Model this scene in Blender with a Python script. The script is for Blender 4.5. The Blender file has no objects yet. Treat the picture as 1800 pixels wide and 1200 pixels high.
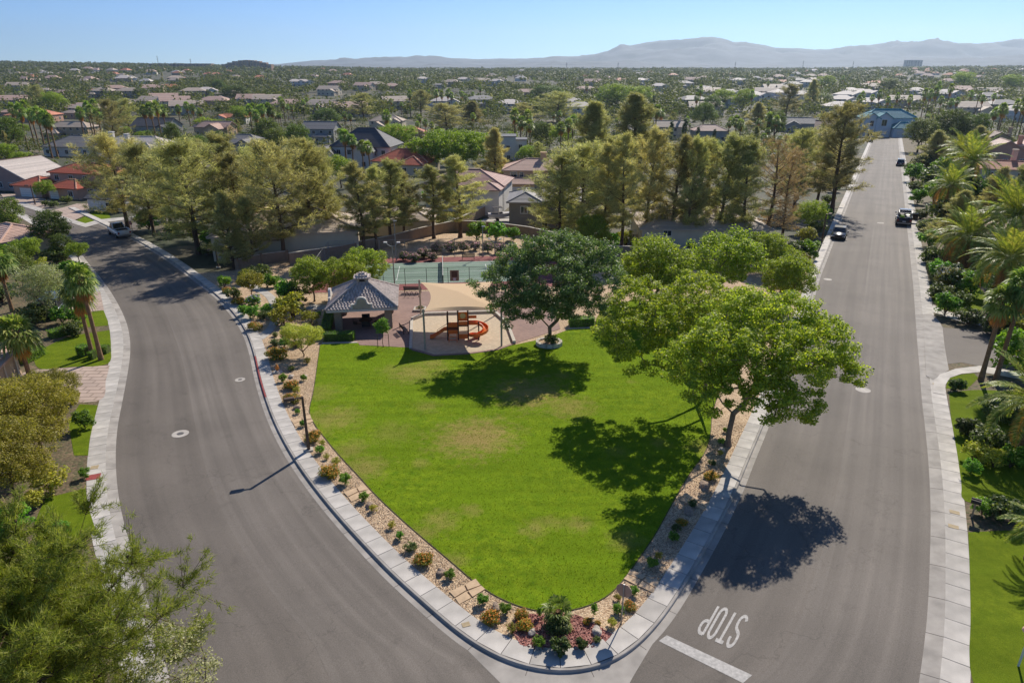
import bpy, math, random
import numpy as np
from mathutils import Vector, Matrix

# ------------------------------------------------------------------ camera, sky, sun, exposure
SC = bpy.context.scene
COL = SC.collection
CAM_H = 25.0
PITCH = math.atan(480 / 1200)
SP, CP = math.sin(PITCH), math.cos(PITCH)
cam_d = bpy.data.cameras.new('camera')
cam_d.sensor_width = 36
cam_d.lens = 24
cam_d.clip_start = 0.5
cam_d.clip_end = 40000
cam = bpy.data.objects.new('camera', cam_d)
COL.objects.link(cam)
cam.location = (0, 0, CAM_H)
cam.rotation_euler = (math.pi / 2 - PITCH, 0, 0)
SC.camera = cam

SUN_AZ = math.radians(27)       # clockwise from +Y (the view direction)
SUN_EL = math.radians(38)
W = bpy.data.worlds.new('World')
SC.world = W
W.use_nodes = True
wn = W.node_tree.nodes
sky = wn.new('ShaderNodeTexSky')
sky.sky_type = 'NISHITA'
sky.sun_disc = False
sky.sun_elevation = SUN_EL
sky.sun_rotation = SUN_AZ
sky.altitude = 3300
sky.air_density = 1.0
sky.dust_density = 0.0
sky.ozone_density = 10.0
hsv = wn.new('ShaderNodeHueSaturation')      # the whole sky a touch less saturated
hsv.inputs['Saturation'].default_value = 1.0
W.node_tree.links.new(sky.outputs[0], hsv.inputs['Color'])
W.node_tree.links.new(hsv.outputs[0], wn['Background'].inputs[0])
wn['Background'].inputs[1].default_value = 0.099
sun_d = bpy.data.lights.new('sun', 'SUN')
sun_d.energy = 4.5
sun_d.angle = math.radians(0.5)
sun_d.color = (1.0, 0.925, 0.82)
sun = bpy.data.objects.new('sun', sun_d)
COL.objects.link(sun)
sdir = Vector((math.sin(SUN_AZ) * math.cos(SUN_EL), math.cos(SUN_AZ) * math.cos(SUN_EL), math.sin(SUN_EL)))
sun.rotation_euler = sdir.to_track_quat('Z', 'Y').to_euler()
sun.location = sdir * 200
SC.view_settings.view_transform = 'Standard'
SC.view_settings.look = 'None'
SC.view_settings.gamma = 1
SC.view_settings.use_curve_mapping = False
SC.view_settings.exposure = 0.36
SC.render.engine = 'CYCLES'
SC.cycles.max_bounces = 7
SC.cycles.diffuse_bounces = 5
SC.cycles.glossy_bounces = 2
SC.cycles.transmission_bounces = 4
SC.cycles.transparent_max_bounces = 6
SC.cycles.volume_bounces = 0
SC.cycles.caustics_reflective = False
SC.cycles.caustics_refractive = False

# ------------------------------------------------------------------ terrain
SLOPE = 0.026
TY = np.array([-400, 0, 300, 420, 560, 760, 1100, 1700, 2600, 4000, 7000, 14000.])
TZ = np.array([10.4, 0, -7.8, -10.6, -11.6, -9.5, -3.5, 6.0, 13.5, 16.0, 18.0, 20.])

def terrain(x, y):
    x = np.asarray(x, float); y = np.asarray(y, float)
    z = np.interp(y, TY, TZ)
    k = np.clip((y - 500) / 2000, 0, 1); k = k * k * (3 - 2 * k)
    return z + np.clip(-x - 50 - y * 0.12, 0, 2500) * 0.016 * k + np.clip(x - 250 - y * 0.3, 0, 2000) * 0.010 * k

def gz(x, y):
    return float(terrain(x, y))

def at(px, py, dz=0.0):
    """photo pixel (1800 x 1200) -> point dz above the ground"""
    u = (px - 900) / 1200; v = (600 - py) / 1200
    d = np.array([u, CP + v * SP, -SP + v * CP])
    t = (CAM_H - dz) / max(1e-4, -(d[2] + SLOPE * d[1]))
    if t * d[1] < 300 and d[2] + SLOPE * d[1] < -1e-3:
        return np.array([u * t, d[1] * t, -SLOPE * d[1] * t + dz])
    ts = 150.0 * 1.012 ** np.arange(330)
    for _ in range(3):
        below = CAM_H + d[2] * ts < terrain(d[0] * ts, d[1] * ts) + dz
        i = int(np.argmax(below)) if below.any() else len(ts) - 1
        ts = np.linspace(ts[max(0, i - 1)], ts[i], 60)
    p = d * ts[-1]
    return np.array([p[0], p[1], gz(p[0], p[1]) + dz])

def hgt(b, py_top):
    """height of a thing standing at ground point b whose top is seen at row py_top"""
    v = (600 - py_top) / 1200
    t = b[1] / (CP + v * SP)
    return CAM_H + t * (-SP + v * CP) - b[2]

def width_at(b, npx):
    """metres spanned by npx photo pixels at point b"""
    z = b[1] * CP + (CAM_H - b[2]) * SP
    return npx * z / 1200

# ------------------------------------------------------------------ helpers
def srgb(r, g, b):
    f = lambda c: (c / 255 / 12.92) if c <= 10 else ((c / 255 + 0.055) / 1.055) ** 2.4
    return (f(r), f(g), f(b), 1.0)

def tag(o, label=None, cat=None, group=None, kind=None):
    if label: o['label'] = label
    if cat: o['category'] = cat
    if group: o['group'] = group
    if kind: o['kind'] = kind
    return o

def empty(name, loc=(0, 0, 0), rz=0.0):
    o = bpy.data.objects.new(name, None)
    o.empty_display_size = 0.2
    o.location = [float(c) for c in loc]
    o.rotation_euler = (0, 0, rz)
    COL.objects.link(o)
    return o

def link(name, me, mat=None, parent=None, loc=None):
    o = bpy.data.objects.new(name, me)
    if mat is not None and not me.materials:
        for m in (mat if isinstance(mat, (list, tuple)) else [mat]):
            me.materials.append(m)
    COL.objects.link(o)
    if parent is not None: o.parent = parent
    if loc is not None: o.location = [float(c) for c in loc]
    return o

KIDS = {}
def kids(o):
    return [c for c in o.children]

def copy_tree(o, parent=None):
    c = o.copy(); COL.objects.link(c)
    c.parent = parent
    for ch in list(o.children):
        copy_tree(ch, c)
    return c

class MB:
    """collects geometry for one mesh"""
    def __init__(s): s.v = []; s.f = []; s.m = []
    def add(s, vs, fs, m=0):
        n = len(s.v); s.v += [tuple(map(float, p)) for p in vs]
        s.f += [tuple(i + n for i in f) for f in fs]; s.m += [m] * len(fs)
        return s
    def box(s, c, size, rz=0.0, m=0, top=1.0):
        x, y, z = size[0] / 2, size[1] / 2, size[2] / 2
        ca, sa = math.cos(rz), math.sin(rz)
        vs = []
        for dz in (-1, 1):
            k = top if dz > 0 else 1.0
            for dx, dy in ((-1, -1), (1, -1), (1, 1), (-1, 1)):
                a, b = dx * x * k, dy * y * k
                vs.append((c[0] + a * ca - b * sa, c[1] + a * sa + b * ca, c[2] + dz * z))
        return s.add(vs, [(3, 2, 1, 0), (4, 5, 6, 7), (0, 1, 5, 4), (1, 2, 6, 5), (2, 3, 7, 6), (3, 0, 4, 7)], m)
    def bar(s, a, b, w, h=None, m=0):
        """square bar from a to b"""
        a = Vector(a); b = Vector(b); d = b - a
        if d.length < 1e-6: return s
        d.normalize(); h = h or w
        r = d.cross(Vector((0, 0, 1)))
        if r.length < 1e-3: r = Vector((1, 0, 0))
        r.normalize(); u = r.cross(d)
        vs = [p + r * (i * w / 2) + u * (j * h / 2) for p in (a, b) for i, j in ((-1, -1), (1, -1), (1, 1), (-1, 1))]
        return s.add(vs, [(0, 1, 2, 3), (7, 6, 5, 4), (0, 4, 5, 1), (1, 5, 6, 2), (2, 6, 7, 3), (3, 7, 4, 0)], m)
    def tube(s, pts, rad, n=6, m=0, cap=True):
        pts = [Vector(p) for p in pts]
        if not isinstance(rad, (list, tuple, np.ndarray)): rad = [rad] * len(pts)
        rings = []
        base = len(s.v); vs = []; fs = []
        for i, p in enumerate(pts):
            d = (pts[min(i + 1, len(pts) - 1)] - pts[max(i - 1, 0)])
            if d.length < 1e-9: d = Vector((0, 0, 1))
            d.normalize()
            r = d.cross(Vector((0, 1, 0.02)))
            if r.length < 0.05: r = d.cross(Vector((1, 0, 0)))
            r.normalize(); u = r.cross(d)
            for k in range(n):
                t = 2 * math.pi * k / n
                vs.append(p + (r * math.cos(t) + u * math.sin(t)) * rad[i])
        for i in range(len(pts) - 1):
            for k in range(n):
                a = i * n + k; b = i * n + (k + 1) % n
                fs.append((a, b, b + n, a + n))
        if cap:
            fs.append(tuple(range(n - 1, -1, -1))); L = (len(pts) - 1) * n
            fs.append(tuple(range(L, L + n)))
        return s.add(vs, fs, m)
    def lathe(s, prof, c=(0, 0, 0), n=14, m=0):
        vs = []; fs = []
        for r, z in prof:
            for k in range(n):
                t = 2 * math.pi * k / n
                vs.append((c[0] + r * math.cos(t), c[1] + r * math.sin(t), c[2] + z))
        for i in range(len(prof) - 1):
            for k in range(n):
                a = i * n + k; b = i * n + (k + 1) % n
                fs.append((a, b, b + n, a + n))
        fs.append(tuple(range(n - 1, -1, -1))); L = (len(prof) - 1) * n
        fs.append(tuple(range(L, L + n)))
        return s.add(vs, fs, m)
    def prism(s, poly, z0, z1, m=0):
        n = len(poly)
        vs = [(p[0], p[1], z0) for p in poly] + [(p[0], p[1], z1) for p in poly]
        fs = [tuple(range(n - 1, -1, -1)), tuple(range(n, 2 * n))] + [(i, (i + 1) % n, (i + 1) % n + n, i + n) for i in range(n)]
        return s.add(vs, fs, m)
    def mesh(s, name, smooth=False):
        me = bpy.data.meshes.new(name)
        me.from_pydata(s.v, [], s.f)
        if any(s.m): me.polygons.foreach_set('material_index', s.m)
        if smooth: me.polygons.foreach_set('use_smooth', [True] * len(me.polygons))
        me.update()
        return me
    def build(s, name, mat, parent=None, smooth=False, loc=None):
        return link(name, s.mesh(name, smooth), mat, parent, loc)

def poly_mesh(name, V, k):
    """V: (n*k,3) array, faces of k consecutive vertices"""
    V = np.ascontiguousarray(V, dtype=np.float32); n = len(V) // k
    me = bpy.data.meshes.new(name)
    me.vertices.add(n * k); me.vertices.foreach_set('co', V.ravel())
    me.loops.add(n * k); me.loops.foreach_set('vertex_index', np.arange(n * k, dtype=np.int32))
    me.polygons.add(n); me.polygons.foreach_set('loop_start', np.arange(0, n * k, k, dtype=np.int32))
    me.update(calc_edges=True)
    return me

def grid_mesh(name, P, uv=None, smooth=True):
    """P: (a,b,3)"""
    a, b = P.shape[:2]
    idx = np.arange(a * b).reshape(a, b)
    F = np.stack([idx[:-1, :-1], idx[1:, :-1], idx[1:, 1:], idx[:-1, 1:]], -1).reshape(-1, 4)
    me = bpy.data.meshes.new(name)
    me.from_pydata(P.reshape(-1, 3).tolist(), [], F.tolist())
    if uv is not None:
        l = me.uv_layers.new(name='UVMap')
        UV = uv.reshape(-1, 2)[F.ravel()]
        l.data.foreach_set('uv', UV.ravel().astype(np.float32))
    if smooth: me.polygons.foreach_set('use_smooth', [True] * len(me.polygons))
    me.update()
    return me

# curves on the ground
def catmull(P, per=8):
    P = np.asarray(P, float)
    Q = np.vstack([2 * P[0] - P[1], P, 2 * P[-1] - P[-2]])
    out = []
    for i in range(1, len(Q) - 2):
        p0, p1, p2, p3 = Q[i - 1], Q[i], Q[i + 1], Q[i + 2]
        for t in np.linspace(0, 1, per, endpoint=False):
            out.append(0.5 * (2 * p1 + (p2 - p0) * t + (2 * p0 - 5 * p1 + 4 * p2 - p3) * t * t + (3 * p1 - p0 - 3 * p2 + p3) * t ** 3))
    out.append(P[-1])
    return np.array(out)

def arclen(C):
    return np.concatenate([[0], np.cumsum(np.linalg.norm(np.diff(C, axis=0), axis=1))])

def resample(C, n=None, step=None):
    L = arclen(C)
    if n is None: n = max(2, int(round(L[-1] / step)) + 1)
    s = np.linspace(0, L[-1], n)
    return np.stack([np.interp(s, L, C[:, k]) for k in range(C.shape[1])], 1)

def smooth_curve(C, it=3):
    C = C.copy()
    for _ in range(it):
        C[1:-1] = 0.25 * C[:-2] + 0.5 * C[1:-1] + 0.25 * C[2:]
    return C

def nearest_on(C, p):
    A = C[:-1]; D = C[1:] - A
    t = np.clip(((p - A) * D).sum(1) / np.maximum((D * D).sum(1), 1e-9), 0, 1)
    Q = A + D * t[:, None]
    i = np.argmin(((Q - p) ** 2).sum(1))
    return Q[i]

def trace(px, dz=0.0, step=1.0, smooth=4):
    """pixel polyline -> smooth ground polyline (x, y)"""
    P = np.array([at(x, y, dz)[:2] for x, y in px])
    return smooth_curve(resample(catmull(P), step=step), smooth)

def offset(C, d):
    T = np.gradient(C, axis=0); T /= np.linalg.norm(T, axis=1)[:, None]
    return C + np.stack([T[:, 1], -T[:, 0]], 1) * d      # to the right of travel

def sheet(name, poly, dz, mat, thick=0.0, parent=None):
    """flat polygon laid on the terrain, dz above it; with an edge of the given thickness"""
    poly = np.asarray(poly)[:, :2]
    if ((poly[:, 0] * np.roll(poly[:, 1], -1)) - (np.roll(poly[:, 0], -1) * poly[:, 1])).sum() < 0:
        poly = poly[::-1]
    n = len(poly); z = terrain(poly[:, 0], poly[:, 1]) + dz
    mb = MB()
    vs = [(p[0], p[1], q) for p, q in zip(poly, z)]
    if thick > 0:
        mb.add(vs + [(a, b, c - thick) for a, b, c in vs],
               [tuple(range(n))] + [((i + 1) % n, i, i + n, (i + 1) % n + n) for i in range(n)])
    else:
        mb.add(vs, [tuple(range(n))])
    o = mb.build(name, mat, parent)
    return o

def ribbon(A, B, dzA, dzB):
    zA = terrain(A[:, 0], A[:, 1]) + dzA; zB = terrain(B[:, 0], B[:, 1]) + dzB
    return np.stack([np.column_stack([A, zA]), np.column_stack([B, zB])], 1)

# ------------------------------------------------------------------ materials
def nmat(name):
    m = bpy.data.materials.new(name); m.use_nodes = True
    nt = m.node_tree
    return m, nt, nt.nodes, nt.links, nt.nodes['Principled BSDF']

def simple(name, col, rough=0.7, metal=0.0, var=0.12, scale=4.0, bump=0.0, bscale=40.0, spec=0.4, detail=4):
    m, nt, N, L, b = nmat(name)
    b.inputs['Roughness'].default_value = rough
    b.inputs['Metallic'].default_value = metal
    b.inputs['Specular IOR Level'].default_value = spec
    if var > 0:
        tc = N.new('ShaderNodeTexCoord'); no = N.new('ShaderNodeTexNoise')
        no.inputs['Scale'].default_value = scale; no.inputs['Detail'].default_value = detail
        L.new(tc.outputs['Object'], no.inputs['Vector'])
        mx = N.new('ShaderNodeMix'); mx.data_type = 'RGBA'
        mx.inputs[6].default_value = [c * (1 - var) for c in col[:3]] + [1]
        mx.inputs[7].default_value = [min(1, c * (1 + var)) for c in col[:3]] + [1]
        mr = N.new('ShaderNodeMapRange'); mr.inputs[1].default_value = .3; mr.inputs[2].default_value = .7
        L.new(no.outputs[0], mr.inputs[0]); L.new(mr.outputs[0], mx.inputs[0]); L.new(mx.outputs[2], b.inputs['Base Color'])
        if bump > 0:
            n2 = N.new('ShaderNodeTexNoise'); n2.inputs['Scale'].default_value = bscale; n2.inputs['Detail'].default_value = 3
            L.new(tc.outputs['Object'], n2.inputs['Vector'])
            bp = N.new('ShaderNodeBump'); bp.inputs['Strength'].default_value = bump; bp.inputs['Distance'].default_value = 0.03
            L.new(n2.outputs[0], bp.inputs['Height']); L.new(bp.outputs[0], b.inputs['Normal'])
    else:
        b.inputs['Base Color'].default_value = col
    return m

def leafmat(name, cols, transl=0.35, rough=0.55, tcol=None, spec=0.35, objvar=0.25, gain=1.5):
    """foliage: colour differs leaf by leaf and plant by plant; light passes through"""
    cols = [tuple(min(.8, c * gain) for c in q[:3]) + (1,) for q in cols]
    m, nt, N, L, b = nmat(name)
    g = N.new('ShaderNodeNewGeometry'); oi = N.new('ShaderNodeObjectInfo')
    r = N.new('ShaderNodeValToRGB')
    e = r.color_ramp.elements
    e[0].position = 0.0; e[0].color = cols[0]; e[1].position = 1.0; e[1].color = cols[-1]
    for i, c in enumerate(cols[1:-1]):
        q = e.new((i + 1) / (len(cols) - 1)); q.color = c
    L.new(g.outputs['Random Per Island'], r.inputs[0])
    hv = N.new('ShaderNodeHueSaturation')
    mr = N.new('ShaderNodeMapRange'); mr.inputs[3].default_value = 1 - objvar; mr.inputs[4].default_value = 1 + objvar
    L.new(oi.outputs['Random'], mr.inputs[0]); L.new(mr.outputs[0], hv.inputs['Value'])
    mh = N.new('ShaderNodeMapRange'); mh.inputs[3].default_value = 0.5 - 0.07 * objvar; mh.inputs[4].default_value = 0.5 + 0.07 * objvar
    ml = N.new('ShaderNodeMath'); ml.operation = 'MULTIPLY'; ml.inputs[1].default_value = 7.13
    fr = N.new('ShaderNodeMath'); fr.operation = 'FRACT'
    L.new(oi.outputs['Random'], ml.inputs[0]); L.new(ml.outputs[0], fr.inputs[0]); L.new(fr.outputs[0], mh.inputs[0]); L.new(mh.outputs[0], hv.inputs['Hue'])
    L.new(r.outputs[0], hv.inputs['Color'])
    L.new(hv.outputs[0], b.inputs['Base Color'])
    b.inputs['Roughness'].default_value = rough
    b.inputs['Specular IOR Level'].default_value = spec
    t = N.new('ShaderNodeBsdfTranslucent')
    tm = N.new('ShaderNodeMix'); tm.data_type = 'RGBA'; tm.blend_type = 'MULTIPLY'; tm.inputs[0].default_value = 1.0
    tm.inputs[7].default_value = tcol or (1.5, 1.6, 0.7, 1)
    L.new(hv.outputs[0], tm.inputs[6]); L.new(tm.outputs[2], t.inputs[0])
    ms = N.new('ShaderNodeMixShader'); ms.inputs[0].default_value = transl
    L.new(b.outputs[0], ms.inputs[1]); L.new(t.outputs[0], ms.inputs[2])
    L.new(ms.outputs[0], N['Material Output'].inputs[0])
    return m

def asphalt(name, col, uv=True):
    m, nt, N, L, b = nmat(name)
    tc = N.new('ShaderNodeTexCoord')
    fine = N.new('ShaderNodeTexNoise'); fine.inputs['Scale'].default_value = 22; fine.inputs['Detail'].default_value = 6; fine.inputs['Roughness'].default_value = .75
    L.new(tc.outputs['Object'], fine.inputs[0])
    big = N.new('ShaderNodeTexNoise'); big.inputs['Scale'].default_value = 0.16; big.inputs['Detail'].default_value = 4
    L.new(tc.outputs['Object'], big.inputs[0])
    mp = N.new('ShaderNodeMapping'); mp.inputs['Scale'].default_value = (11, 0.03, 1)
    L.new(tc.outputs['UV' if uv else 'Object'], mp.inputs[0])
    st = N.new('ShaderNodeTexNoise'); st.inputs['Scale'].default_value = 1; st.inputs['Detail'].default_value = 4
    L.new(mp.outputs[0], st.inputs[0])
    def ramp(sock, lo, hi, a, b_):
        r = N.new('ShaderNodeMapRange'); r.inputs[1].default_value = lo; r.inputs[2].default_value = hi
        r.inputs[3].default_value = a; r.inputs[4].default_value = b_
        L.new(sock, r.inputs[0]); return r.outputs[0]
    def mul(a, b_):
        q = N.new('ShaderNodeMath'); q.operation = 'MULTIPLY'; L.new(a, q.inputs[0]); L.new(b_, q.inputs[1]); return q.outputs[0]
    f = mul(mul(ramp(fine.outputs[0], .3, .7, .64, 1.36), ramp(big.outputs[0], .3, .7, .88, 1.12)), ramp(st.outputs[0], .3, .7, .86, 1.13))
    # fine wandering cracks
    vo = N.new('ShaderNodeTexVoronoi'); vo.feature = 'DISTANCE_TO_EDGE'; vo.inputs['Scale'].default_value = 0.09
    wp = N.new('ShaderNodeTexNoise'); wp.inputs['Scale'].default_value = 0.5; wp.inputs['Detail'].default_value = 5
    L.new(tc.outputs['Object'], wp.inputs[0])
    va = N.new('ShaderNodeVectorMath'); va.operation = 'MULTIPLY_ADD'; va.inputs[1].default_value = (5, 5, 0)
    L.new(wp.outputs['Color'], va.inputs[0]); L.new(tc.outputs['Object'], va.inputs[2]); L.new(va.outputs[0], vo.inputs['Vector'])
    f = mul(f, ramp(vo.outputs['Distance'], 0.0, 0.004, .8, 1.0))
    mx = N.new('ShaderNodeMix'); mx.data_type = 'RGBA'; mx.blend_type = 'MULTIPLY'; mx.inputs[0].default_value = 1
    mx.inputs[6].default_value = col
    # worn wheel tracks and old stains
    if uv:
        su = N.new('ShaderNodeSeparateXYZ'); L.new(tc.outputs['UV'], su.inputs[0])
        wv = N.new('ShaderNodeMath'); wv.operation = 'MULTIPLY'; wv.inputs[1].default_value = 25.13; L.new(su.outputs[0], wv.inputs[0])
        cs = N.new('ShaderNodeMath'); cs.operation = 'COSINE'; L.new(wv.outputs[0], cs.inputs[0])
        f = mul(f, ramp(cs.outputs[0], -1, 1, .955, 1.045))
    sn = N.new('ShaderNodeTexNoise'); sn.inputs['Scale'].default_value = .55; sn.inputs['Detail'].default_value = 7; sn.inputs['Roughness'].default_value = .65
    L.new(tc.outputs['Object'], sn.inputs[0])
    f = mul(f, ramp(sn.outputs[0], .58, .78, 1.0, .78))
    L.new(f, mx.inputs[7]); L.new(mx.outputs[2], b.inputs['Base Color'])
    b.inputs['Roughness'].default_value = .8; b.inputs['Specular IOR Level'].default_value = .25
    bp = N.new('ShaderNodeBump'); bp.inputs['Strength'].default_value = .35; bp.inputs['Distance'].default_value = .02
    L.new(fine.outputs[0], bp.inputs['Height']); L.new(bp.outputs[0], b.inputs['Normal'])
    return m

def gravel(name, cols, scale=16.0):
    m, nt, N, L, b = nmat(name)
    tc = N.new('ShaderNodeTexCoord')
    vo = N.new('ShaderNodeTexVoronoi'); vo.inputs['Scale'].default_value = scale
    L.new(tc.outputs['Object'], vo.inputs['Vector'])
    r = N.new('ShaderNodeValToRGB'); e = r.color_ramp.elements
    e[0].color = cols[0]; e[1].color = cols[-1]
    for i, c in enumerate(cols[1:-1]):
        q = e.new((i + 1) / (len(cols) - 1)); q.color = c
    sx = N.new('ShaderNodeSeparateColor'); L.new(vo.outputs['Color'], sx.inputs[0]); L.new(sx.outputs[0], r.inputs[0])
    no = N.new('ShaderNodeTexNoise'); no.inputs['Scale'].default_value = .6; no.inputs['Detail'].default_value = 5
    L.new(tc.outputs['Object'], no.inputs[0])
    mr = N.new('ShaderNodeMapRange'); mr.inputs[1].default_value = .3; mr.inputs[2].default_value = .7; mr.inputs[3].default_value = .82; mr.inputs[4].default_value = 1.15
    L.new(no.outputs[0], mr.inputs[0])
    mx = N.new('ShaderNodeMix'); mx.data_type = 'RGBA'; mx.blend_type = 'MULTIPLY'; mx.inputs[0].default_value = 1
    L.new(r.outputs[0], mx.inputs[6]); L.new(mr.outputs[0], mx.inputs[7]); L.new(mx.outputs[2], b.inputs['Base Color'])
    b.inputs['Roughness'].default_value = .9
    bp = N.new('ShaderNodeBump'); bp.inputs['Strength'].default_value = .8; bp.inputs['Distance'].default_value = .05
    L.new(vo.outputs['Distance'], bp.inputs['Height']); bp.invert = True; L.new(bp.outputs[0], b.inputs['Normal'])
    return m

def lawnmat(name, cols, dry, patches=()):
    m, nt, N, L, b = nmat(name)
    tc = N.new('ShaderNodeTexCoord')
    def noise(s, d=5, ro=.6):
        n = N.new('ShaderNodeTexNoise'); n.inputs['Scale'].default_value = s; n.inputs['Detail'].default_value = d; n.inputs['Roughness'].default_value = ro
        L.new(tc.outputs['Object'], n.inputs[0]); return n.outputs[0]
    def mr(s, lo, hi, a=0., b_=1.):
        r = N.new('ShaderNodeMapRange'); r.inputs[1].default_value = lo; r.inputs[2].default_value = hi; r.inputs[3].default_value = a; r.inputs[4].default_value = b_
        L.new(s, r.inputs[0]); return r.outputs[0]
    def mix(f, a, b_, mode='MIX'):
        x = N.new('ShaderNodeMix'); x.data_type = 'RGBA'; x.blend_type = mode
        for s, i in ((f, 0), (a, 6), (b_, 7)):
            if hasattr(s, 'links'): L.new(s, x.inputs[i])
            else: x.inputs[i].default_value = s
        return x.outputs[2]
    def math_(op, a, b_):
        q = N.new('ShaderNodeMath'); q.operation = op
        for s, i in ((a, 0), (b_, 1)):
            if hasattr(s, 'links'): L.new(s, q.inputs[i])
            else: q.inputs[i].default_value = s
        return q.outputs[0]
    big = noise(.18); mid = noise(1.4, 6); fine = noise(26, 4, .8)
    c = mix(mr(mid, .3, .7), cols[0], cols[1])
    m2 = noise(5.5, 5, .7)
    c = mix(1.0, c, mr(m2, .3, .7, .84, 1.16), 'MULTIPLY')
    c = mix(mr(big, .35, .7), c, cols[2])
    if patches:
        tot = None; edge = mr(noise(1.5, 9, .75), .25, .75, -.75, .75)
        for (x, y, z, r, k) in patches:
            vm = N.new('ShaderNodeVectorMath'); vm.operation = 'DISTANCE'
            L.new(tc.outputs['Object'], vm.inputs[0]); vm.inputs[1].default_value = (x, y, z)
            d = math_('DIVIDE', vm.outputs['Value'], r)
            d = math_('ADD', d, edge)
            q = mr(d, .15, 1.05, k, 0.)
            tot = q if tot is None else math_('MAXIMUM', tot, q)
        c = mix(tot, c, dry)
    mpp = N.new('ShaderNodeMapping'); mpp.inputs['Rotation'].default_value = (0, 0, .5); mpp.inputs['Scale'].default_value = (.09, .9, 1)
    L.new(tc.outputs['Object'], mpp.inputs[0]); sn_ = N.new('ShaderNodeTexNoise'); sn_.inputs['Scale'].default_value = 1.2; sn_.inputs['Detail'].default_value = 4; L.new(mpp.outputs[0], sn_.inputs[0])
    c = mix(1.0, c, mr(sn_.outputs[0], .35, .65, .9, 1.1), 'MULTIPLY')
    c = mix(1.0, c, mr(fine, .3, .7, .68, 1.3), 'MULTIPLY')
    L.new(c, b.inputs['Base Color'])
    b.inputs['Roughness'].default_value = .9; b.inputs['Specular IOR Level'].default_value = .04
    bp = N.new('ShaderNodeBump'); bp.inputs['Strength'].default_value = .7; bp.inputs['Distance'].default_value = .06
    L.new(fine, bp.inputs['Height']); L.new(bp.outputs[0], b.inputs['Normal'])
    return m

M = {}
M['asphalt'] = asphalt('asphalt', srgb(108, 101, 93))
M['asphalt_lane'] = asphalt('asphalt_lane', srgb(114, 107, 99))
M['concrete'] = simple('concrete', srgb(180, 173, 163), .85, var=.16, scale=1.1, bump=.15, detail=7)
M['gutter'] = simple('gutter_concrete', srgb(156, 150, 142), .85, var=.24, scale=.9, bump=.15, detail=7)
M['joint'] = simple('dark_joint', srgb(88, 82, 76), .9, var=0)  # dark joint lines of walks, gutters and garage doors
M['kerb_red'] = simple('red_kerb_paint', srgb(150, 70, 66), .7, var=.25, scale=6)
M['white_paint'] = simple('white_road_paint', srgb(176, 172, 166), .8, var=.22, scale=7, detail=9)
M['gravel'] = gravel('tan_gravel', [srgb(138, 108, 80), srgb(192, 162, 128), srgb(214, 190, 156), srgb(168, 138, 106)], 14)
M['redgravel'] = gravel('red_gravel', [srgb(104, 58, 52), srgb(150, 96, 86), srgb(176, 128, 116)], 12)
M['ground'] = gravel('dry_ground', [srgb(58, 62, 38), srgb(104, 94, 74), srgb(52, 60, 34), srgb(76, 76, 52)], .12)
M['mulch'] = gravel('yard_mulch', [srgb(92, 76, 56), srgb(120, 102, 76), srgb(78, 80, 46), srgb(104, 88, 66)], 5.0)
M['sand'] = simple('play_sand', srgb(186, 170, 146), .95, var=.14, scale=3, bump=.6, bscale=8, detail=7)
M['curb_stone'] = simple('border_concrete', srgb(190, 182, 168), .85, var=.12, scale=3)
M['flag'] = simple('flagstone', srgb(196, 168, 134), .8, var=.16, scale=2.0, bump=.3, bscale=14)
M['rock'] = simple('boulder', srgb(150, 130, 112), .85, var=.3, scale=4, bump=.6, bscale=10, detail=7)
M['rock2'] = simple('pale_boulder', srgb(186, 174, 160), .85, var=.25, scale=4, bump=.6, bscale=10, detail=7)
M['wallstucco'] = simple('tan_block_wall', srgb(150, 128, 108), .9, var=.1, scale=2, bump=.2)
M['steel'] = simple('galvanised_steel', srgb(150, 152, 152), .45, .7, var=.1)
M['darkmetal'] = simple('dark_metal', srgb(52, 46, 44), .5, .4, var=.15)
M['bronze'] = simple('bronze_pole', srgb(92, 74, 60), .6, .2, var=.12)
M['bark'] = simple('bark', srgb(94, 74, 58), .95, var=.3, scale=3, bump=.7, bscale=12)
M['palebark'] = simple('pale_bark', srgb(122, 106, 88), .95, var=.3, scale=3, bump=.5, bscale=12)
M['palmbark'] = simple('palm_trunk', srgb(138, 108, 78), .95, var=.3, scale=5, bump=.8, bscale=9)
M['glass'] = simple('window_glass', srgb(38, 46, 54), .08, 0, var=0, spec=.8)
M['white'] = simple('white_trim', srgb(216, 212, 204), .6, var=.05)

M['sail'] = leafmat('sail_cloth', [srgb(222, 194, 156), srgb(224, 196, 158)], .25, .8, (1, 1, 1, 1), .2, 0, 1.0)
# ------------------------------------------------------------------ ground, roads, pavements
gx = np.unique(np.concatenate([np.linspace(-9000, -600, 30), np.linspace(-600, 600, 61), np.linspace(600, 9000, 30)]))
gy = np.unique(np.concatenate([np.array([-300, -100.]), TY[1:-2], np.linspace(0, 600, 31), np.linspace(600, 9000, 50)]))
GX, GY = np.meshgrid(gx, gy, indexing='ij')
o = link('ground', grid_mesh('ground', np.stack([GX, GY, terrain(GX, GY) - 0.08], -1)), M['ground'])
tag(o, kind='structure')

CURB = [(120, 365), (180, 393), (233, 418), (277, 443), (317, 470), (353, 497), (382, 519), (403, 541), (423, 566), (437, 593), (447, 625), (454, 658), (464, 693), (480, 737), (503, 783), (530, 826), (567, 875), (607, 922), (647, 965), (677, 997), (700, 1019), (758, 1070), (802, 1110), (846, 1141), (890, 1164), (948, 1181), (1006, 1184), (1050, 1178), (1090, 1161), (1137, 1121), (1167, 1084), (1184, 1060), (1219, 1001), (1265, 920), (1295, 859), (1316, 807), (1341, 748), (1385, 636), (1424, 530), (1444, 478), (1466, 416)]
curb = trace(CURB, .15, .5, 6)
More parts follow.
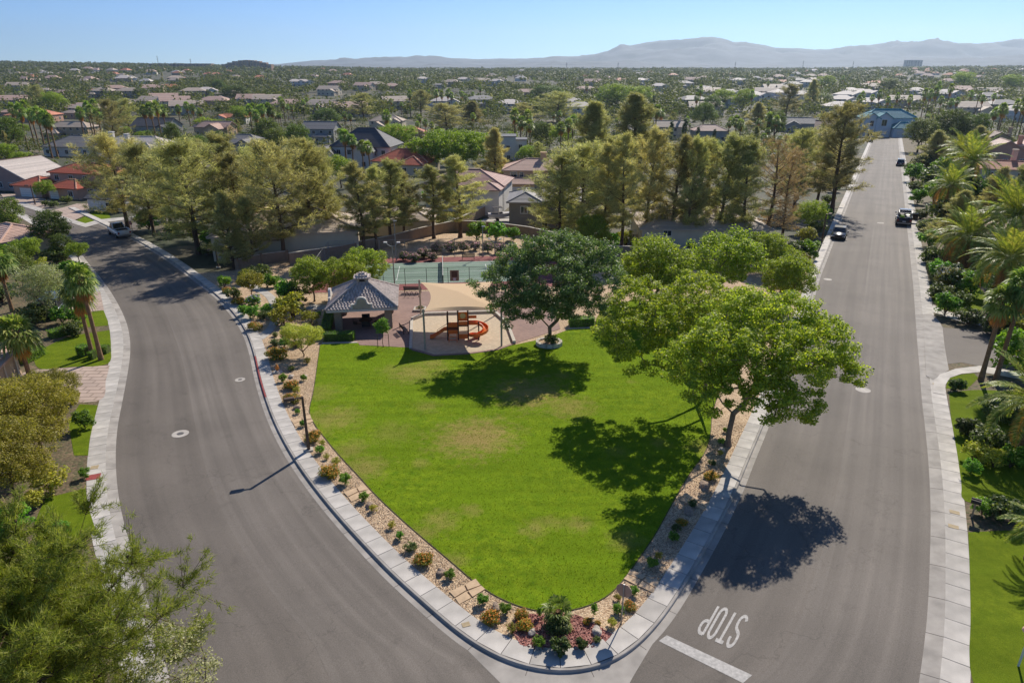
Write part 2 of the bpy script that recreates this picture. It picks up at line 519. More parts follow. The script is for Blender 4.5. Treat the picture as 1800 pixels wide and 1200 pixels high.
# the right-hand street runs dead straight on from here
SD = np.array([.4635, .886]); SN = np.array([SD[1], -SD[0]])
SCEN = np.array([43.0, 79.4]); SHW = 5.75
def street_pt(s, off):          # s metres along from SCEN, off metres to the right of the centre line
    return SCEN + SD * s + SN * off
far_l = np.array([street_pt(s, -SHW - .42) for s in (12, 60, 140, 240, 355)])
cut = np.argmax((curb[:, 0] > 30) & (curb[:, 1] > 78))
curb = smooth_curve(resample(np.vstack([curb[:cut], far_l]), step=.5), 12)
i_near = np.argmin(np.abs(curb[:, 1] - 130) + 1000 * (curb[:, 0] < 0))      # right side, start of far part
L_ = arclen(curb)

SW = 1.2
inner = smooth_curve(offset(curb, -SW), 8)       # park side of the walk
ctop = offset(curb, -.15)
gut = offset(curb, .42)                            # edge of the asphalt
gface = offset(curb, .03)

def strip(name, A, B, za, zb, mat, kind=None, parent=None):
    L = arclen(A)
    uv = np.stack([np.stack([np.zeros_like(L), L], 1), np.stack([np.ones_like(L), L], 1)], 1)
    o = link(name, grid_mesh(name, ribbon(A, B, za, zb), uv, False), mat, parent)
    if kind: tag(o, kind=kind)
    return o

# kerb: top, face and foot in one mesh, gutter pan beside it
zt = terrain(curb[:, 0], curb[:, 1])
P = np.stack([np.column_stack([ctop, terrain(ctop[:, 0], ctop[:, 1]) - .05]), np.column_stack([ctop, terrain(ctop[:, 0], ctop[:, 1]) + .149]), np.column_stack([offset(curb, -.03), zt + .149]),
              np.column_stack([curb, zt + .125]), np.column_stack([gface, zt + .01]), np.column_stack([gface, zt - .08])], 1)
kerb = tag(link('kerb', grid_mesh('kerb', P, None, False), M['gutter']), kind='structure')
# red painted stretch of the kerb
ra = at(447, 625, .15)[:2]; rb = at(466, 700, .15)[:2]
ia, ib = sorted((np.argmin(((curb - ra) ** 2).sum(1)), np.argmin(((curb - rb) ** 2).sum(1))))
sl = slice(ia, ib)
Pr = np.stack([np.column_stack([offset(curb, -.14)[sl], zt[sl] + .153]), np.column_stack([offset(curb, -.028)[sl], zt[sl] + .153]),
               np.column_stack([offset(curb, .004)[sl], zt[sl] + .125]), np.column_stack([offset(curb, .034)[sl], zt[sl] + .012])], 1)
link('red_paint', grid_mesh('red_paint', Pr, None, False), M['kerb_red'], kerb)
tag(strip('gutter', gface, gut, .012, .004, M['gutter']), kind='structure')
# gutter joints
mb = MB()
for s in np.arange(20, L_[-1] - 160, 3.0):
    i = np.argmin(np.abs(L_ - s)); a, b = gface[i], gut[i]
    mb.bar((a[0], a[1], gz(*a) + .011), (b[0], b[1], gz(*b) + .004), .03, .006)
tag(mb.build('gutter_joint', M['joint'], bpy.data.objects['gutter']), kind='stuff')

def _dummy(): pass

def slab_walk(name, A, B, dz, step, py_min, mat, thick=.1):
    """walk of separate slabs between curves A and B (matching samples), far part one strip"""
    base = tag(strip(name, A, B, dz - .015, dz - .015, M['joint']), kind='structure')
    L = arclen(A); s = 0.0; g = .018
    rng = random.Random(5)
    far0 = None
    while s + step < L[-1]:
        e = s + step
        pa = [np.array([np.interp(q, L, A[:, 0]), np.interp(q, L, A[:, 1])]) for q in (s + g, e - g)]
        pb = [np.array([np.interp(q, L, B[:, 0]), np.interp(q, L, B[:, 1])]) for q in (s + g, e - g)]
        mid = (pa[0] + pb[1]) / 2
        dep = mid[1]
        if 14 < dep < 92 and abs(mid[0]) < 70:
            q = [pa[0], pa[1], pb[1], pb[0]]
            cx = sum(q) / 4
            z = [gz(*p) + dz + rng.uniform(-.004, .004) for p in q]; zc = gz(*cx)
            vs = [(p[0] - cx[0], p[1] - cx[1], zz - zc) for p, zz in zip(q, z)] + [(p[0] - cx[0], p[1] - cx[1], zz - zc - thick) for p, zz in zip(q, z)]
            m = MB().add(vs, [(0, 1, 2, 3), (1, 0, 4, 5), (2, 1, 5, 6), (3, 2, 6, 7), (0, 3, 7, 4)])
            link('slab', m.mesh('slab'), mat, base, (cx[0], cx[1], zc))
        else:
            if far0 is None: pass
        s = e
    far = A[:, 1] >= 91
    for lo, hi in runs(far):
        if hi - lo > 3:
            strip('pavement', A[lo:hi], B[lo:hi], dz, dz, mat, None, base)
    return base

def runs(mask):
    out = []; i = 0
    while i < len(mask):
        if mask[i]:
            j = i
            while j < len(mask) and mask[j]: j += 1
            out.append((i, j)); i = j
        else: i += 1
    return out

M['slabs'] = simple('walk_concrete', srgb(188, 182, 173), .85, var=.2, scale=.8, bump=.15, detail=7)
# per-slab tone
def slabtone(m):
    nt = m.node_tree; N, L = nt.nodes, nt.links; b = N['Principled BSDF']
    src = b.inputs['Base Color'].links[0].from_socket
    oi = N.new('ShaderNodeObjectInfo'); mr = N.new('ShaderNodeMapRange'); mr.inputs[3].default_value = .82; mr.inputs[4].default_value = 1.07
    L.new(oi.outputs['Random'], mr.inputs[0])
    mx = N.new('ShaderNodeMix'); mx.data_type = 'RGBA'; mx.blend_type = 'MULTIPLY'; mx.inputs[0].default_value = 1
    L.new(src, mx.inputs[6]); L.new(mr.outputs[0], mx.inputs[7]); L.new(mx.outputs[2], b.inputs['Base Color'])
slabtone(M['slabs'])
slab_walk('park_sidewalk', offset(curb, -.165), inner, .15, 1.45, 0, M['slabs'])

# left street: asphalt between traced edges
LEFT = [(330, 1290), (300, 1200), (263, 1067), (247, 1013), (225, 945), (213, 900), (206, 855), (203, 805), (206, 753), (213, 717), (221, 675), (228, 633), (229, 600), (220, 560), (193, 510), (160, 468), (126, 430), (66, 388), (0, 358), (-120, 322)]
ledge = smooth_curve(resample(np.vstack([[(-11, 12.)], trace(LEFT, 0, 1, 4)]), step=.5), 12)
ig = np.where((gut[:, 0] < 1.0))[0]
redge = gut[ig][::-1]                                # from the corner up the left street
redge = np.vstack([[(6, 12.)], redge[1:]])
n = 160
A = resample(ledge, n); B = resample(redge, n)
L = arclen((A + B) / 2)
uv = np.stack([np.column_stack([np.zeros(n), L]), np.column_stack([np.ones(n), L])], 1)
def road(name, A, B, dz, mat, nx=2):
    n = len(A); L = arclen((A + B) / 2)
    P = np.stack([np.column_stack([A + (B - A) * t, terrain((A + (B - A) * t)[:, 0], (A + (B - A) * t)[:, 1]) + dz]) for t in np.linspace(0, 1, nx)], 1)
    uv = np.stack([np.column_stack([np.full(n, t), L]) for t in np.linspace(0, 1, nx)], 1)
    return link(name, grid_mesh(name, P, uv, False), mat)
tag(road('left_street', A, B, 0.0, M['asphalt'], 5), kind='structure')
# later paving pass on the park side of the left street
Cn = A + (B - A) * .47; Bn = B - (B - A) * .001
tag(road('left_street_lane', Cn[:125], Bn[:125], .004, M['asphalt_lane'], 3), kind='structure')
# right street
RIGHT = [(1600, 1290), (1616, 1196), (1630, 1086), (1634, 994), (1636, 902), (1632, 812), (1625, 742), (1620, 700), (1616, 642), (1612, 598), (1608, 540)]
rr = trace(RIGHT, 0, 1, 3)
rr = smooth_curve(resample(np.vstack([[(16, 10.)], rr, np.array([street_pt(s, SHW) for s in (14, 60, 140, 240, 352)])]), step=.5), 14)
ig = np.where((gut[:, 0] > 3.2) & (gut[:, 1] < 400))[0]
rl = np.vstack([[(2., 10.)], gut[ig]])
n = 200
tt = np.concatenate([np.linspace(0, .25, 110), np.linspace(.25, 1, 91)[1:]])
def res_t(C, t):
    L = arclen(C); return np.stack([np.interp(t * L[-1], L, C[:, k]) for k in range(2)], 1)
A = res_t(rl, tt); B = res_t(rr, tt)
tag(road('right_street', A, B, 0.0, M['asphalt'], 5), kind='structure')
Cn = A + (B - A) * .5; Bn = B - (B - A) * .001
tag(road('right_street_lane', Cn, Bn, .004, M['asphalt_lane'], 3), kind='structure')
tag(sheet('intersection', np.array([(-40, -40), (45, -40), (45, 20), (22, 25), (10, 27), (-4, 27), (-14, 24), (-40, 20)]), -.006, M['asphalt_lane'].copy() if False else M['asphalt']), kind='structure')
# concrete apron at the corner below the kerb
ap = [p for p in gut if -9 < p[0] < 8.2 and p[1] < 29]
ap = np.array(ap); lo = np.array([at(1112, 1190)[:2], at(1085, 1240)[:2], at(930, 1262)[:2], at(880, 1200)[:2]])
tag(sheet('corner_apron', np.vstack([ap[(ap[:, 0] > -2.2) & (ap[:, 0] < 6.9)], lo]), .008, M['gutter']), kind='structure')

# pavements on the far sides of both streets
def side_walk(name, edge, sgn, g, w, dz=.1):
    E1 = offset(edge, sgn * g); E2 = smooth_curve(offset(edge, sgn * (g + w)), 6)
    tag(strip(name + '_gutter', edge, E1, .006, dz - .004, M['gutter']), kind='structure')
    slab_walk(name, E1, E2, dz, 1.5, 0, M['slabs'])
    mb = MB(); L = arclen(edge)
    for s in np.arange(2, min(L[-1], 120), 3.0):
        i = np.argmin(np.abs(L - s)); a, b = edge[i], E1[i]
        mb.bar((a[0], a[1], gz(*a) + .007), (b[0], b[1], gz(*b) + dz - .002), .03, .006)
    tag(mb.build('gutter_joint', M['joint'], bpy.data.objects[name + '_gutter']), kind='stuff')
    return E2
lwalk = side_walk('left_sidewalk', ledge[4:], -1, .62, 1.15)
rwalk = side_walk('right_sidewalk', rr, 1, .75, 1.15)

# right hand yard ground and side street
tag(sheet('right_yard', np.vstack([rwalk[:30], rwalk[30::20], [street_pt(350, 60), (150, 40), (60, 0), (22, 8)]]), .09, M['mulch'], .2), kind='structure')
tag(sheet('left_yard', np.vstack([lwalk[:-40:2], [(-200, 160), (-160, 20), (-30, 6)]]), .09, M['mulch'], .2), kind='structure')
ss = np.array([at(*p, .1)[:2] for p in [(1640, 560), (1660, 576), (1690, 578), (1760, 583), (1800, 590), (1880, 597), (1900, 660), (1800, 655), (1720, 643), (1690, 637), (1664, 640), (1640, 640)]])
tag(sheet('side_street', ss, .108, M['asphalt']), kind='structure')
sa = np.array([at(*p, .1)[:2] for p in [(1622, 552), (1638, 552), (1652, 566), (1657, 577), (1660, 605), (1665, 635), (1668, 650), (1640, 668), (1628, 660)]])
tag(sheet('side_street_apron', sa, .114, M['gutter']), kind='structure')
sw1 = np.array([at(*p, .1)[:2] for p in [(1638, 548), (1660, 556), (1690, 566), (1750, 578), (1800, 586), (1880, 594), (1880, 586), (1800, 576), (1745, 568), (1695, 556), (1655, 545), (1640, 535)]])
tag(sheet('upper_side_sidewalk', sw1, .126, M['slabs']), kind='structure')
sw2 = np.array([at(*p, .1)[:2] for p in [(1640, 690), (1641, 672), (1652, 658), (1680, 648), (1722, 643), (1800, 655), (1900, 664), (1900, 676), (1800, 668), (1725, 654), (1690, 657), (1670, 664), (1662, 676), (1661, 694)]])
tag(sheet('lower_side_sidewalk', sw2, .126, M['slabs']), kind='structure')

# side street at the far left, beside the pickup
s3 = np.array([at(*p)[:2] for p in [(150, 398), (190, 387), (235, 380), (300, 376), (300, 392), (250, 398), (228, 412)]])
tag(sheet('cross_street', s3, .004, M['asphalt']), kind='structure')

# ------------------------------------------------------------------ road furniture set into the asphalt
def disc(c, r, z, n=20):
    return [(c[0] + r * math.cos(2 * math.pi * k / n), c[1] + r * math.sin(2 * math.pi * k / n), z) for k in range(n)]
M['iron'] = simple('cast_iron', srgb(104, 100, 96), .6, .3, var=.2, scale=20)
for px, py, r, where in [(317, 762, .62, 'in the left street near the lamp post'), (422, 667, .45, 'in the left street by the red kerb'), (1517, 685, .62, 'in the right street across from the big tree'),
                  (1548, 392, .62, 'in the right street near the black pickup'), (1455, 491, .55, 'in the right street close to the left kerb'), (1362, 545, .35, 'at the left edge of the right street')]:
    c = at(px, py)
    e = empty('manhole', (c[0], c[1], c[2])); tag(e, 'round manhole cover with pale concrete collar ' + where, 'manhole', 'manholes in the streets')
    tilt = -math.atan(SLOPE)
    e.rotation_euler = (tilt, 0, 0)
    MB().lathe([(r, .0), (r, .011), (r * .55, .013), (r * .55, .012)], n=24).build('collar', M['concrete'], e)
    MB().lathe([(r * .42, .0), (r * .42, .016), (r * .3, .02)], n=20).build('lid', M['iron'], e)

# stop line and STOP lettering, read by drivers coming down the right street
q = [at(*p)[:2] for p in [(1158, 1117), (1168, 1115), (1322, 1186), (1308, 1199)]]
q = [at(1172, 1116)[:2], at(1322, 1186)[:2], at(1306, 1200)[:2], at(1158, 1126)[:2]]
tag(sheet('stop_line', np.array(q), .011, M['white_paint']), kind='structure')
quad = [np.array(at(*p)[:2]) for p in [(1320, 1084), (1250, 1058), (1220, 1111), (1288, 1141)]]   # driver's bottom-left, bottom-right, top-right, top-left
def lmap(u, v):
    return (quad[0] * (1 - u) + quad[1] * u) * (1 - v) + (quad[3] * (1 - u) + quad[2] * u) * v
def stroke(path, w, closed=False):
    """path in letter units -> quad strip polygons"""
    P_ = np.array(path, float); out = []
    n = len(P_)
    T = np.zeros_like(P_)
    for i in range(n):
        a = P_[(i - 1) % n] if closed or i > 0 else P_[i]; b = P_[(i + 1) % n] if closed or i < n - 1 else P_[i]
        T[i] = (b - a) / max(1e-6, np.linalg.norm(b - a))
    Nn = np.stack([-T[:, 1] * 1.0, T[:, 0] * 1.0], 1)
    Lf = P_ + Nn * w / 2; Rt = P_ - Nn * w / 2
    m = n if closed else n - 1
    return [(Lf[i], Lf[(i + 1) % n], Rt[(i + 1) % n], Rt[i]) for i in range(m)]
def arc(cx, cy, rx, ry, a0, a1, n=10):
    return [(cx + rx * math.cos(math.radians(a0 + (a1 - a0) * k / n)), cy + ry * math.sin(math.radians(a0 + (a1 - a0) * k / n))) for k in range(n + 1)]
# letters in a 1 x 2.6 cell
LET = {
    'S': [(arc(.5, .6, .36, .5, 200, 360, 8) + arc(.5, .75, .36, .5, 0, 60, 3) + arc(.5, 1.85, .36, .5, 240, 180, 3) + arc(.5, 2.0, .36, .5, 180, -20, 9), False)],
    'T': [([(.5, 0.1), (.5, 2.35)], False), ([(.05, 2.45), (.95, 2.45)], False)],
    'O': [(arc(.5, .62, .36, .52, 180, 360, 8) + arc(.5, 1.98, .36, .52, 0, 180, 8), True)],
    'P': [([(.16, 0.1), (.16, 2.5)], False), ([(.16, 2.45), (.5, 2.45)] + arc(.5, 1.95, .36, .5, 90, -90, 8) + [(.5, 1.45), (.16, 1.45)], False)],
}
st = empty('stop_lettering', at(1268, 1098)); tag(st, 'white STOP lettering painted on the asphalt before the stop line', 'road marking')
for k, ch in enumerate('STOP'):
    mb = MB(); lv = 0
    for path, closed in LET[ch]:
        lv += 1
        for quad4 in stroke(path, .27, closed):
            vs = []
            for p in quad4:
                w = lmap((k + .04 + p[0] * .86) / 4 , p[1] / 2.6)
                vs.append((w[0] - st.location[0], w[1] - st.location[1], gz(*w) + .009 + lv * .002 - st.location[2]))
            mb.add(vs, [(0, 1, 2, 3)])
    mb.build('letter', M['white_paint'], st)

# ------------------------------------------------------------------ park ground
pb = [p for p in inner if p[1] < 95 and -46 < p[0] < 48]
back = np.array([at(*p)[:2] for p in [(1412, 478), (1330, 458), (1200, 447), (1100, 440), (1010, 425), (930, 410), (780, 412), (690, 428), (600, 448), (500, 460), (415, 476)]])
tag(sheet('park_bed', np.vstack([np.array(pb), back]), .13, M['gravel'], .2), kind='structure')
PL = [(562, 607), (556, 650), (550, 690), (543, 723), (552, 745), (567, 765), (593, 797), (633, 840), (657, 867), (700, 908), (747, 949), (796, 990), (828, 1018), (866, 1045), (916, 1067), (962, 1076), (1003, 1073), (1037, 1064), (1071, 1046), (1092, 1025), (1120, 987), (1155, 935), (1178, 893), (1211, 835), (1240, 795), (1250, 760), (1253, 725), (1270, 680), (1300, 630), (1330, 585), (1345, 548)]
lawn_out = trace(PL, .15, .5, 2)
lawn_top = np.array([at(*p, .15)[:2] for p in [(1300, 540), (1180, 530), (1110, 528), (1060, 540), (1048, 560), (1046, 576), (1000, 579), (960, 594), (905, 606), (860, 615), (810, 622), (762, 626), (724, 616), (720, 611), (632, 607), (630, 603), (568, 603)]])
lawn_poly = np.vstack([lawn_out, lawn_top])
pts = []
for px, py, r, k in [(835, 768, 3.4, .9), (930, 690, 3.6, .85), (1000, 715, 2.4, .7), (590, 735, 2.6, .65), (640, 822, 1.8, .75), (615, 790, 1.6, .6), (775, 915, 1.3, .6), (745, 938, 1.0, .55), (725, 655, 2.6, .7), (690, 650, 1.5, .4), (1245, 790, 1.6, .65),
                    (560, 690, 2.0, .45), (1065, 555, 2.2, .6), (690, 760, 2.0, .35), (800, 985, .9, .5), (760, 640, 1.6, .6)]:
    c = at(px, py, .15); pts.append((c[0], c[1], c[2], r * 1.1, k * (1.0 if r > 3 else .8)))
rl_ = random.Random(3)
for _ in range(16):
    c = at(rl_.uniform(600, 1180), rl_.uniform(640, 960), .15); pts.append((c[0], c[1], c[2], rl_.uniform(.5, 1.3), rl_.uniform(.25, .5)))
M['lawn'] = lawnmat('park_turf', [srgb(86, 116, 20), srgb(130, 150, 30), srgb(106, 132, 22)], srgb(158, 138, 84), pts)
M['yardlawn'] = lawnmat('yard_turf', [srgb(88, 108, 22), srgb(118, 132, 32), srgb(98, 116, 26)], srgb(150, 134, 78))
tag(sheet('park_lawn', lawn_poly, .165, M['lawn'], .1), kind='structure')
M['edging'] = simple('steel_lawn_edging', srgb(74, 56, 44), .8, var=.2)
tag(strip('lawn_edging', lawn_out, offset(lawn_out, -.05), .168, .166, M['edging']), kind='structure')

# brick plaza, sand pit
def brickmat(name, cols, mortar, scale):
    m, nt, N, L, b = nmat(name)
    tc = N.new('ShaderNodeTexCoord'); br = N.new('ShaderNodeTexBrick')
    br.inputs['Scale'].default_value = scale; br.inputs['Color1'].default_value = cols[0]; br.inputs['Color2'].default_value = cols[1]; br.inputs['Mortar'].default_value = mortar
    br.inputs['Mortar Size'].default_value = .03; br.inputs['Brick Width'].default_value = .5; br.inputs['Row Height'].default_value = .25
    L.new(tc.outputs['Object'], br.inputs[0])
    no = N.new('ShaderNodeTexNoise'); no.inputs['Scale'].default_value = .5; no.inputs['Detail'].default_value = 5
    L.new(tc.outputs['Object'], no.inputs[0])
    mr = N.new('ShaderNodeMapRange'); mr.inputs[1].default_value = .3; mr.inputs[2].default_value = .7; mr.inputs[3].default_value = .86; mr.inputs[4].default_value = 1.12
    L.new(no.outputs[0], mr.inputs[0])
    mx = N.new('ShaderNodeMix'); mx.data_type = 'RGBA'; mx.blend_type = 'MULTIPLY'; mx.inputs[0].default_value = 1
    L.new(br.outputs[0], mx.inputs[6]); L.new(mr.outputs[0], mx.inputs[7]); L.new(mx.outputs[2], b.inputs['Base Color'])
    b.inputs['Roughness'].default_value = .85
    return m
M['pavers'] = brickmat('plaza_pavers', [srgb(158, 126, 112), srgb(140, 110, 100)], srgb(124, 104, 94), 1.6)
plaza = np.array([at(*p, .15)[:2] for p in [(578, 600), (630, 603), (632, 606), (722, 611), (760, 620), (860, 610), (905, 604), (985, 578), (975, 540), (930, 512), (700, 512), (655, 520), (580, 545)]])
tag(sheet('brick_plaza', plaza, .162, M['pavers'], .05), kind='structure')
pit_o = np.array([at(*p, .15)[:2] for p in [(722, 613), (723, 590), (724, 563), (747, 554), (869, 550), (891, 569), (904, 604), (873, 615), (820, 622), (762, 625)]])
cen = pit_o.mean(0)
tag(sheet('sand_pit', cen + (pit_o - cen) * .965, .185, M['sand'], .02), kind='structure')
bd = empty('sand_pit_border', (cen[0], cen[1], gz(*cen))); tag(bd, 'low concrete border round the playground sand pit', 'border')
for i in range(len(pit_o)):
    a, b = pit_o[i], pit_o[(i + 1) % len(pit_o)]
    low = i in (6, 7, 8, 9)
    h = .06 if low else .32
    if i in (0, 1): h = .16
    za, zb = gz(*a) + .15 + h / 2, gz(*b) + .15 + h / 2
    MB().bar((a[0] - cen[0], a[1] - cen[1], za - bd.location[2]), (b[0] - cen[0], b[1] - cen[1], zb - bd.location[2]), .32, h + .02).build('border_block', M['curb_stone'] if not low else M['pavers'], bd)

# concrete garden path
pl = trace([(440, 593), (456, 586), (471, 574), (477, 551), (473, 532), (462, 518), (440, 508), (425, 503)], .15, .5, 2)
pr = trace([(463, 596), (476, 586), (487, 570), (492, 545), (487, 526), (472, 512), (450, 500), (430, 495)], .15, .5, 2)
tag(sheet('garden_path', np.vstack([pl, pr[::-1]]), .15, M['slabs']), kind='structure')
tag(sheet('gazebo_path', np.array([at(*p, .15)[:2] for p in [(535, 543), (585, 545), (585, 536), (545, 535)]]), .15, M['slabs']), kind='structure')

# tennis court
cc = at(779, 479); cA = np.array(at(776, 457)[:2]); cB = np.array(at(782, 503)[:2])
ny = (cA - cB) / np.linalg.norm(cA - cB); ny = np.array([-.10, .995]); nx = np.array([ny[1], -ny[0]])
ctr = np.array([cc[0], cc[1] - .3])
def court(u, v): return ctr + nx * u + ny * v
def rect(u0, u1, v0, v1): return np.array([court(u0, v0), court(u1, v0), court(u1, v1), court(u0, v1)])
M['court_red'] = simple('red_court_paint', srgb(140, 78, 74), .8, var=.12, scale=.7, detail=6)
M['court_green'] = simple('green_court_paint', srgb(106, 128, 112), .8, var=.1, scale=.7, detail=6)
M['court_line'] = simple('court_line_paint', srgb(214, 216, 210), .7, var=.08)
tag(sheet('court_surround', rect(-17.5, 17.5, -9.0, 9.2), .17, M['court_red'], .05), kind='structure')
tag(sheet('court_surface', rect(-12.4, 12.4, -6.0, 6.0), .176, M['court_green']), kind='structure')
ml = MB()
def cline(u0, u1, v0, v1):
    r = rect(u0, u1, v0, v1); ml.add([(p[0], p[1], gz(*p) + .182) for p in r], [(0, 1, 2, 3)])
w = .08
for v in (-5.48, 5.48): cline(-11.9, 11.9, v - w / 2, v + w / 2)
for v in (-4.11, 4.11): cline(-11.8, 11.8, v - w / 2, v + w / 2)
for u in (-11.9, 11.9): cline(u - w / 2, u + w / 2, -5.4, 5.4)
for u in (-6.4, 6.4): cline(u - w / 2, u + w / 2, -4.0, 4.0)
cline(-6.3, -.1, -w / 2, w / 2); cline(.1, 6.3, -w / 2, w / 2)
co = ml.build('court_lines', M['court_line'], bpy.data.objects['court_surface'])
tag(co, kind='stuff')
# ------------------------------------------------------------------ foliage
def unit(v): return v / np.maximum(np.linalg.norm(v, axis=-1, keepdims=True), 1e-9)

def rdir(rng, n):
    return unit(rng.normal(size=(n, 3)))

def diamonds(rng, c, nrm, L, Wd):
    """leaf quads at c facing nrm"""
    n = len(c)
    a = unit(np.cross(nrm, rdir(rng, n))); b = np.cross(nrm, a)
    L = np.broadcast_to(np.asarray(L, float), (n,))[:, None] / 2; Wd = np.broadcast_to(np.asarray(Wd, float), (n,))[:, None] / 2
    V = np.stack([c - a * L, c + b * Wd - nrm * Wd * .3, c + a * L, c - b * Wd - nrm * Wd * .3], 1)
    return V.reshape(-1, 3)

def blob_leaves(rng, centers, radii, per, leaf, flat=.85, up=.5, aspect=.62):
    m = len(centers)
    idx = np.repeat(np.arange(m), per)
    n = len(idx)
    d = rdir(rng, n); d[:, 2] = d[:, 2] * .8 + .18
    r = radii[idx] * rng.uniform(0, 1, n) ** .42
    c = centers[idx] + d * r[:, None] * np.array([1, 1, flat])
    nrm = unit(d * .7 + np.array([0, 0, up]) + rng.normal(size=(n, 3)) * .55)
    L = leaf * rng.uniform(.65, 1.35, n)
    return diamonds(rng, c, nrm, L, L * aspect)

def fill_lobes(rng, lobes, n, sep):
    """cluster centres spread over the outer parts of a set of ellipsoids"""
    out = []
    vol = np.array([l[3] * l[4] * l[5] for l in lobes]) ** .8; vol /= vol.sum()
    tries = 0
    while len(out) < n and tries < n * 30:
        tries += 1
        l = lobes[rng.choice(len(lobes), p=vol)]
        d = rdir(rng, 1)[0]
        if d[2] < -.3 and rng.random() < .6: d[2] = -d[2]
        p = np.array(l[:3]) + d * np.array(l[3:6]) * rng.uniform(.35, 1) ** .5
        if out and np.min(((np.array(out) - p) ** 2).sum(1)) < sep * sep: continue
        out.append(p)
    return np.array(out)

def grow(rng, trunk, centers, rtip=.02, power=.48, sag=.06, weight=.25):
    """branches from a trunk polyline to every centre; returns list of (points, radii)"""
    nodes = [np.array(p, float) for p in trunk]; par = [-1] + list(range(len(trunk) - 1)); plen = [0.0]
    for i in range(1, len(nodes)): plen.append(plen[-1] + np.linalg.norm(nodes[i] - nodes[i - 1]))
    first = max(1, int(len(trunk) * .45))
    order = np.argsort(np.linalg.norm(centers - nodes[-1], axis=1) + rng.uniform(0, 1, len(centers)))
    usable = list(range(first, len(trunk)))
    for ci in order:
        c = centers[ci]
        U = np.array([nodes[u] for u in usable]); pl = np.array([plen[u] for u in usable])
        d = np.linalg.norm(U - c, axis=1)
        below = np.maximum(0, U[:, 2] - c[2])
        j = usable[int(np.argmin(d + weight * pl + below * .8))]
        a = nodes[j]; dist = np.linalg.norm(c - a)
        k = max(1, int(dist / 1.1)); last = j
        for q in range(1, k + 1):
            t = q / k
            p = a + (c - a) * t
            if q < k: p = p + rng.normal(size=3) * .07 * dist / k + np.array([0, 0, sag * dist * math.sin(math.pi * t)])
            nodes.append(p); par.append(last); plen.append(plen[last] + dist / k); last = len(nodes) - 1
            usable.append(last)
    n = len(nodes); cnt = np.zeros(n)
    haskid = np.zeros(n, bool)
    for i in range(n):
        if par[i] >= 0: haskid[par[i]] = True
    cnt[~haskid] = 1
    for i in range(n - 1, 0, -1):
        pass
    depth_order = np.argsort(-np.array(plen))
    for i in depth_order:
        if par[i] >= 0: cnt[par[i]] += cnt[i]
    rad = rtip * np.maximum(cnt, 1) ** power
    return [((nodes[par[i]], nodes[i]), (rad[par[i]] if par[i] > 0 and rad[par[i]] < rad[i] * 2.2 else rad[i] * 1.15, rad[i])) for i in range(1, n)]

def segs_mesh(name, segs, n=5):
    """many tapered tubes, vectorised"""
    A = np.array([s[0][0] for s in segs]); B = np.array([s[0][1] for s in segs]); ra = np.array([s[1][0] for s in segs]); rb = np.array([s[1][1] for s in segs])
    d = unit(B - A); r = np.cross(d, np.array([0, 1, .03])); bad = np.linalg.norm(r, axis=1) < .05
    r[bad] = np.cross(d[bad], np.array([1., 0, 0])); r = unit(r); u = np.cross(r, d)
    th = np.arange(n) * 2 * math.pi / n
    ring = r[:, None, :] * np.cos(th)[None, :, None] + u[:, None, :] * np.sin(th)[None, :, None]
    VA = A[:, None] + ring * ra[:, None, None]; VB = B[:, None] + ring * rb[:, None, None] + (d * .02)[:, None]
    V = np.concatenate([VA, VB], 1).reshape(-1, 3)
    base = (np.arange(len(segs)) * 2 * n)[:, None, None]
    k = np.arange(n); F = np.stack([k, (k + 1) % n, (k + 1) % n + n, k + n], 1)[None] + base
    F = F.reshape(-1, 4)
    me = bpy.data.meshes.new(name)
    me.vertices.add(len(V)); me.vertices.foreach_set('co', V.astype(np.float32).ravel())
    me.loops.add(F.size); me.loops.foreach_set('vertex_index', F.astype(np.int32).ravel())
    me.polygons.add(len(F)); me.polygons.foreach_set('loop_start', np.arange(0, F.size, 4, dtype=np.int32))
    me.polygons.foreach_set('use_smooth', np.ones(len(F), bool))
    me.update(calc_edges=True)
    return me

def broadleaf(seed, H, lobes, trunk_h, nclu, clr, per, leaf, tr=.2, sep=.6, lean=(0, 0), rtip=.016, flat=.85, up=.5, forks=None):
    """-> (trunk mesh, crown mesh); base at the origin"""
    rng = np.random.default_rng(seed)
    C = fill_lobes(rng, lobes, nclu, sep)
    tp = [np.array([lean[0] * t, lean[1] * t, trunk_h * t]) + np.array([math.sin(t * 5 + seed) * .05, math.cos(t * 4 + seed) * .05, 0]) * (t > 0) for t in np.linspace(0, 1, 6)]
    if forks is not None:
        C = np.vstack([np.array(forks, float), C])
    segs = grow(rng, tp, C, rtip, weight=.12 if forks is not None else .25)
    # trunk a little flared at the foot
    segs[0] = (segs[0][0], (segs[0][1][1] * 1.45, segs[0][1][1]))
    k = tr / max(1e-3, segs[1][1][1])
    segs = [(p, (min(r[0] * (1 + (k - 1) * min(1, r[0] / tr)), tr * 1.6), r[1] * (1 + (k - 1) * min(1, r[1] / tr)))) for p, r in segs]
    if forks is not None: C = C[len(forks):]
    rad = clr * rng.uniform(.7, 1.3, len(C))
    V = blob_leaves(rng, C, rad, per, leaf, flat, up)
    return segs_mesh('trunk', segs, 6), poly_mesh('crown', V, 4)

def lobes_round(seed, R, H, z0, n=7, squash=.8):
    rng = np.random.default_rng(seed + 77)
    out = [(0, 0, (z0 + H) / 2, R * .75, R * .75, (H - z0) / 2)]
    for i in range(n):
        a = rng.uniform(0, 2 * math.pi); q = rng.uniform(.35, .65) * R
        r = R * rng.uniform(.3, .5)
        z = rng.uniform(z0 + r * .7, H - r * .6)
        k = math.sin(math.pi * min(1, max(0, (z - z0) / (H - z0)))) * .5 + .5
        out.append((math.cos(a) * q * k, math.sin(a) * q * k, z, r, r, r * squash))
    return out

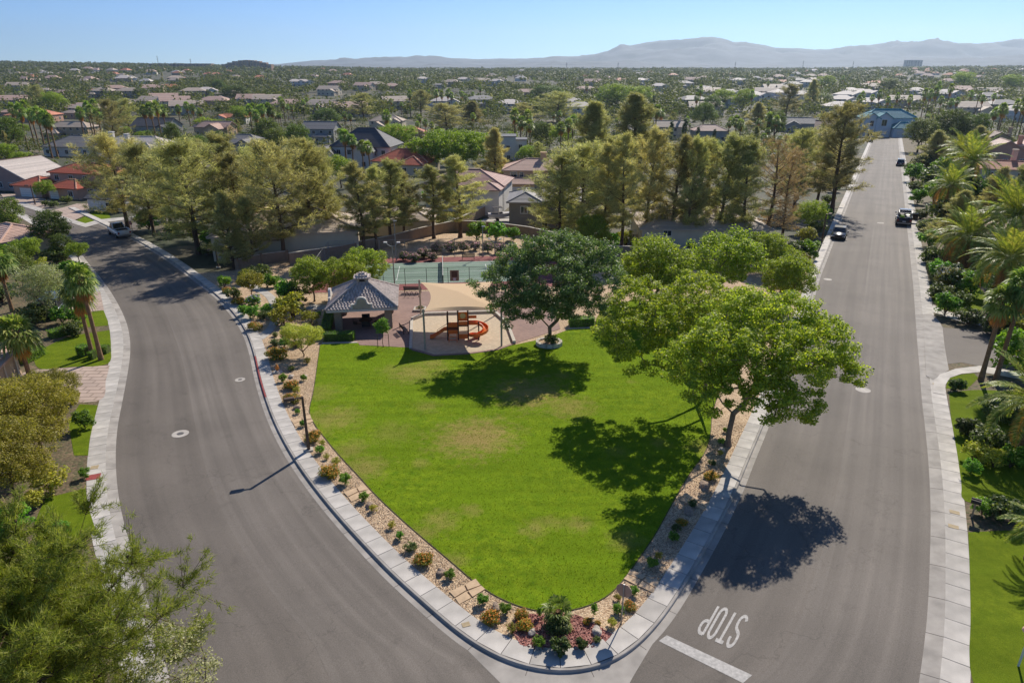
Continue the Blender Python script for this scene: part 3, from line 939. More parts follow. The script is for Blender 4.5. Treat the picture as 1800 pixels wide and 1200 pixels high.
def pine_mesh(seed, H, R, bare=.25, nb=70, tw=4, tufts=3, k=9, L=.34, w=.045, cone=.5, lean=0.0, crook=.15, tr=.2, sparse=0.0, ang=(.1, .95)):
    """open-branched pine: trunk, up-swept branches, needle tufts"""
    rng = np.random.default_rng(seed)
    la = rng.uniform(0, 2 * math.pi)
    def axis(t):
        return np.array([math.cos(la) * lean * t * H + math.sin(t * 4 + seed) * crook * t, math.sin(la) * lean * t * H + math.cos(t * 3.3 + seed) * crook * t, t * H])
    segs = []; ts = np.linspace(0, 1, 13)
    trr = lambda t: tr * (1 - t) ** .8 + .02
    for a, b in zip(ts[:-1], ts[1:]):
        segs.append(((axis(a), axis(b)), (trr(a) * (1.3 if a == 0 else 1), trr(b))))
    P0 = []; D0 = []
    for i in range(nb):
        t = bare + (1 - bare) * ((i + rng.uniform(0, 1)) / nb) ** 1.0
        q = (t - bare) / (1 - bare)
        prof = (math.sin(math.pi * (q * .80 + .15)) ** .65) * (1 - cone) + cone * (1 - q) ** .75
        ln = R * max(.12, prof) * rng.uniform(.5, 1.18)
        if rng.random() < sparse: ln *= .5
        az = i * 2.39996 + rng.uniform(-.5, .5)
        el = ang[0] + (ang[1] - ang[0]) * q + rng.uniform(-.18, .18)
        h = np.array([math.cos(az), math.sin(az), 0])
        base = axis(t); pts = [base]
        m = 5
        for s in range(1, m + 1):
            e = el + .35 * (s / m) ** 2
            h = unit(h + np.array([rng.normal() * .12, rng.normal() * .12, 0]))
            pts.append(pts[-1] + (h * math.cos(e) + np.array([0, 0, math.sin(e)])) * ln / m)
        br = max(.012, trr(t) * .35)
        for s in range(m):
            segs.append(((pts[s], pts[s + 1]), (br * (1 - s / m) + .008, br * (1 - (s + 1) / m) + .008)))
        for s in range(2 if ln > 1.6 else 1, m + 1):
            pd = unit(pts[s] - pts[s - 1]) if s > 0 else h
            nt_ = max(1, int(round((tw if s > 1 else tw * .34) * min(1.0, .25 + 1.0 * ln / R))))
            for _ in range(nt_):
                sd = unit(pd * .8 + rng.normal(size=3) * np.array([.8, .8, .5]) + np.array([0, 0, .25]))
                sl = ln * rng.uniform(.1, .26) + .1
                for f in range(tufts):
                    g = (f + 1) / tufts
                    P0.append(pts[s] + sd * sl * g + rng.normal(size=3) * .05 * sl); D0.append(sd)
                if tufts > 2: segs.append(((pts[s], pts[s] + sd * sl), (.012, .005)))
    P0 = np.repeat(np.array(P0), k, 0); D0 = np.repeat(np.array(D0), k, 0)
    n = len(P0)
    dirs = unit(D0 * .75 + rng.normal(size=(n, 3)) * .65 + np.array([0, 0, .2]))
    ln = L * rng.uniform(.6, 1.25, n)[:, None]
    side = unit(np.cross(dirs, rdir(rng, n))) * (w * rng.uniform(.7, 1.3, n)[:, None]) / 2
    b = P0 + rng.normal(size=(n, 3)) * L * .25
    V = np.stack([b - side, b + side, b + dirs * ln], 1).reshape(-1, 3)
    return segs_mesh('trunk', segs, 5), poly_mesh('crown', V, 3)

def fan_leaf(rng, mb, base, d, size, droop):
    """one fan palm leaf: petiole and a pleated fan of blades"""
    d = unit(np.array(d)); side = unit(np.cross(d, np.array([0, 0, 1.0]) + rng.normal(size=3) * .1)); up = np.cross(side, d)
    hub = base + d * size * .75 - np.array([0, 0, droop * size * .1])
    mb['seg'].append((base, hub))
    nb = 15
    for i in range(nb):
        a = (i / (nb - 1) - .5) * 3.7
        bd = unit(d * math.cos(a) + side * math.sin(a) + up * .12 * (1 if i % 2 else -1))
        ln = size * .8 * (1 - .12 * abs(a))
        mid = hub + bd * ln * .6; tip = hub + bd * ln + np.array([0, 0, -droop * size * (.28 + rng.uniform(0, .15))])
        wv = unit(np.cross(bd, up)) * ln * .105
        mb['q'] += [hub, mid + wv, tip, mid - wv]

def fan_palm(seed, H, nl=34, size=1.15, tr=.22, skirt=True, lean=.02):
    rng = np.random.default_rng(seed); D = {'q': [], 'seg': []}
    la = rng.uniform(0, 6.28)
    axis = lambda t: np.array([math.cos(la) * lean * H * t * t, math.sin(la) * lean * H * t * t, H * t])
    top = axis(1)
    for i in range(nl):
        q = i / nl; el = 1.35 - 2.0 * q + rng.uniform(-.15, .15); az = i * 2.39996
        fan_leaf(rng, D, top + np.array([0, 0, .1 - .35 * q]), (math.cos(az) * math.cos(el), math.sin(az) * math.cos(el), math.sin(el)), size * rng.uniform(.85, 1.1), .45 + .9 * q)
    dead = {'q': [], 'seg': []}
    if skirt:
        for i in range(14):
            az = i * 2.39996; el = -1.0 - rng.uniform(0, .4)
            fan_leaf(rng, dead, top + np.array([0, 0, -.3 - .05 * i]), (math.cos(az) * math.cos(el), math.sin(az) * math.cos(el), math.sin(el)), size * .75, 1.0)
    segs = []
    ts = np.linspace(0, 1, 9)
    for a, b in zip(ts[:-1], ts[1:]):
        segs.append(((axis(a), axis(b)), (tr * (1.35 - .35 * min(1, a * 5)) * (1 - .15 * a), tr * (1.35 - .35 * min(1, b * 5)) * (1 - .15 * b))))
    # boot stubs under the crown
    for i in range(26):
        az = i * 2.39996; t = 1 - i * .008
        p = axis(t); h = np.array([math.cos(az), math.sin(az), .9])
        segs.append(((p, p + unit(h) * tr * 2.2), (.06, .03)))
    pet = segs_mesh('petioles', [((a, b), (.03, .015)) for a, b in D['seg']], 4)
    tm = segs_mesh('trunk', segs, 8)
    return tm, poly_mesh('crown', np.array(D['q']), 4), (poly_mesh('skirt', np.array(dead['q']), 4) if skirt else None)

def frond_mesh(seed, L=3.2, droop=1.0, nl=46):
    """feather frond along +X, arching down"""
    rng = np.random.default_rng(seed); q = []; segs = []
    def pos(t): return np.array([L * t * (1 - .18 * t * droop), 0, L * (.22 * t - .42 * droop * t ** 2.2)])
    prev = pos(0)
    for i in range(1, 11):
        p = pos(i / 10); segs.append(((prev, p), (.035 * (1 - i / 11) + .008, .035 * (1 - (i + .6) / 11) + .006))); prev = p
    for i in range(nl):
        t = .12 + .88 * i / (nl - 1); p = pos(t); d = unit(pos(min(1, t + .02)) - pos(t - .02))
        for s in (-1, 1):
            ln = L * .17 * (math.sin(math.pi * (.15 + .8 * t)) + .15) * rng.uniform(.85, 1.1)
            v = unit(d * .55 + np.array([0, s, 0]) * .8 + np.array([0, 0, .28]) + rng.normal(size=3) * .06)
            tip = p + v * ln + np.array([0, 0, -ln * .22])
            wv = d * .028
            q += [p - wv, p + v * ln * .5 - wv * 1.2, tip, p + v * ln * .5 + wv * 1.2]
    q = np.array(q)
    sm = segs_mesh('tmp', segs, 4)
    n0 = len(sm.vertices); V0 = np.zeros(n0 * 3, np.float32); sm.vertices.foreach_get('co', V0); V0 = V0.reshape(-1, 3)
    F0 = [tuple(p.vertices) for p in sm.polygons]
    nq = len(q) // 4
    me = bpy.data.meshes.new('frond')
    me.from_pydata(V0.tolist() + q.tolist(), [], F0 + [tuple(n0 + 4 * i + k for k in range(4)) for i in range(nq)])
    bpy.data.meshes.remove(sm)
    return me

# foliage colours
M['l_ash'] = leafmat('ash_leaf', [srgb(58, 78, 40), srgb(86, 106, 56), srgb(126, 142, 92)], .38, .5, None, .45, .1, 1.45)
M['l_plane'] = leafmat('sycamore_leaf', [srgb(84, 102, 26), srgb(122, 136, 40), srgb(168, 170, 62)], .46, .55, None, .35, .1)
M['l_lime'] = leafmat('lime_leaf', [srgb(106, 124, 38), srgb(138, 152, 52), srgb(170, 176, 76)], .45, .55, None, .35, .12, 1.15)
M['l_mesq'] = leafmat('mesquite_leaf', [srgb(98, 120, 36), srgb(126, 144, 46), srgb(156, 164, 68)], .42, .55, None, .35, .12, 1.25)
M['l_green'] = leafmat('garden_tree_leaf', [srgb(66, 86, 34), srgb(94, 110, 48), srgb(126, 134, 72)], .38, .55, None, .3, .25, 1.15)
M['l_palo'] = leafmat('palo_verde_leaf', [srgb(112, 122, 48), srgb(140, 146, 62), srgb(164, 164, 84)], .4)
M['l_olive'] = leafmat('olive_leaf', [srgb(110, 114, 78), srgb(138, 140, 102), srgb(164, 162, 128)], .35)
M['l_acacia'] = leafmat('acacia_leaf', [srgb(112, 112, 40), srgb(138, 134, 54), srgb(160, 152, 76)], .4, .55, None, .3, .2, 1.12)
M['l_pine'] = leafmat('pine_needles', [srgb(97, 98, 60), srgb(130, 126, 81), srgb(160, 151, 108)], .48, .55, (1.2, 1.26, .8, 1), .35, .25, 2.15)
M['l_pinenear'] = leafmat('near_pine_needles', [srgb(84, 94, 34), srgb(116, 122, 46), srgb(148, 146, 70)], .42, .55, (1.25, 1.35, .6, 1), .35, .1, 1.55)
M['l_brown'] = leafmat('browning_needles', [srgb(130, 110, 80), srgb(156, 134, 102), srgb(150, 138, 88)], .35, .6, (1.2, 1.1, .8, 1), .2, .1)
M['l_fan'] = leafmat('fan_palm_leaf', [srgb(72, 94, 42), srgb(104, 122, 60), srgb(146, 150, 90)], .4, .45, None, .3)
M['l_date'] = leafmat('date_palm_leaf', [srgb(78, 98, 38), srgb(108, 122, 52), srgb(146, 146, 80)], .38, .45, (1.5, 1.4, .6, 1), .3, .2, 1.8)
M['l_dry'] = leafmat('dry_frond', [srgb(150, 112, 52), srgb(176, 134, 62), srgb(140, 112, 66)], .35, .6, (1.3, 1, .6, 1), .3)
M['l_cyp'] = leafmat('cypress_leaf', [srgb(40, 58, 30), srgb(60, 80, 42)], .3)
M['l_shrub'] = leafmat('shrub_leaf', [srgb(60, 92, 26), srgb(90, 124, 38), srgb(124, 148, 58)], .42)
M['l_yel'] = leafmat('yellow_shrub_leaf', [srgb(104, 108, 34), srgb(136, 134, 48), srgb(160, 150, 70)], .35)
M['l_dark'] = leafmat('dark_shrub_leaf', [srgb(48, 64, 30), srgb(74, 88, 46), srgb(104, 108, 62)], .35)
M['l_lant'] = leafmat('lantana_leaf', [srgb(88, 92, 32), srgb(118, 118, 42), srgb(144, 136, 54)], .38, .55, None, .3, .2, 1.3)
M['fl_or'] = leafmat('orange_bloom', [srgb(196, 116, 24), srgb(214, 150, 44), srgb(186, 100, 28)], .3, .6, (1.2, 1, .7, 1), .3, .15, 1.1)
M['fl_pink'] = leafmat('pink_bloom', [srgb(200, 130, 138), srgb(214, 158, 160), srgb(176, 104, 112)], .3, .6, (1.2, 1, 1, 1))
M['fl_lil'] = leafmat('lilac_bloom', [srgb(150, 140, 170), srgb(172, 164, 186)], .3, .6, (1, 1, 1.1, 1))

def plant(name, label, cat, meshes, mats, loc, scale=1.0, rz=0.0, group=None, sz=None, names=('trunk', 'crown', 'skirt')):
    e = empty(name, loc, rz)
    e.scale = (scale, scale, scale if sz is None else sz)
    tag(e, label, cat, group)
    for nm, me, ma in zip(names, meshes, mats):
        if me is not None:
            o_ = link(nm, me, ma, e)
            if nm == 'flowers': o_['kind'] = 'stuff'
    return e

RND = random.Random(11)
ORD = ['first', 'second', 'third', 'fourth', 'fifth', 'sixth', 'seventh', 'eighth', 'ninth', 'tenth', 'eleventh', 'twelfth', 'thirteenth', 'fourteenth', 'fifteenth', 'sixteenth', 'seventeenth', 'eighteenth'] + [f'{a}-{b}' for a in ('twenty', 'thirty', 'forty') for b in ('first', 'second', 'third', 'fourth', 'fifth', 'sixth', 'seventh', 'eighth', 'ninth')]
ORD.insert(18, 'nineteenth'); ORD.insert(19, 'twentieth'); ORD.insert(29, 'thirtieth'); ORD.insert(39, 'fortieth')

# --- grass blades of the park lawn (nobody could count them)
def in_poly(P_, Q):
    c = np.zeros(len(Q), bool); j = len(P_) - 1
    for i in range(len(P_)):
        a, b_ = P_[i], P_[j]
        m_ = ((a[1] > Q[:, 1]) != (b_[1] > Q[:, 1])) & (Q[:, 0] < (b_[0] - a[0]) * (Q[:, 1] - a[1]) / (b_[1] - a[1] + 1e-12) + a[0])
        c ^= m_; j = i
    return c
def grass(name, poly, n, h, mat, lab, dz):
    rng = np.random.default_rng(17); lo, hi = poly.min(0), poly.max(0)
    Q = rng.uniform(lo, hi, (n, 2)); Q = Q[in_poly(poly, Q)]; n = len(Q)
    z = terrain(Q[:, 0], Q[:, 1]) + dz
    b_ = np.column_stack([Q, z]); a = rng.uniform(0, 6.28, n); w_ = np.column_stack([np.cos(a), np.sin(a), np.zeros(n)]) * .022
    t = b_ + rng.normal(size=(n, 3)) * np.array([.035, .035, 0]) + np.column_stack([np.zeros(n), np.zeros(n), h * rng.uniform(.5, 1.2, n)])
    return tag(link(name, poly_mesh(name, np.stack([b_ - w_, b_ + w_, t], 1).reshape(-1, 3), 3), M[mat]), lab, 'grass', None, 'stuff')
M['l_grass'] = leafmat('grass_blade', [srgb(96, 116, 22), srgb(126, 140, 32), srgb(146, 156, 50)], .4, .7, (1.3, 1.3, .6, 1), .05, 0, 1.0)
grass('lawn_grass', lawn_poly, 190000, .055, 'l_grass', 'short mown grass of the park lawn', .165)

# --- park trees ----------------------------------------------------------------------------
# the big spreading tree by the right walk
b = at(1279, 783, .13)
lob = [(-2.2, .6, 6.6, 2.6, 2.6, 1.9), (-1.0, -.4, 8.2, 2.8, 3.0, 2.1), (1.4, 2.4, 9.0, 3.0, 3.0, 2.2), (3.2, -.6, 7.8, 2.8, 2.8, 2.0), (6.0, 1.4, 7.6, 2.7, 2.7, 2.3), (7.0, .2, 6.0, 1.8, 2.0, 1.6),
       (1.6, -2.6, 5.4, 2.2, 1.6, 1.5), (3.8, -2.2, 4.9, 1.9, 1.6, 1.4), (-2.0, -1.8, 5.4, 2.0, 1.6, 1.4), (.6, -1.4, 6.8, 2.6, 2.0, 1.8), (4.6, 3.2, 8.8, 2.3, 2.4, 1.8), (2.2, .6, 7.2, 3.0, 2.4, 1.8)]
fk = [(-.7, .2, 3.4), (.9, -.1, 3.7), (-1.6, .3, 4.8), (2.1, .1, 4.7), (.5, 1.2, 5.0), (3.8, .3, 5.3), (.6, -1.0, 4.6), (-1.2, 1.0, 6.0), (1.9, 1.8, 6.6)]
lob = [(x - 1.0, y - 1.8, z + .6, a, b_, c) for x, y, z, a, b_, c in lob]
tm, cm = broadleaf(3, 10, lob, 2.6, 360, .62, 190, .18, .24, .66, (.1, .1), .014, .8, .55, fk)
plant('sycamore_tree', 'big spreading green tree leaning over the right pavement and kerb', 'tree', (tm, cm), (M['palebark'], M['l_plane']), b)
b = at(1240, 692, .15)
lob = [(-4.4, -.6, 6.4, 2.8, 2.8, 2.0), (-2.2, -1.6, 7.4, 3.0, 2.8, 2.2), (.4, 0, 8.6, 3.2, 3.2, 2.2), (-3.2, 2.2, 8.0, 3.0, 3.0, 2.0), (2.8, .8, 7.8, 2.8, 2.8, 2.0), (-5.6, 1.0, 5.4, 1.8, 2.0, 1.4), (-1.2, -3.0, 5.4, 2.4, 1.8, 1.5), (-4.0, -2.6, 5.0, 2.0, 1.6, 1.3), (1.2, 3.0, 8.6, 2.6, 2.6, 1.8)]
fk = [(-.9, -.1, 3.3), (.5, .3, 3.6), (-2.0, -.3, 4.4), (-1.4, .9, 4.8), (1.2, .6, 5.0), (-3.2, -.2, 5.0), (-.6, -1.4, 4.6), (-2.6, 1.4, 5.6)]
lob = [(x * 1.12 - 2.4, y * 1.1 - 1.6, z + .1, a, b_, c) for x, y, z, a, b_, c in lob]
tm, cm = broadleaf(4, 10, lob, 2.3, 270, .56, 135, .185, .22, .76, (-.1, 0), .014, .8, .55, fk)
plant('sycamore_tree', 'second big spreading tree, left behind the one over the kerb', 'tree', (tm, cm), (M['palebark'], M['l_plane']), b)

# dark ash in the stone planter by the play area
b = at(965, 604, .16)
lob = [(0, 0, 6.6, 4.2, 4.2, 3.2), (-4.6, -.4, 6.0, 2.8, 2.6, 2.2), (4.2, .5, 6.3, 2.8, 2.8, 2.6), (.5, 2.2, 8.6, 3.8, 3.0, 2.4), (-2.4, -1.2, 4.4, 2.4, 2.0, 1.6), (2.6, -1.4, 4.4, 2.4, 2.0, 1.5), (3.6, 2.4, 8.2, 2.8, 2.6, 2.2), (-2.6, 1.4, 8.0, 2.6, 2.4, 2.0), (.2, -2.0, 5.4, 2.8, 2.0, 2.0)]
lob = [(x * 1.08, y * 1.05 - 1.6, z + .7, a * 1.06, b_ * 1.06, c) for x, y, z, a, b_, c in lob] + [(-4.2, -1.8, 4.0, 2.2, 1.8, 1.5), (3.6, -2.0, 4.1, 2.4, 1.8, 1.5), (0, -3.2, 4.2, 2.6, 1.4, 1.4), (1.4, .8, 4.0, 3.0, 2.0, 1.3), (-1.8, .6, 3.9, 2.6, 2.0, 1.3)]
tm, cm = broadleaf(5, 10, lob, 1.8, 470, .64, 150, .18, .2, .6, (.05, 0), .014, .85, .4, [(-.7, 0, 2.6), (.8, 0, 2.6), (0, .8, 3.0), (-1.8, .2, 3.8), (1.8, .2, 3.9)])
plant('ash_tree', 'dense dark green round-crowned tree in a stone planter by the playground', 'tree', (tm, cm), (M['palebark'], M['l_ash']), b)

# lime green trees behind the big tree
lm = [broadleaf(s, 7, lobes_round(s, 4.2, 7.0, 2.2, 9), 2.0, 150, .62, 110, .2, .14, .6) for s in (21, 22)]
for px, py, sc, k, lab in [(1150, 555, 1.28, 0, 'lime green broad tree between the dark ash and the big spreading tree'), (1255, 540, 1.3, 1, 'lime green tree right behind the big spreading tree'), (1378, 545, .95, 0, 'small lime green tree beside the right pavement'),
                           (1125, 535, .8, 1, 'lowest lime green tree at the back of the lawn')]:
    plant('lime_green_tree', lab, 'tree', lm[k], (M['palebark'], M['l_lime']), at(px, py, .13), sc, RND.uniform(0, 6), 'lime green park trees')
plant('broadleaf_tree', 'mid green leafy tree by the right pavement in front of the brown pine', 'tree', lm[1], (M['palebark'], M['l_green']), at(1350, 478, .1), .82, 1.0)
plant('broadleaf_tree', 'leafy green tree behind the dark ash near the back wall', 'tree', lm[0], (M['palebark'], M['l_green']), at(1040, 450, .1), .9, 2.0)
# grove behind the gazebo
for px, py, sc, k, lab in [(553, 530, .78, 0, 'leftmost green tree of the grove behind the gazebo'), (600, 533, .82, 1, 'green tree rising just behind the gazebo roof'), (648, 515, .8, 0, 'rightmost tree of the grove behind the gazebo, by the court')]:
    plant('grove_tree', lab, 'tree', lm[k], (M['bark'], M['l_mesq']), at(px, py, .13), sc, RND.uniform(0, 6), 'trees of the grove behind the gazebo')
# palo verde and small trees of the left bed
pv = broadleaf(31, 4, [(0, 0, 2.1, 1.9, 1.7, 1.1), (-.9, .3, 2.5, 1.1, 1.0, .8), (.9, 0, 2.3, 1.2, 1.1, .9)], .5, 120, .36, 110, .1, .06, .3, rtip=.008)
plant('palo_verde', 'feathery yellow-green palo verde at the left end of the lawn', 'tree', pv, (M['bark'], M['l_palo']), at(534, 626, .13), 1.0)
sm = broadleaf(33, 3, [(0, 0, 2.1, 1.5, 1.5, .9), (.5, .2, 2.5, .9, .9, .6)], 1.0, 70, .36, 100, .13, .07, .35, rtip=.008)
plant('small_tree', 'small round tree inside the bend of the garden path', 'tree', sm, (M['bark'], M['l_lant']), at(444, 524, .13), 1.05)
yt = broadleaf(34, 3.2, [(0, 0, 2.3, .75, .75, .8), (.1, 0, 2.8, .5, .5, .5)], 1.4, 40, .28, 70, .13, .035, .25, rtip=.007)
e = plant('young_tree', 'slender young tree staked upright at the lawn edge before the gazebo', 'tree', yt, (M['bark'], M['l_shrub']), at(674, 610, .15), .95)
for dx, dy in ((-.55, -.2), (.6, .1)):
    MB().tube([(dx, dy, 0), (dx * .98, dy, 1.5)], .035, 6).build('stake', M['bark'], e)
    MB().bar((dx, dy, 1.35), (0, 0, 1.4), .02).build('tie', M['darkmetal'], e)

# --- pines ---------------------------------------------------------------------------------
PV = [pine_mesh(41, 14, 4.4, .18, 80, 4, 3, 9, .42, .045, .08, .02, .25, .2, .25),
      pine_mesh(42, 14, 3.1, .24, 62, 4, 3, 8, .40, .045, .1, .03, .35, .18, .3),
      pine_mesh(43, 14, 2.5, .24, 54, 4, 3, 8, .40, .045, .12, .02, .4, .16, .3),
      pine_mesh(44, 14, 3.8, .20, 74, 4, 3, 9, .42, .045, .25, .03, .25, .2, .25),
      pine_mesh(45, 14, 3.5, .10, 94, 4, 3, 10, .42, .05, .8, .01, .1, .22, .15),
      pine_mesh(46, 14, 3.7, .2, 60, 4, 2, 7, .3, .04, .1, .03, .35, .2, .35)]
pines = [  # px, base py, top py, crown width px, variant, label
    (225, 400, 246, 135, 0, 'full dark pine by the side street stop sign, left of its neighbours'),
    (350, 446, 258, 185, 0, 'bushy bright olive pine overhanging the left pavement'),
    (300, 398, 268, 110, 3, 'olive pine half hidden between the two roadside pines'),
    (398, 415, 240, 120, 1, 'tall pine behind the bushy roadside pine'),
    (500, 458, 262, 150, 0, 'broad thin-needled pine left of the grove'),
    (548, 440, 250, 120, 3, 'tall open pine standing behind the grove'),
    (460, 425, 265, 110, 1, 'pine in front of the left tiled backyard roof'),
    (640, 446, 287, 80, 2, 'slim pine at the left end of the court fence'),
    (688, 432, 285, 95, 1, 'forked pine behind the left court light pole'),
    (712, 425, 300, 70, 2, 'thin pine directly right of the forked pine'),
    (763, 420, 292, 78, 2, 'slim pine before the mauve tiled house'),
    (809, 418, 276, 90, 2, 'conical pine before the white house wall'),
    (1022, 436, 262, 150, 0, 'wide pine behind the dark ash, right of the taupe house'),
    (1040, 345, 180, 130, 4, 'massive dark conical pine behind the tan house'),
    (1112, 330, 165, 130, 4, 'tall grey-green conical pine right of the massive dark one'),
    (1091, 445, 238, 80, 2, 'thin-trunked pine at the back wall, left of the tiled roof'),
    (1133, 440, 232, 90, 1, 'upright dark pine at the left corner of the tiled roof'),
    (1180, 440, 240, 90, 2, 'slim grey pine in front of the tiled roof'),
    (1222, 436, 250, 90, 1, 'leaning pine in front of the tiled roof middle'),
    (1262, 440, 242, 110, 1, 'dark upright pine left of the brown pine'),
    (1300, 444, 252, 90, 2, 'grey-green pine touching the brown pine'),
    (1395, 372, 232, 95, 3, 'dark dense pine behind the brown pine'),
    (1435, 358, 245, 80, 3, 'dark pine left of the street-side pine'),
    (1462, 372, 188, 120, 3, 'tall twin-trunked pine leaning over the right street'),
]
for px, py, top, wpx, k, lab in pines:
    b = at(px, py, .08); h = hgt(b, top); r = width_at(b, wpx) / 2
    base_r = (4.2, 3.0, 2.4, 3.6, 3.4, 3.6)[k] * 1.02
    plant('pine_tree', lab, 'tree', PV[k], (M['bark'], M['l_pine']), b, r / base_r * (1.06 if px < 600 else 1.12), RND.uniform(0, 6.3), 'pines between the park and the houses', h / 14.3)
extra = [(272, 415, 262, 110, 0), (430, 442, 275, 100, 1), (578, 432, 266, 85, 3), (985, 436, 275, 110, 3), (1205, 444, 248, 80, 1), (1372, 432, 268, 90, 5), (662, 442, 296, 70, 2), (1060, 442, 255, 80, 2)]
for i, (px, py, top, wpx, k) in enumerate(sorted(extra)):
    b = at(px, py, .08); h = hgt(b, top); r = width_at(b, wpx) / 2
    plant('pine_tree', f'lesser pine filling the belt behind the park, {ORD[i]} of these from the left', 'tree', PV[k], (M['bark'], M['l_brown' if k == 5 else 'l_pine']), b, r / (4.2, 3.0, 2.4, 3.6, 3.4, 3.6)[k] * 1.08, RND.uniform(0, 6.3), 'lesser pines of the belt', h / 14.3)
b = at(1342, 438, .08); r = width_at(b, 125) / 2
plant('browning_pine', 'sparse browning pine with bare grey twigs by the right street', 'tree', PV[5], (M['palebark'], M['l_brown']), b, r / 3.6, 1.2, None, hgt(b, 252) / 14.3)

# --- the pine close to the camera at bottom left
tm, cm = pine_mesh(61, 11.2, 6.0, .3, 88, 8, 5, 27, .24, .022, .2, .02, .2, .2, 0, (-.05, .8))
plant('near_pine', 'large bright pine filling the bottom left corner, closest to the viewer', 'tree', (tm, cm), (M['bark'], M['l_pinenear']), (-15.4, 15.6, gz(-15.4, 15.6)), 1.0, 2.2)
npn = [o for o in COL.objects if o.name == 'near_pine'][0]
rng = np.random.default_rng(62); cc_ = [c for c in npn.children if c.name.startswith('crown')][0].data
cone = MB()
for i in rng.integers(0, len(cc_.vertices), 170):
    p = cc_.vertices[int(i)].co
    if p.z > 4: cone.lathe([(.01, -.05), (.04, -.03), (.045, 0), (.03, .035), (.005, .055)], (p.x, p.y, p.z - .05), 6)
tag(cone.build('cones', M['bark'], npn), kind='stuff')
tm, cm = broadleaf(63, 8, lobes_round(63, 2.6, 7.2, 2.6, 6), 2.2, 70, .5, 90, .12, .1, .45, rtip=.01)
plant('near_leafy_tree', 'small-leaved grey-green tree poking out behind the near pine', 'tree', (tm, cm), (M['palebark'], M['l_olive']), (-12.9, 19.0, gz(-12.9, 19)), .9, .4)
# yellow-green acacias of the left yard
ac = [broadleaf(s, 5, lobes_round(s, 3.2, 5.2, 1.2, 8), 1.2, 190, .5, 150, .11, .1, .45, rtip=.01) for s in (65, 66)]
for px, py, sc, k, lab in [(75, 800, 1.12, 0, 'olive-yellow feathery tree beside the left driveway'), (30, 880, 1.15, 1, 'olive-yellow feathery tree at the left edge behind the near pine'), (110, 725, .72, 1, 'smaller olive-yellow tree at the corner of the left driveway'), (-5, 800, .95, 0, 'olive-yellow tree cut by the left edge of the view')]:
    plant('acacia_tree', lab, 'tree', ac[k], (M['bark'], M['l_acacia']), at(px, py, .1), sc, RND.uniform(0, 6), 'olive-yellow trees of the left yard')
# ------------------------------------------------------------------ palms near the streets
def palm_fan(px, py, cpy, seed, lab, size=1.15, nl=34, group=None):
    b = at(px, py, .1); h = hgt(b, cpy)
    t, c, s = fan_palm(seed, h, nl, size, .2)
    return plant('fan_palm', lab, 'palm', (t, c, s), (M['palmbark'], M['l_fan'], M['l_dry']), b, 1, RND.uniform(0, 6), group)
for px, py, cpy, lab, sz in [(163, 626, 515, 'left of the twin fan palms at the driveway corner', 1.2), (178, 632, 488, 'taller right one of the twin fan palms at the driveway corner', 1.2), (54, 668, 582, 'stout fan palm beside the tan garage at the left edge', 1.35),
                         (22, 548, 455, 'fan palm at the left edge behind the grey-green olive', 1.4), (1724, 668, 528, 'fan palm with a bare trunk on the right street corner', 1.2), (1750, 668, 500, 'fan palm leaning right behind the bare-trunked corner palm', 1.3)]:
    palm_fan(px, py, cpy, RND.randint(1, 999), lab, sz, 40, 'fan palms by the street corners')

FR = [frond_mesh(i, 3.6, d) for i, d in ((1, .55), (2, .9), (3, 1.25))]
FD = [f.copy() for f in FR]
for f in FR: f.materials.append(M['l_date'])
for f in FD: f.materials.append(M['l_dry'])
def date_palm(px, py, cpy, rpx, lab, tr=.38, n=42, dry=4, tint=None, group='date palms along the right street'):
    b = at(px, py, .1); h = max(.8, hgt(b, cpy)); L = width_at(b, rpx)
    e = empty('date_palm', b, RND.uniform(0, 6)); tag(e, lab, 'palm', group)
    prof = []
    for i in range(15):
        t = i / 14; prof.append((tr * (1.25 - .25 * min(1, t * 4)) * (1 + .06 * (i % 2)) * (1.0 + .25 * max(0, t - .75) * 4 * .6), h * t))
    MB().lathe(prof, n=12).build('trunk', M['palmbark'], e)
    for i in range(n + dry):
        q = i / n; el = 1.35 - 1.75 * min(q, 1.08) + RND.uniform(-.12, .12); az = i * 2.39996
        k = 0 if q < .3 else (1 if q < .7 else 2)
        me = (FR if i < n else FD)[k]
        f = link('frond', me, None, e, (math.cos(az) * tr * .6, math.sin(az) * tr * .6, h + .15 - .3 * min(q, 1)))
        f.rotation_euler = (RND.uniform(-.3, .3), -el + .25, az)
        s = L / 3.3 * RND.uniform(.85, 1.1); f.scale = (s, s, s)
    return e
date_palm(1748, 545, 452, 72, 'largest date palm, with a round crown of drooping fronds, beside the side street', .45, 56, 6)
date_palm(1762, 470, 378, 76, 'tall date palm with pale shining fronds behind the largest one', .42, 52, 4)
date_palm(1690, 470, 412, 66, 'date palm with orange dead fronds hanging over the right pavement', .4, 40, 22)
date_palm(1656, 395, 325, 46, 'date palm beside the pavement across from the dark sedan', .35, 40, 6)
date_palm(1690, 365, 282, 52, 'grey-green date palm in front of the terracotta roof', .35, 40, 2)
date_palm(1676, 330, 262, 40, 'farthest date palm of the right side, behind the grey-green one', .35, 36, 2)
date_palm(1800, 812, 706, 100, 'thick-trunked date palm at the right edge with fronds over the lawn', .62, 44, 2)
date_palm(1812, 985, 925, 60, 'low date palm whose fronds enter from the right edge', .3, 30, 0)

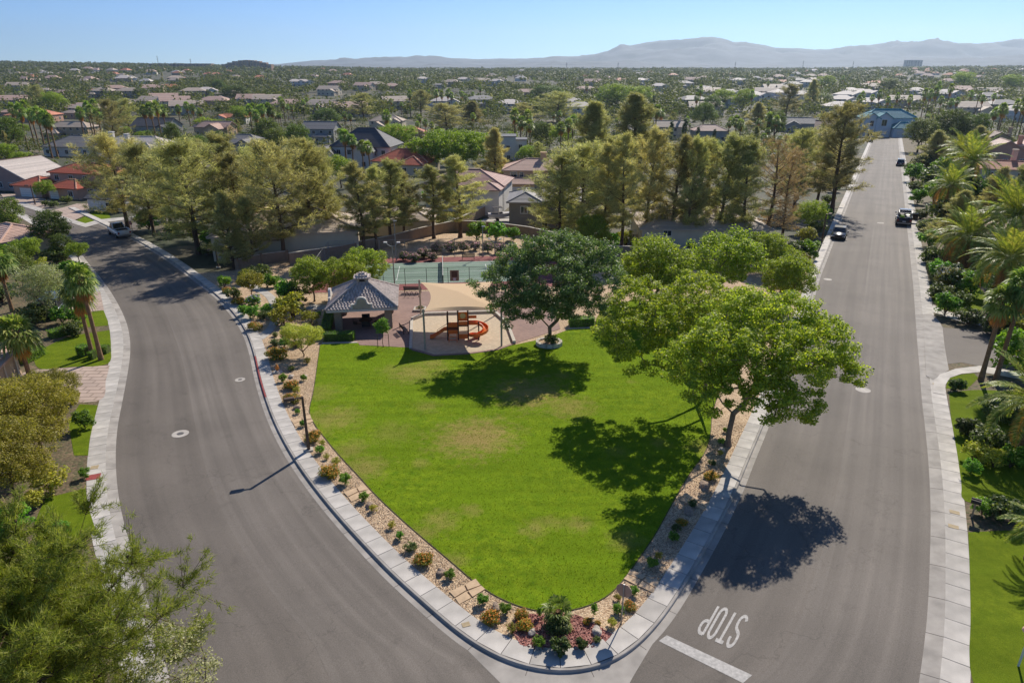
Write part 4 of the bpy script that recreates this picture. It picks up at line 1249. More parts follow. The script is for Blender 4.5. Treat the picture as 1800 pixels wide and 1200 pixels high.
# ------------------------------------------------------------------ shrubs, hedges, boulders
def shrub_mesh(seed, r, h, ncl, per, leaf, up=.5, clr=.3, upright=False):
    rng = np.random.default_rng(seed)
    lob = [(0, 0, h * .5, r * .85, r * .85, h * .48)] + [(math.cos(a) * r * .4, math.sin(a) * r * .4, h * rng.uniform(.4, .65), r * .5, r * .5, h * .35) for a in rng.uniform(0, 6.28, 4)]
    C = fill_lobes(rng, lob, ncl, r * .16)
    V = blob_leaves(rng, C, np.full(len(C), clr * r) * rng.uniform(.7, 1.3, len(C)), per, leaf, .85, up)
    segs = []
    for c in C[::3]:
        m_ = c * np.array([.35, .35, .5]); segs += [((np.array([0, 0, 0.]), m_), (.012, .009)), ((m_, c), (.009, .004))]
    # flowers on top
    top = C[C[:, 2] > h * .4]
    n = len(top) * 5; ix = rng.integers(0, len(top), n); d = rdir(rng, n); d[:, 2] = np.abs(d[:, 2])
    fc = top[ix] + d * clr * r * 1.15
    F = diamonds(rng, fc, unit(d + np.array([0, 0, .8])), leaf * .9, leaf * .9)
    return segs_mesh('stems', segs, 4), poly_mesh('foliage', V, 4), poly_mesh('flowers', F, 4)
SH = {'green': [shrub_mesh(s, .5, .8, 40, 46, .085) for s in (1, 2)], 'lant': [shrub_mesh(s, .5, .42, 46, 40, .07, .7) for s in (3, 4)],
      'dark': [shrub_mesh(s, .5, .6, 40, 40, .08) for s in (5,)], 'yel': [shrub_mesh(s, .5, .7, 30, 36, .08) for s in (6, 7)],
      'tall': [shrub_mesh(s, .32, 1.5, 46, 34, .085) for s in (8,)], 'spiky': [shrub_mesh(9, .5, .7, 30, 46, .16, .2)]}
SMAT = {'green': 'l_shrub', 'lant': 'l_lant', 'dark': 'l_dark', 'yel': 'l_yel', 'tall': 'l_shrub', 'spiky': 'l_dark'}
def shrub(px, py, kind, wpx, lab, flower=None, dz=.13, group=None, name=None):
    b = at(px, py + wpx * .22, dz); s = width_at(b, wpx) / .96 * RND.uniform(.8, 1.2)
    v = SH[kind][RND.randrange(len(SH[kind]))]
    if kind == 'tall': s *= 1.3
    me = [v[0], v[1], v[2] if flower else None]
    e = plant(name or ('lantana' if kind == 'lant' else 'shrub'), lab, 'shrub', me, (M['bark'], M[SMAT[kind]], M[flower] if flower else None), b, s, RND.uniform(0, 6), group, None, ('stems', 'foliage', 'flowers'))
    for c in e.children:
        if c.name.startswith('flowers'): c['kind'] = 'stuff'
    return e

KW = {'green': 'rounded green shrub', 'lant': 'orange-flowering lantana mound', 'yel': 'yellowish open shrub', 'dark': 'dark low shrub'}
left_bed = [(888, 1072, 'green', 24), (863, 1083, 'lant', 36), (848, 1056, 'green', 24), (792, 1010, 'green', 20), (744, 980, 'lant', 44), (722, 962, 'dark', 22), (703, 942, 'green', 20), (689, 922, 'yel', 20), (658, 894, 'yel', 18), (640, 875, 'green', 20),
            (607, 845, 'green', 24), (580, 827, 'lant', 40), (591, 812, 'yel', 16), (574, 803, 'yel', 14), (562, 792, 'green', 18), (568, 779, 'yel', 14), (550, 768, 'lant', 30), (533, 746, 'green', 14), (523, 724, 'green', 12), (515, 700, 'lant', 30),
            (523, 687, 'yel', 16), (512, 676, 'lant', 30), (498, 667, 'green', 15), (534, 666, 'green', 12), (512, 648, 'dark', 15), (540, 636, 'yel', 13), (488, 622, 'lant', 36), (483, 603, 'dark', 18), (484, 588, 'dark', 14), (449, 573, 'lant', 28)]
cnt = {}
for px, py, k, w_ in left_bed:
    cnt[k] = cnt.get(k, -1) + 1
    shrub(px, py, k, w_, f'{KW[k]}, {ORD[cnt[k]]} of its kind along the left planting strip from the corner', 'fl_or' if k == 'lant' else None, group='shrubs of the left planting strip')
right_bed = [(1107, 1064, 'lant', 22), (1088, 1072, 'green', 22), (1086, 1051, 'yel', 18), (1114, 1040, 'green', 20), (1146, 993, 'green', 20), (1159, 977, 'yel', 18), (1183, 945, 'green', 18), (1189, 928, 'dark', 16), (1198, 916, 'lant', 26), (1217, 884, 'dark', 18),
             (1249, 836, 'lant', 24), (1251, 813, 'dark', 16), (1265, 797, 'yel', 13), (1267, 777, 'green', 15), (1276, 757, 'green', 13)]
cnt = {}
for px, py, k, w_ in right_bed:
    cnt[k] = cnt.get(k, -1) + 1
    shrub(px, py, k, w_, f'{KW[k]}, {ORD[cnt[k]]} of its kind along the right planting strip from the stop sign', 'fl_or' if k == 'lant' else None, group='shrubs of the right planting strip')
for px, py, k, w_, fl, lab in [(917, 1078, 'lant', 24, 'fl_or', 'orange lantana at the lawn tip, left of the red gravel'), (922, 1096, 'lant', 34, 'fl_or', 'wide orange lantana on the red gravel beside the left boulder'), (898, 1104, 'yel', 18, None, 'small yellowish shrub at the left end of the red gravel'),
                            (946, 1128, 'green', 26, None, 'rounded green shrub on the red gravel by the kerb walk'), (1022, 1131, 'spiky', 28, None, 'grassy green clump on the red gravel near the stop sign shadow'), (1049, 1124, 'dark', 13, None, 'tiny dark shrub in front of the pale boulder'),
                            (1075, 1096, 'yel', 22, None, 'yellow-green shrub at the foot of the stop sign'), (1032, 1090, 'lant', 18, 'fl_or', 'small orange bloom left of the pale boulder'), (1051, 1092, 'lant', 14, 'fl_or', 'small orange bloom behind the pale boulder'),
                            (984, 1138, 'spiky', 34, None, 'arching dark grassy plant overhanging the corner walk'), (978, 1100, 'dark', 40, None, 'big dark leafy shrub in the middle of the corner bed')]:
    shrub(px, py, k, w_, lab, fl, group='plants of the corner bed')
for px, py, w_, lab in [(1044, 1078, 16, 'tall slim dark green shrub on the right of the corner bed'), (999, 1078, 12, 'slim upright sprig behind the corner fan palm'), (948, 1082, 11, 'thin airy sprig at the tip of the lawn')]:
    shrub(px, py, 'tall', w_, lab, None, group='upright shrubs of the corner bed')
t, c, s = fan_palm(77, .75, 22, .62, .09, False)
plant('small_fan_palm', 'young fan palm with fresh green leaves in the corner bed', 'palm', (t, c, None), (M['palmbark'], M['l_fan']), at(980, 1096, .13))
for px, py, k, w_, fl, lab, mt in [(399, 509, 'lant', 22, 'fl_or', 'orange lantana at the far end of the garden path', None), (420, 530, 'lant', 22, 'fl_or', 'orange lantana beneath the small round tree', None), (448, 535, 'green', 30, 'fl_lil', 'lilac-tipped bush inside the garden path bend', None),
                        (447, 552, 'green', 30, None, 'large bright green bush inside the garden path bend', None), (483, 500, 'green', 20, None, 'rounded shrub behind the garden path bend', None), (495, 508, 'lant', 16, 'fl_or', 'small orange lantana behind the garden path bend', None),
                        (524, 522, 'dark', 52, None, 'large dark bush below the leftmost grove tree', None), (516, 548, 'yel', 54, None, 'large round olive bush left of the gazebo', None), (561, 553, 'green', 10, None, 'tiny shrub in the gravel left of the gazebo', None), (458, 482, 'dark', 40, None, 'dark hedge bush behind the small round tree', None)]:
    shrub(px, py, k, w_, lab, fl, group='bushes of the left garden')

for i, (px, py, k, w_) in enumerate([(430, 548, 'green', 26), (466, 556, 'dark', 22), (500, 562, 'yel', 40), (508, 592, 'yel', 28), (520, 605, 'dark', 22), (410, 518, 'dark', 26), (470, 498, 'green', 32), (505, 522, 'green', 40), (546, 566, 'yel', 30), (470, 545, 'green', 22), (395, 500, 'green', 24), (435, 490, 'yel', 30), (555, 590, 'yel', 30), (500, 605, 'green', 18)]):
    shrub(px, py, k, w_, f'{ {"dark": "dark green bush", "green": "fresh green bush", "yel": "yellow-green bush"}[k]} beside the garden path, {ORD[i]} of the fuller planting near the gazebo', None, .13, 'fuller planting near the gazebo')

def boulder_mesh(seed):
    rng = np.random.default_rng(seed); n = 6
    vs = []; fs = []; idx = {}
    def vert(p):
        k = tuple(np.round(p, 4))
        if k not in idx:
            idx[k] = len(vs); d = unit(np.array(p, float))
            r = 1 + .22 * math.sin(3 * d[0] + seed) * math.cos(2.6 * d[1] + seed * 2) + .16 * math.sin(5 * d[2] + 3 * d[0] + seed)
            vs.append(tuple(d * r * np.array([1, .8, .62])))
        return idx[k]
    for ax in range(3):
        for s in (-1, 1):
            for i in range(4):
                for j in range(4):
                    q = []
                    for a, b_ in ((i, j), (i + 1, j), (i + 1, j + 1), (i, j + 1)):
                        p = [0, 0, 0]; p[ax] = s; p[(ax + 1) % 3] = a / 2 - 1; p[(ax + 2) % 3] = b_ / 2 - 1; q.append(vert(p))
                    fs.append(tuple(q if s > 0 else q[::-1]))
    me = bpy.data.meshes.new('boulder'); me.from_pydata(vs, [], fs); me.update(); return me
BM = [boulder_mesh(s) for s in (1, 2, 3)]
for m_ in BM: m_.materials.append(M['rock'])
BM2 = [m_.copy() for m_ in BM]
for m_ in BM2: m_.materials.clear(); m_.materials.append(M['rock2'])
for i, (px, py, w_, pale, lab) in enumerate([(775, 1004, 18, 0, 'brown upright boulder left of the lower flagstones'), (872, 1066, 19, 0, 'dark brown boulder between green shrubs near the corner'), (935, 1110, 17, 1, 'pale boulder on the red gravel left of the big shrub'), (1049, 1108, 20, 1, 'largest pale boulder on the red gravel near the stop sign'),
                              (650, 886, 15, 0, 'grey boulder beside the middle flagstones'), (522, 715, 13, 0, 'grey boulder below the street lamp head'), (512, 660, 11, 1, 'flat pale stone near the hydrant'), (536, 660, 9, 1, 'small flat stone near the lawn edge'),
                              (1153, 985, 11, 1, 'small pale stone in the right strip above the flagstones'), (1211, 898, 20, 0, 'rounded brown boulder in the right strip'), (1238, 852, 20, 0, 'boulder under the big tree in the right strip'), (1268, 789, 13, 1, 'pale block beside the big tree trunk'), (487, 652, 9, 1, 'pale stone at the foot of the hydrant')]):
    b = at(px, py + 3, .13); s = width_at(b, w_) / 2
    o = link('boulder', (BM2 if pale else BM)[i % 3], None, None, (b[0], b[1], b[2] + s * .3)); o.scale = (s, s, s); o.rotation_euler = (0, 0, RND.uniform(0, 6))
    tag(o, lab, 'boulder', 'boulders in the planting strips')
# red gravel at the tip of the corner bed, and loose stones
rg = np.array([at(*p, .14)[:2] for p in [(893, 1098), (925, 1078), (960, 1079), (1003, 1077), (1020, 1082), (1050, 1098), (1078, 1115), (1060, 1131), (1035, 1141), (992, 1146), (942, 1142), (914, 1132)]])
tag(sheet('red_gravel', rg, .15, M['redgravel']), kind='structure')
rng = np.random.default_rng(9)
def scatter_stones(name, poly_px, n, size, mat, parent, dz=.15):
    P_ = np.array([at(*p, .14)[:2] for p in poly_px]); lo, hi = P_.min(0), P_.max(0); V = []
    def inside(p):
        c = False; j = len(P_) - 1
        for i in range(len(P_)):
            if (P_[i, 1] > p[1]) != (P_[j, 1] > p[1]) and p[0] < (P_[j, 0] - P_[i, 0]) * (p[1] - P_[i, 1]) / (P_[j, 1] - P_[i, 1]) + P_[i, 0]: c = not c
            j = i
        return c
    mb = MB()
    k = 0
    while k < n:
        p = rng.uniform(lo, hi)
        if not inside(p): continue
        k += 1; s = size * rng.uniform(.6, 1.4); a = rng.uniform(0, 6.28)
        c, sn = math.cos(a) * s, math.sin(a) * s; z = gz(*p) + dz
        mb.add([(p[0] + c, p[1] + sn, z), (p[0] - sn * .7, p[1] + c * .7, z), (p[0] - c, p[1] - sn, z), (p[0] + sn * .7, p[1] - c * .7, z), (p[0] + c * .1, p[1], z + s * .8)], [(0, 1, 4), (1, 2, 4), (2, 3, 4), (3, 0, 4)])
    return tag(mb.build(name, mat, parent), kind='stuff')
scatter_stones('loose_stones', [(893, 1098), (925, 1078), (1003, 1077), (1050, 1098), (1078, 1115), (1035, 1141), (942, 1142), (914, 1132)], 900, .05, M['redgravel'], bpy.data.objects['red_gravel'])
M['pebble'] = leafmat('pebble', [srgb(110, 92, 76), srgb(176, 156, 130), srgb(204, 188, 164)], 0, .9, None, .2, 0, 1.0)
for poly in ([(560, 827), (600, 867), (700, 972), (843, 1092), (916, 1070), (828, 1020), (697, 909), (593, 799)], [(1091, 1110), (1155, 1029), (1249, 882), (1312, 742), (1253, 747), (1211, 835), (1120, 990), (1073, 1048)], [(460, 600), (490, 690), (560, 825), (593, 797), (545, 723), (560, 610)]):
    scatter_stones('pebbles', poly, 5000, .03, M['pebble'], bpy.data.objects['park_bed'], .135)

# flagstone crossings
for quad_px, lab in [([(790, 1040), (836, 1018), (853, 1036), (808, 1062)], 'four flagstones crossing the left strip near the corner'), ([(604, 866), (640, 852), (654, 866), (618, 882)], 'flagstones crossing the left strip below the street lamp'), ([(512, 740), (545, 729), (551, 741), (519, 751)], 'flagstones crossing the left strip above the street lamp'),
                     ([(1108, 1001), (1160, 1022), (1148, 1042), (1096, 1018)], 'four flagstones crossing the right strip near the stop sign'), ([(1202, 866), (1247, 884), (1240, 898), (1196, 880)], 'flagstones crossing the right strip under the big tree')]:
    Q = [np.array(at(*p, .14)[:2]) for p in quad_px]; c = sum(Q) / 4
    e = empty('flagstone_crossing', (c[0], c[1], gz(*c) + .14)); tag(e, lab, 'flagstones', 'flagstone crossings')
    f = lambda u, v: (Q[0] * (1 - u) + Q[1] * u) * (1 - v) + (Q[3] * (1 - u) + Q[2] * u) * v
    m1, m2, m3 = .5 + RND.uniform(-.1, .1), .42, .58
    for cell in ([(0, 0), (m1, .03), (m1 - .06, m2), (.02, m2 + .05)], [(m1 + .05, .03), (1, 0), (.98, m3), (m1, m2 + .02)], [(.02, m2 + .11), (m1 - .08, m2 + .06), (m1 - .1, 1), (0, .97)], [(m1 - .02, m2 + .1), (.98, m3 + .06), (1, .98), (m1 - .04, 1)]):
        P_ = [f(u, v) for u, v in cell]
        MB().prism([(p[0] - c[0], p[1] - c[1]) for p in P_], -.03, .05 + RND.uniform(-.008, .008)).build('flagstone', M['flag'], e)

def hedge_mesh(seed, w, d, h, n, leaf):
    rng = np.random.default_rng(seed)
    fa = rng.choice(5, n, p=np.array([w * d, w * h, w * h, d * h, d * h]) / (w * d + 2 * w * h + 2 * d * h))
    p = np.zeros((n, 3)); nr = np.zeros((n, 3)); u = rng.uniform(-.5, .5, (n, 2))
    for k, (ax, s) in enumerate([(2, 1), (1, -1), (1, 1), (0, -1), (0, 1)]):
        m_ = fa == k; dim = np.array([w, d, h]); o_ = [i for i in range(3) if i != ax]
        p[m_, ax] = s * dim[ax] / 2; p[np.ix_(m_, o_)] = u[m_] * dim[o_]; nr[m_, ax] = s
    p += rng.normal(size=(n, 3)) * .04 - nr * rng.uniform(0, .12, n)[:, None]; p[:, 2] += h / 2
    return poly_mesh('foliage', diamonds(rng, p, unit(nr + rng.normal(size=(n, 3)) * .6), leaf * rng.uniform(.7, 1.3, n), leaf * .6), 4)
def hedge(px0, py0, px1, py1, d, h, lab, mat='l_shrub', dz=.15):
    a, b = at(px0, py0, dz), at(px1, py1, dz); c = (a + b) / 2; w = np.linalg.norm(b[:2] - a[:2]); rz = math.atan2(b[1] - a[1], b[0] - a[0])
    e = empty('hedge', c, rz); tag(e, lab, 'hedge', 'clipped hedges')
    link('foliage', hedge_mesh(int(px0), w, d, h, int(500 * (w * d + 2 * h * (w + d)) / 3), .12), M[mat], e)
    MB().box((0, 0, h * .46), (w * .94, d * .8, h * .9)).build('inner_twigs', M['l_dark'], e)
hedge(570, 598, 624, 597, 1.0, .9, 'clipped green hedge in front of the gazebo column', 'l_shrub')
hedge(572, 590, 580, 560, 1.0, .95, 'clipped hedge along the left side of the gazebo', 'l_shrub')
hedge(1000, 573, 1044, 571, 1.1, 1.0, 'clipped hedge right of the dark ash planter', 'l_shrub')
hedge(88, 594, 132, 583, 1.3, .8, 'clipped hedge behind the left front lawn', 'l_shrub', .1)
hedge(142, 622, 156, 625, 1.0, 1.0, 'square clipped bush left of the twin palms', 'l_shrub', .1)
hedge(160, 630, 168, 630, .9, .8, 'square clipped bush between the twin palms', 'l_shrub', .1)
hedge(178, 620, 192, 620, .9, .8, 'square clipped bush right of the twin palms', 'l_shrub', .1)
hedge(30, 640, 66, 622, 2.2, .9, 'dark clipped hedge beside the tan garage', 'l_shrub', .1)
hedge(1640, 470, 1662, 520, 2.0, .8, 'dark hedge along the right pavement below the date palms', 'l_dark', .1)
# oleander bank behind the court
OL = [shrub_mesh(s, .9, 1.3, 60, 40, .15, .5, .3) for s in (81, 82)]
for i, (px, py, w_) in enumerate([(745, 448, 26), (768, 440, 26), (792, 438, 28), (815, 436, 24), (836, 434, 22), (858, 438, 26), (880, 440, 26), (902, 442, 24), (728, 455, 24), (925, 446, 24), (760, 452, 20), (712, 452, 22)]):
    b = at(px, py + 6, .13); s = width_at(b, w_) / 1.9
    plant('oleander', f'pink-flowering oleander behind the court, {ORD[sorted([745, 768, 792, 815, 836, 858, 880, 902, 728, 925, 760, 712]).index(px)]} from the left', 'shrub', OL[i % 2], (M['bark'], M['l_dark'], M['fl_pink'] if i < 10 and i not in (8,) else None), b, s, RND.uniform(0, 6), 'oleanders behind the court', None, ('stems', 'foliage', 'flowers'))
for px, py, w_, lab in [(838, 414, 40, 'bright green spreading bush at the foot of the back wall'), (872, 416, 34, 'second bright green bush at the foot of the back wall'), (902, 417, 30, 'bright green bush below the taupe house wall')]:
    shrub(px, py, 'green', w_, lab, None, .13, 'bushes at the back wall')

# ------------------------------------------------------------------ left and right yards
def lawn_patch(name, pxs, mat='yardlawn', dz=.1):
    P_ = np.array([at(*p, dz)[:2] for p in pxs])
    return tag(sheet(name, resample(catmull(np.vstack([P_, P_[:1]]), 4), step=.5)[:-1] if len(P_) > 6 else P_, dz + .008, M[mat]), kind='structure')
M['driveway'] = brickmat('driveway_concrete', [srgb(188, 166, 150), srgb(176, 156, 142)], srgb(150, 132, 118), .35)
lawn_patch('left_front_lawn', [(193, 580), (195, 612), (188, 640), (120, 645), (70, 648), (62, 625), (90, 605), (130, 590)])
lawn_patch('left_upper_lawn', [(182, 545), (190, 565), (190, 572), (140, 576), (130, 560), (150, 550)])
lawn_patch('left_lower_lawn', [(172, 712), (158, 770), (155, 800), (130, 800), (120, 740), (140, 710)])
lawn_patch('left_bottom_lawn', [(150, 858), (155, 890), (168, 930), (100, 960), (60, 920), (80, 875)])
lawn_patch('left_driveway', [(193, 642), (186, 668), (172, 705), (60, 700), (20, 690), (40, 655), (120, 646)], 'driveway', .096)
lawn_patch('left_upper_driveway', [(176, 512), (183, 545), (110, 552), (100, 530)], 'driveway', .096)
lawn_patch('left_yard_lawn', [(40, 398), (70, 404), (90, 420), (60, 435), (0, 425), (-20, 400)])
lawn_patch('right_lower_lawn', [(1702, 935), (1704, 990), (1706, 1086), (1704, 1150), (1712, 1200), (1760, 1290), (2050, 1290), (2000, 940), (1800, 932)])
lawn_patch('right_middle_lawn', [(1668, 690), (1672, 735), (1683, 800), (1690, 850), (1696, 880), (1760, 890), (1850, 890), (1860, 700), (1800, 690), (1720, 685)])
lawn_patch('right_corner_lawn', [(1663, 682), (1666, 664), (1690, 658), (1712, 656), (1720, 664), (1700, 684)])
lawn_patch('right_upper_lawn', [(1634, 500), (1640, 528), (1660, 545), (1700, 548), (1740, 540), (1720, 505), (1670, 498)])
for px, py, k, w_, fl, lab in [(1680, 678, 'spiky', 34, None, 'blue-grey spiky rosette on the corner lawn'), (1700, 755, 'spiky', 44, None, 'tall dark shrub on the right lawn beside the pavement'), (1712, 800, 'yel', 46, None, 'yellow-green shrub in the right bed'), (1745, 810, 'yel', 50, None, 'second yellow-green shrub in the right bed, nearer the date palm'),
                           (1775, 812, 'green', 44, None, 'green shrub at the foot of the thick date palm'), (1705, 822, 'green', 40, None, 'bright low shrub at the pavement side of the right bed'), (1740, 780, 'dark', 60, None, 'large dark shrub behind the yellow-green shrubs'), (1725, 895, 'green', 40, None, 'green shrub behind the mailbox'), (1760, 900, 'dark', 56, None, 'dark shrub right of the mailbox'),
                           (1780, 905, 'green', 40, None, 'green shrub at the right edge level with the mailbox'), (1660, 545, 'green', 40, None, 'low green ground shrub at the side street corner'), (1700, 560, 'dark', 46, None, 'dark shrub on the upper corner of the side street'), (1690, 525, 'dark', 40, None, 'dark shrub under the largest date palm'),
                           (1780, 585, 'yel', 60, None, 'olive bush behind the bare-trunked corner palm'), (1770, 625, 'yel', 44, None, 'olive bush between the corner palms and the edge'), (130, 580, 'dark', 40, None, 'rounded dark bush behind the left hedge'), (110, 560, 'green', 40, None, 'rounded green bush near the left upper driveway'), (140, 560, 'green', 26, None, 'small clipped ball on the left upper lawn'),
                           (150, 835, 'green', 20, None, 'green shrub at the left pavement above the brick panel'), (110, 930, 'green', 30, None, 'bright green shrub on the bottom left lawn'), (150, 745, 'green', 34, None, 'leafy shrub on the lower left lawn'), (60, 880, 'yel', 50, None, 'olive shrub behind the bottom left lawn')]:
    shrub(px, py, k, w_, lab, fl, .1, 'yard shrubs')
for i, (px, py, k, w_) in enumerate([(1626, 400, 'dark', 26), (1632, 425, 'green', 30), (1640, 452, 'dark', 36), (1646, 482, 'green', 34), (1652, 515, 'dark', 36), (1612, 352, 'green', 22), (1618, 378, 'dark', 24), (1672, 492, 'dark', 50), (1705, 505, 'green', 50), (1770, 520, 'dark', 64), (1795, 560, 'green', 64), (1750, 575, 'dark', 50), (1720, 455, 'dark', 50), (1785, 450, 'dark', 60), (1650, 372, 'dark', 40), (1640, 345, 'green', 34), (1690, 420, 'yel', 50), (1720, 400, 'dark', 50),
                                   (1608, 330, 'dark', 26), (1604, 312, 'green', 24), (1602, 298, 'dark', 20), (1660, 350, 'green', 50), (1675, 380, 'dark', 60), (1640, 318, 'dark', 44), (1655, 300, 'green', 40), (1700, 345, 'dark', 60), (1740, 350, 'green', 60), (1625, 290, 'dark', 34), (1755, 725, 'dark', 50), (1790, 640, 'green', 60)]):
    shrub(px, py, k, w_ * 1.35, f'{ {"dark": "dark green shrub", "green": "fresh green shrub", "yel": "yellow-green shrub"}[k]} in the right-hand gardens, {ORD[i]} of the planting beside the right pavement', None, .1, 'shrubs beside the right pavement')
for i, (px, py, k, w_) in enumerate([(1422, 445, 'green', 44), (1405, 470, 'yel', 44), (1434, 402, 'dark', 40), (1446, 378, 'green', 34), (1390, 492, 'green', 40), (1372, 505, 'dark', 40), (1418, 420, 'yel', 40), (1455, 352, 'dark', 30), (1466, 330, 'green', 26), (1400, 440, 'dark', 50), (1375, 470, 'green', 46)]):
    shrub(px, py, k, w_, f'{ {"dark": "dark green shrub", "green": "fresh green shrub", "yel": "yellow-green shrub"}[k]} under the trees, {ORD[i]} of the planting left of the right street', None, .1, 'shrubs left of the right street')
for i, (px, py, k, w_) in enumerate([(560, 425, 'dark', 40), (600, 415, 'green', 40), (740, 395, 'yel', 40), (780, 388, 'dark', 36), (720, 372, 'green', 40), (655, 385, 'dark', 44), (1100, 425, 'yel', 44), (1010, 405, 'dark', 50), (1330, 430, 'green', 50), (1300, 408, 'dark', 44), (480, 405, 'yel', 44), (420, 395, 'dark', 44), (380, 375, 'green', 44), (330, 385, 'yel', 44), (290, 380, 'dark', 40), (262, 395, 'green', 40), (310, 405, 'dark', 44), (345, 415, 'yel', 40), (1070, 432, 'green', 40), (1150, 430, 'dark', 40), (375, 425, 'green', 40), (400, 445, 'yel', 40), (365, 440, 'dark', 34), (690, 360, 'dark', 40), (850, 352, 'yel', 36), (760, 350, 'green', 36)]):
    shrub(px, py, k, w_, f'{ {"dark": "dark green shrub", "green": "fresh green shrub", "yel": "yellow-green shrub"}[k]} below the pines, {ORD[i]} of the undergrowth behind the park', None, .05, 'undergrowth behind the park')
for i, (px, py, k, w_) in enumerate([(12, 590, 'green', 50), (60, 560, 'dark', 50), (95, 520, 'green', 44), (130, 500, 'dark', 40), (30, 455, 'green', 44), (5, 520, 'dark', 50), (75, 470, 'yel', 40), (120, 478, 'green', 34), (152, 490, 'yel', 30), (100, 455, 'dark', 36), (40, 730, 'yel', 60), (130, 700, 'yel', 40), (90, 850, 'yel', 60), (30, 920, 'green', 60)]):
    shrub(px, py, k, w_, f'{ {"dark": "dark green shrub", "green": "fresh green shrub", "yel": "yellow-green shrub"}[k]} in the left-hand gardens, {ORD[i]} of the planting beside the left pavement', None, .1, 'shrubs beside the left pavement')
b = at(1660, 478, .1); v = shrub_mesh(91, 1.6, 3.0, 90, 60, .13, .5, .25)
plant('round_bush', 'tall rounded yellow-green bush by the right pavement', 'shrub', v, (M['bark'], M['l_yel'], None), at(1662, 508, .1), 1.0, 0, None, None, ('stems', 'foliage', 'flowers'))
# trees of the left side
ol = broadleaf(71, 5, lobes_round(71, 3.6, 6.2, 1.4, 9), 1.3, 170, .55, 100, .13, .16, .5, rtip=.012)
plant('olive_tree', 'grey-green olive tree behind the twin fan palms', 'tree', ol, (M['palebark'], M['l_olive']), at(90, 560, .1), 1.0, 0)
gt = [broadleaf(s, 6, lobes_round(s, 3.4, 6.4, 1.8, 8), 1.8, 130, .6, 90, .18, .14, .55) for s in (72, 73)]
for px, py, sc, mt, lab in [(98, 440, 1.0, 'l_green', 'dense green tree left of the left street'), (22, 418, 1.05, 'l_plane', 'bright green tree at the left edge on the lawn'), (115, 458, .62, 'l_brown', 'brownish twiggy shrub tree by the left street'), (140, 462, .5, 'l_mesq', 'small lime tree beside the left street bend'),
                        (55, 470, .7, 'l_mesq', 'low lime green tree in the left yard'), (30, 500, .8, 'l_olive', 'grey-green tree by the left edge palms')]:
    plant('yard_tree', lab, 'tree', gt[RND.randrange(2)], (M['bark'], M[mt]), at(px, py, .1), sc, RND.uniform(0, 6), 'left yard trees')
# right side trees
for px, py, top, wpx, k, mt, lab in [(1672, 440, 335, 100, 4, 'l_acacia', 'wide olive conifer behind the orange-fronded palm'), (1730, 420, 295, 90, 4, 'l_acacia', 'olive conifer right of the grey-green date palm'), (1782, 400, 278, 90, 4, 'l_acacia', 'olive conifer at the right edge below the terracotta roof'), (1640, 300, 230, 80, 4, 'l_acacia', 'pale olive conifer beside the far right pavement'),
                                      (1712, 290, 222, 70, 4, 'l_acacia', 'small olive conifer left of the gabled roofs')]:
    b = at(px, py, .1); r = width_at(b, wpx) / 2
    plant('olive_conifer', lab, 'tree', PV[k], (M['bark'], M[mt]), b, r / 3.4, RND.uniform(0, 6), 'olive conifers on the right side', hgt(b, top) / 14.3)
for px, py, top, wpx, lab in [(1612, 268, 208, 70, 'round bright green tree at the end of the right street'), (1660, 262, 192, 76, 'large round dark green tree behind the far right palms'), (1702, 262, 200, 70, 'dark green round tree left of the chimneys')]:
    b = at(px, py, .05); r = width_at(b, wpx) / 2
    plant('round_tree', lab, 'tree', gt[0], (M['bark'], M['l_green']), b, r / 3.4, RND.uniform(0, 6), 'round green trees on the right side', hgt(b, top) / 6.6)
b = at(795, 300, .05)
plant('mesquite_tree', 'wide bright lime mesquite among the houses', 'tree', broadleaf(75, 8, [(0, 0, 5, 8.5, 6, 3.2), (-5, 0, 4.4, 5, 4, 2.4), (5, 1, 5, 5, 4, 2.6), (0, -3, 3.8, 6, 3, 2.2)], 2.2, 330, .9, 90, .3, .3, .8), (M['bark'], M['l_mesq']), b, width_at(b, 140) / 17, 0, None, hgt(b, 228) / 8.4)
# ------------------------------------------------------------------ park structures
def tilemat(name, col, var=.22):
    m, nt, N, L, b = nmat(name)
    g = N.new('ShaderNodeNewGeometry'); tc = N.new('ShaderNodeTexCoord')
    no = N.new('ShaderNodeTexNoise'); no.inputs['Scale'].default_value = 2.2; no.inputs['Detail'].default_value = 6
    L.new(tc.outputs['Object'], no.inputs[0])
    ad = N.new('ShaderNodeMath'); ad.operation = 'ADD'; L.new(g.outputs['Random Per Island'], ad.inputs[0]); L.new(no.outputs[0], ad.inputs[1])
    mr = N.new('ShaderNodeMapRange'); mr.inputs[1].default_value = .35; mr.inputs[2].default_value = 1.65; mr.inputs[3].default_value = 1 - var; mr.inputs[4].default_value = 1 + var
    L.new(ad.outputs[0], mr.inputs[0])
    mx = N.new('ShaderNodeMix'); mx.data_type = 'RGBA'; mx.blend_type = 'MULTIPLY'; mx.inputs[0].default_value = 1; mx.inputs[6].default_value = col
    L.new(mr.outputs[0], mx.inputs[7]); L.new(mx.outputs[2], b.inputs['Base Color']); b.inputs['Roughness'].default_value = .7
    return m
M['gaz_tile'] = tilemat('grey_brown_tile', srgb(176, 162, 153), .28)
M['gaz_stucco'] = simple('gazebo_stucco', srgb(172, 158, 138), .9, var=.08, bump=.2)
M['gaz_white'] = simple('gazebo_trim', srgb(204, 198, 188), .8, var=.06)
M['wood'] = simple('weathered_wood', srgb(150, 132, 108), .85, var=.2, scale=6)
M['underside'] = simple('soffit', srgb(120, 100, 80), .9, var=.1)

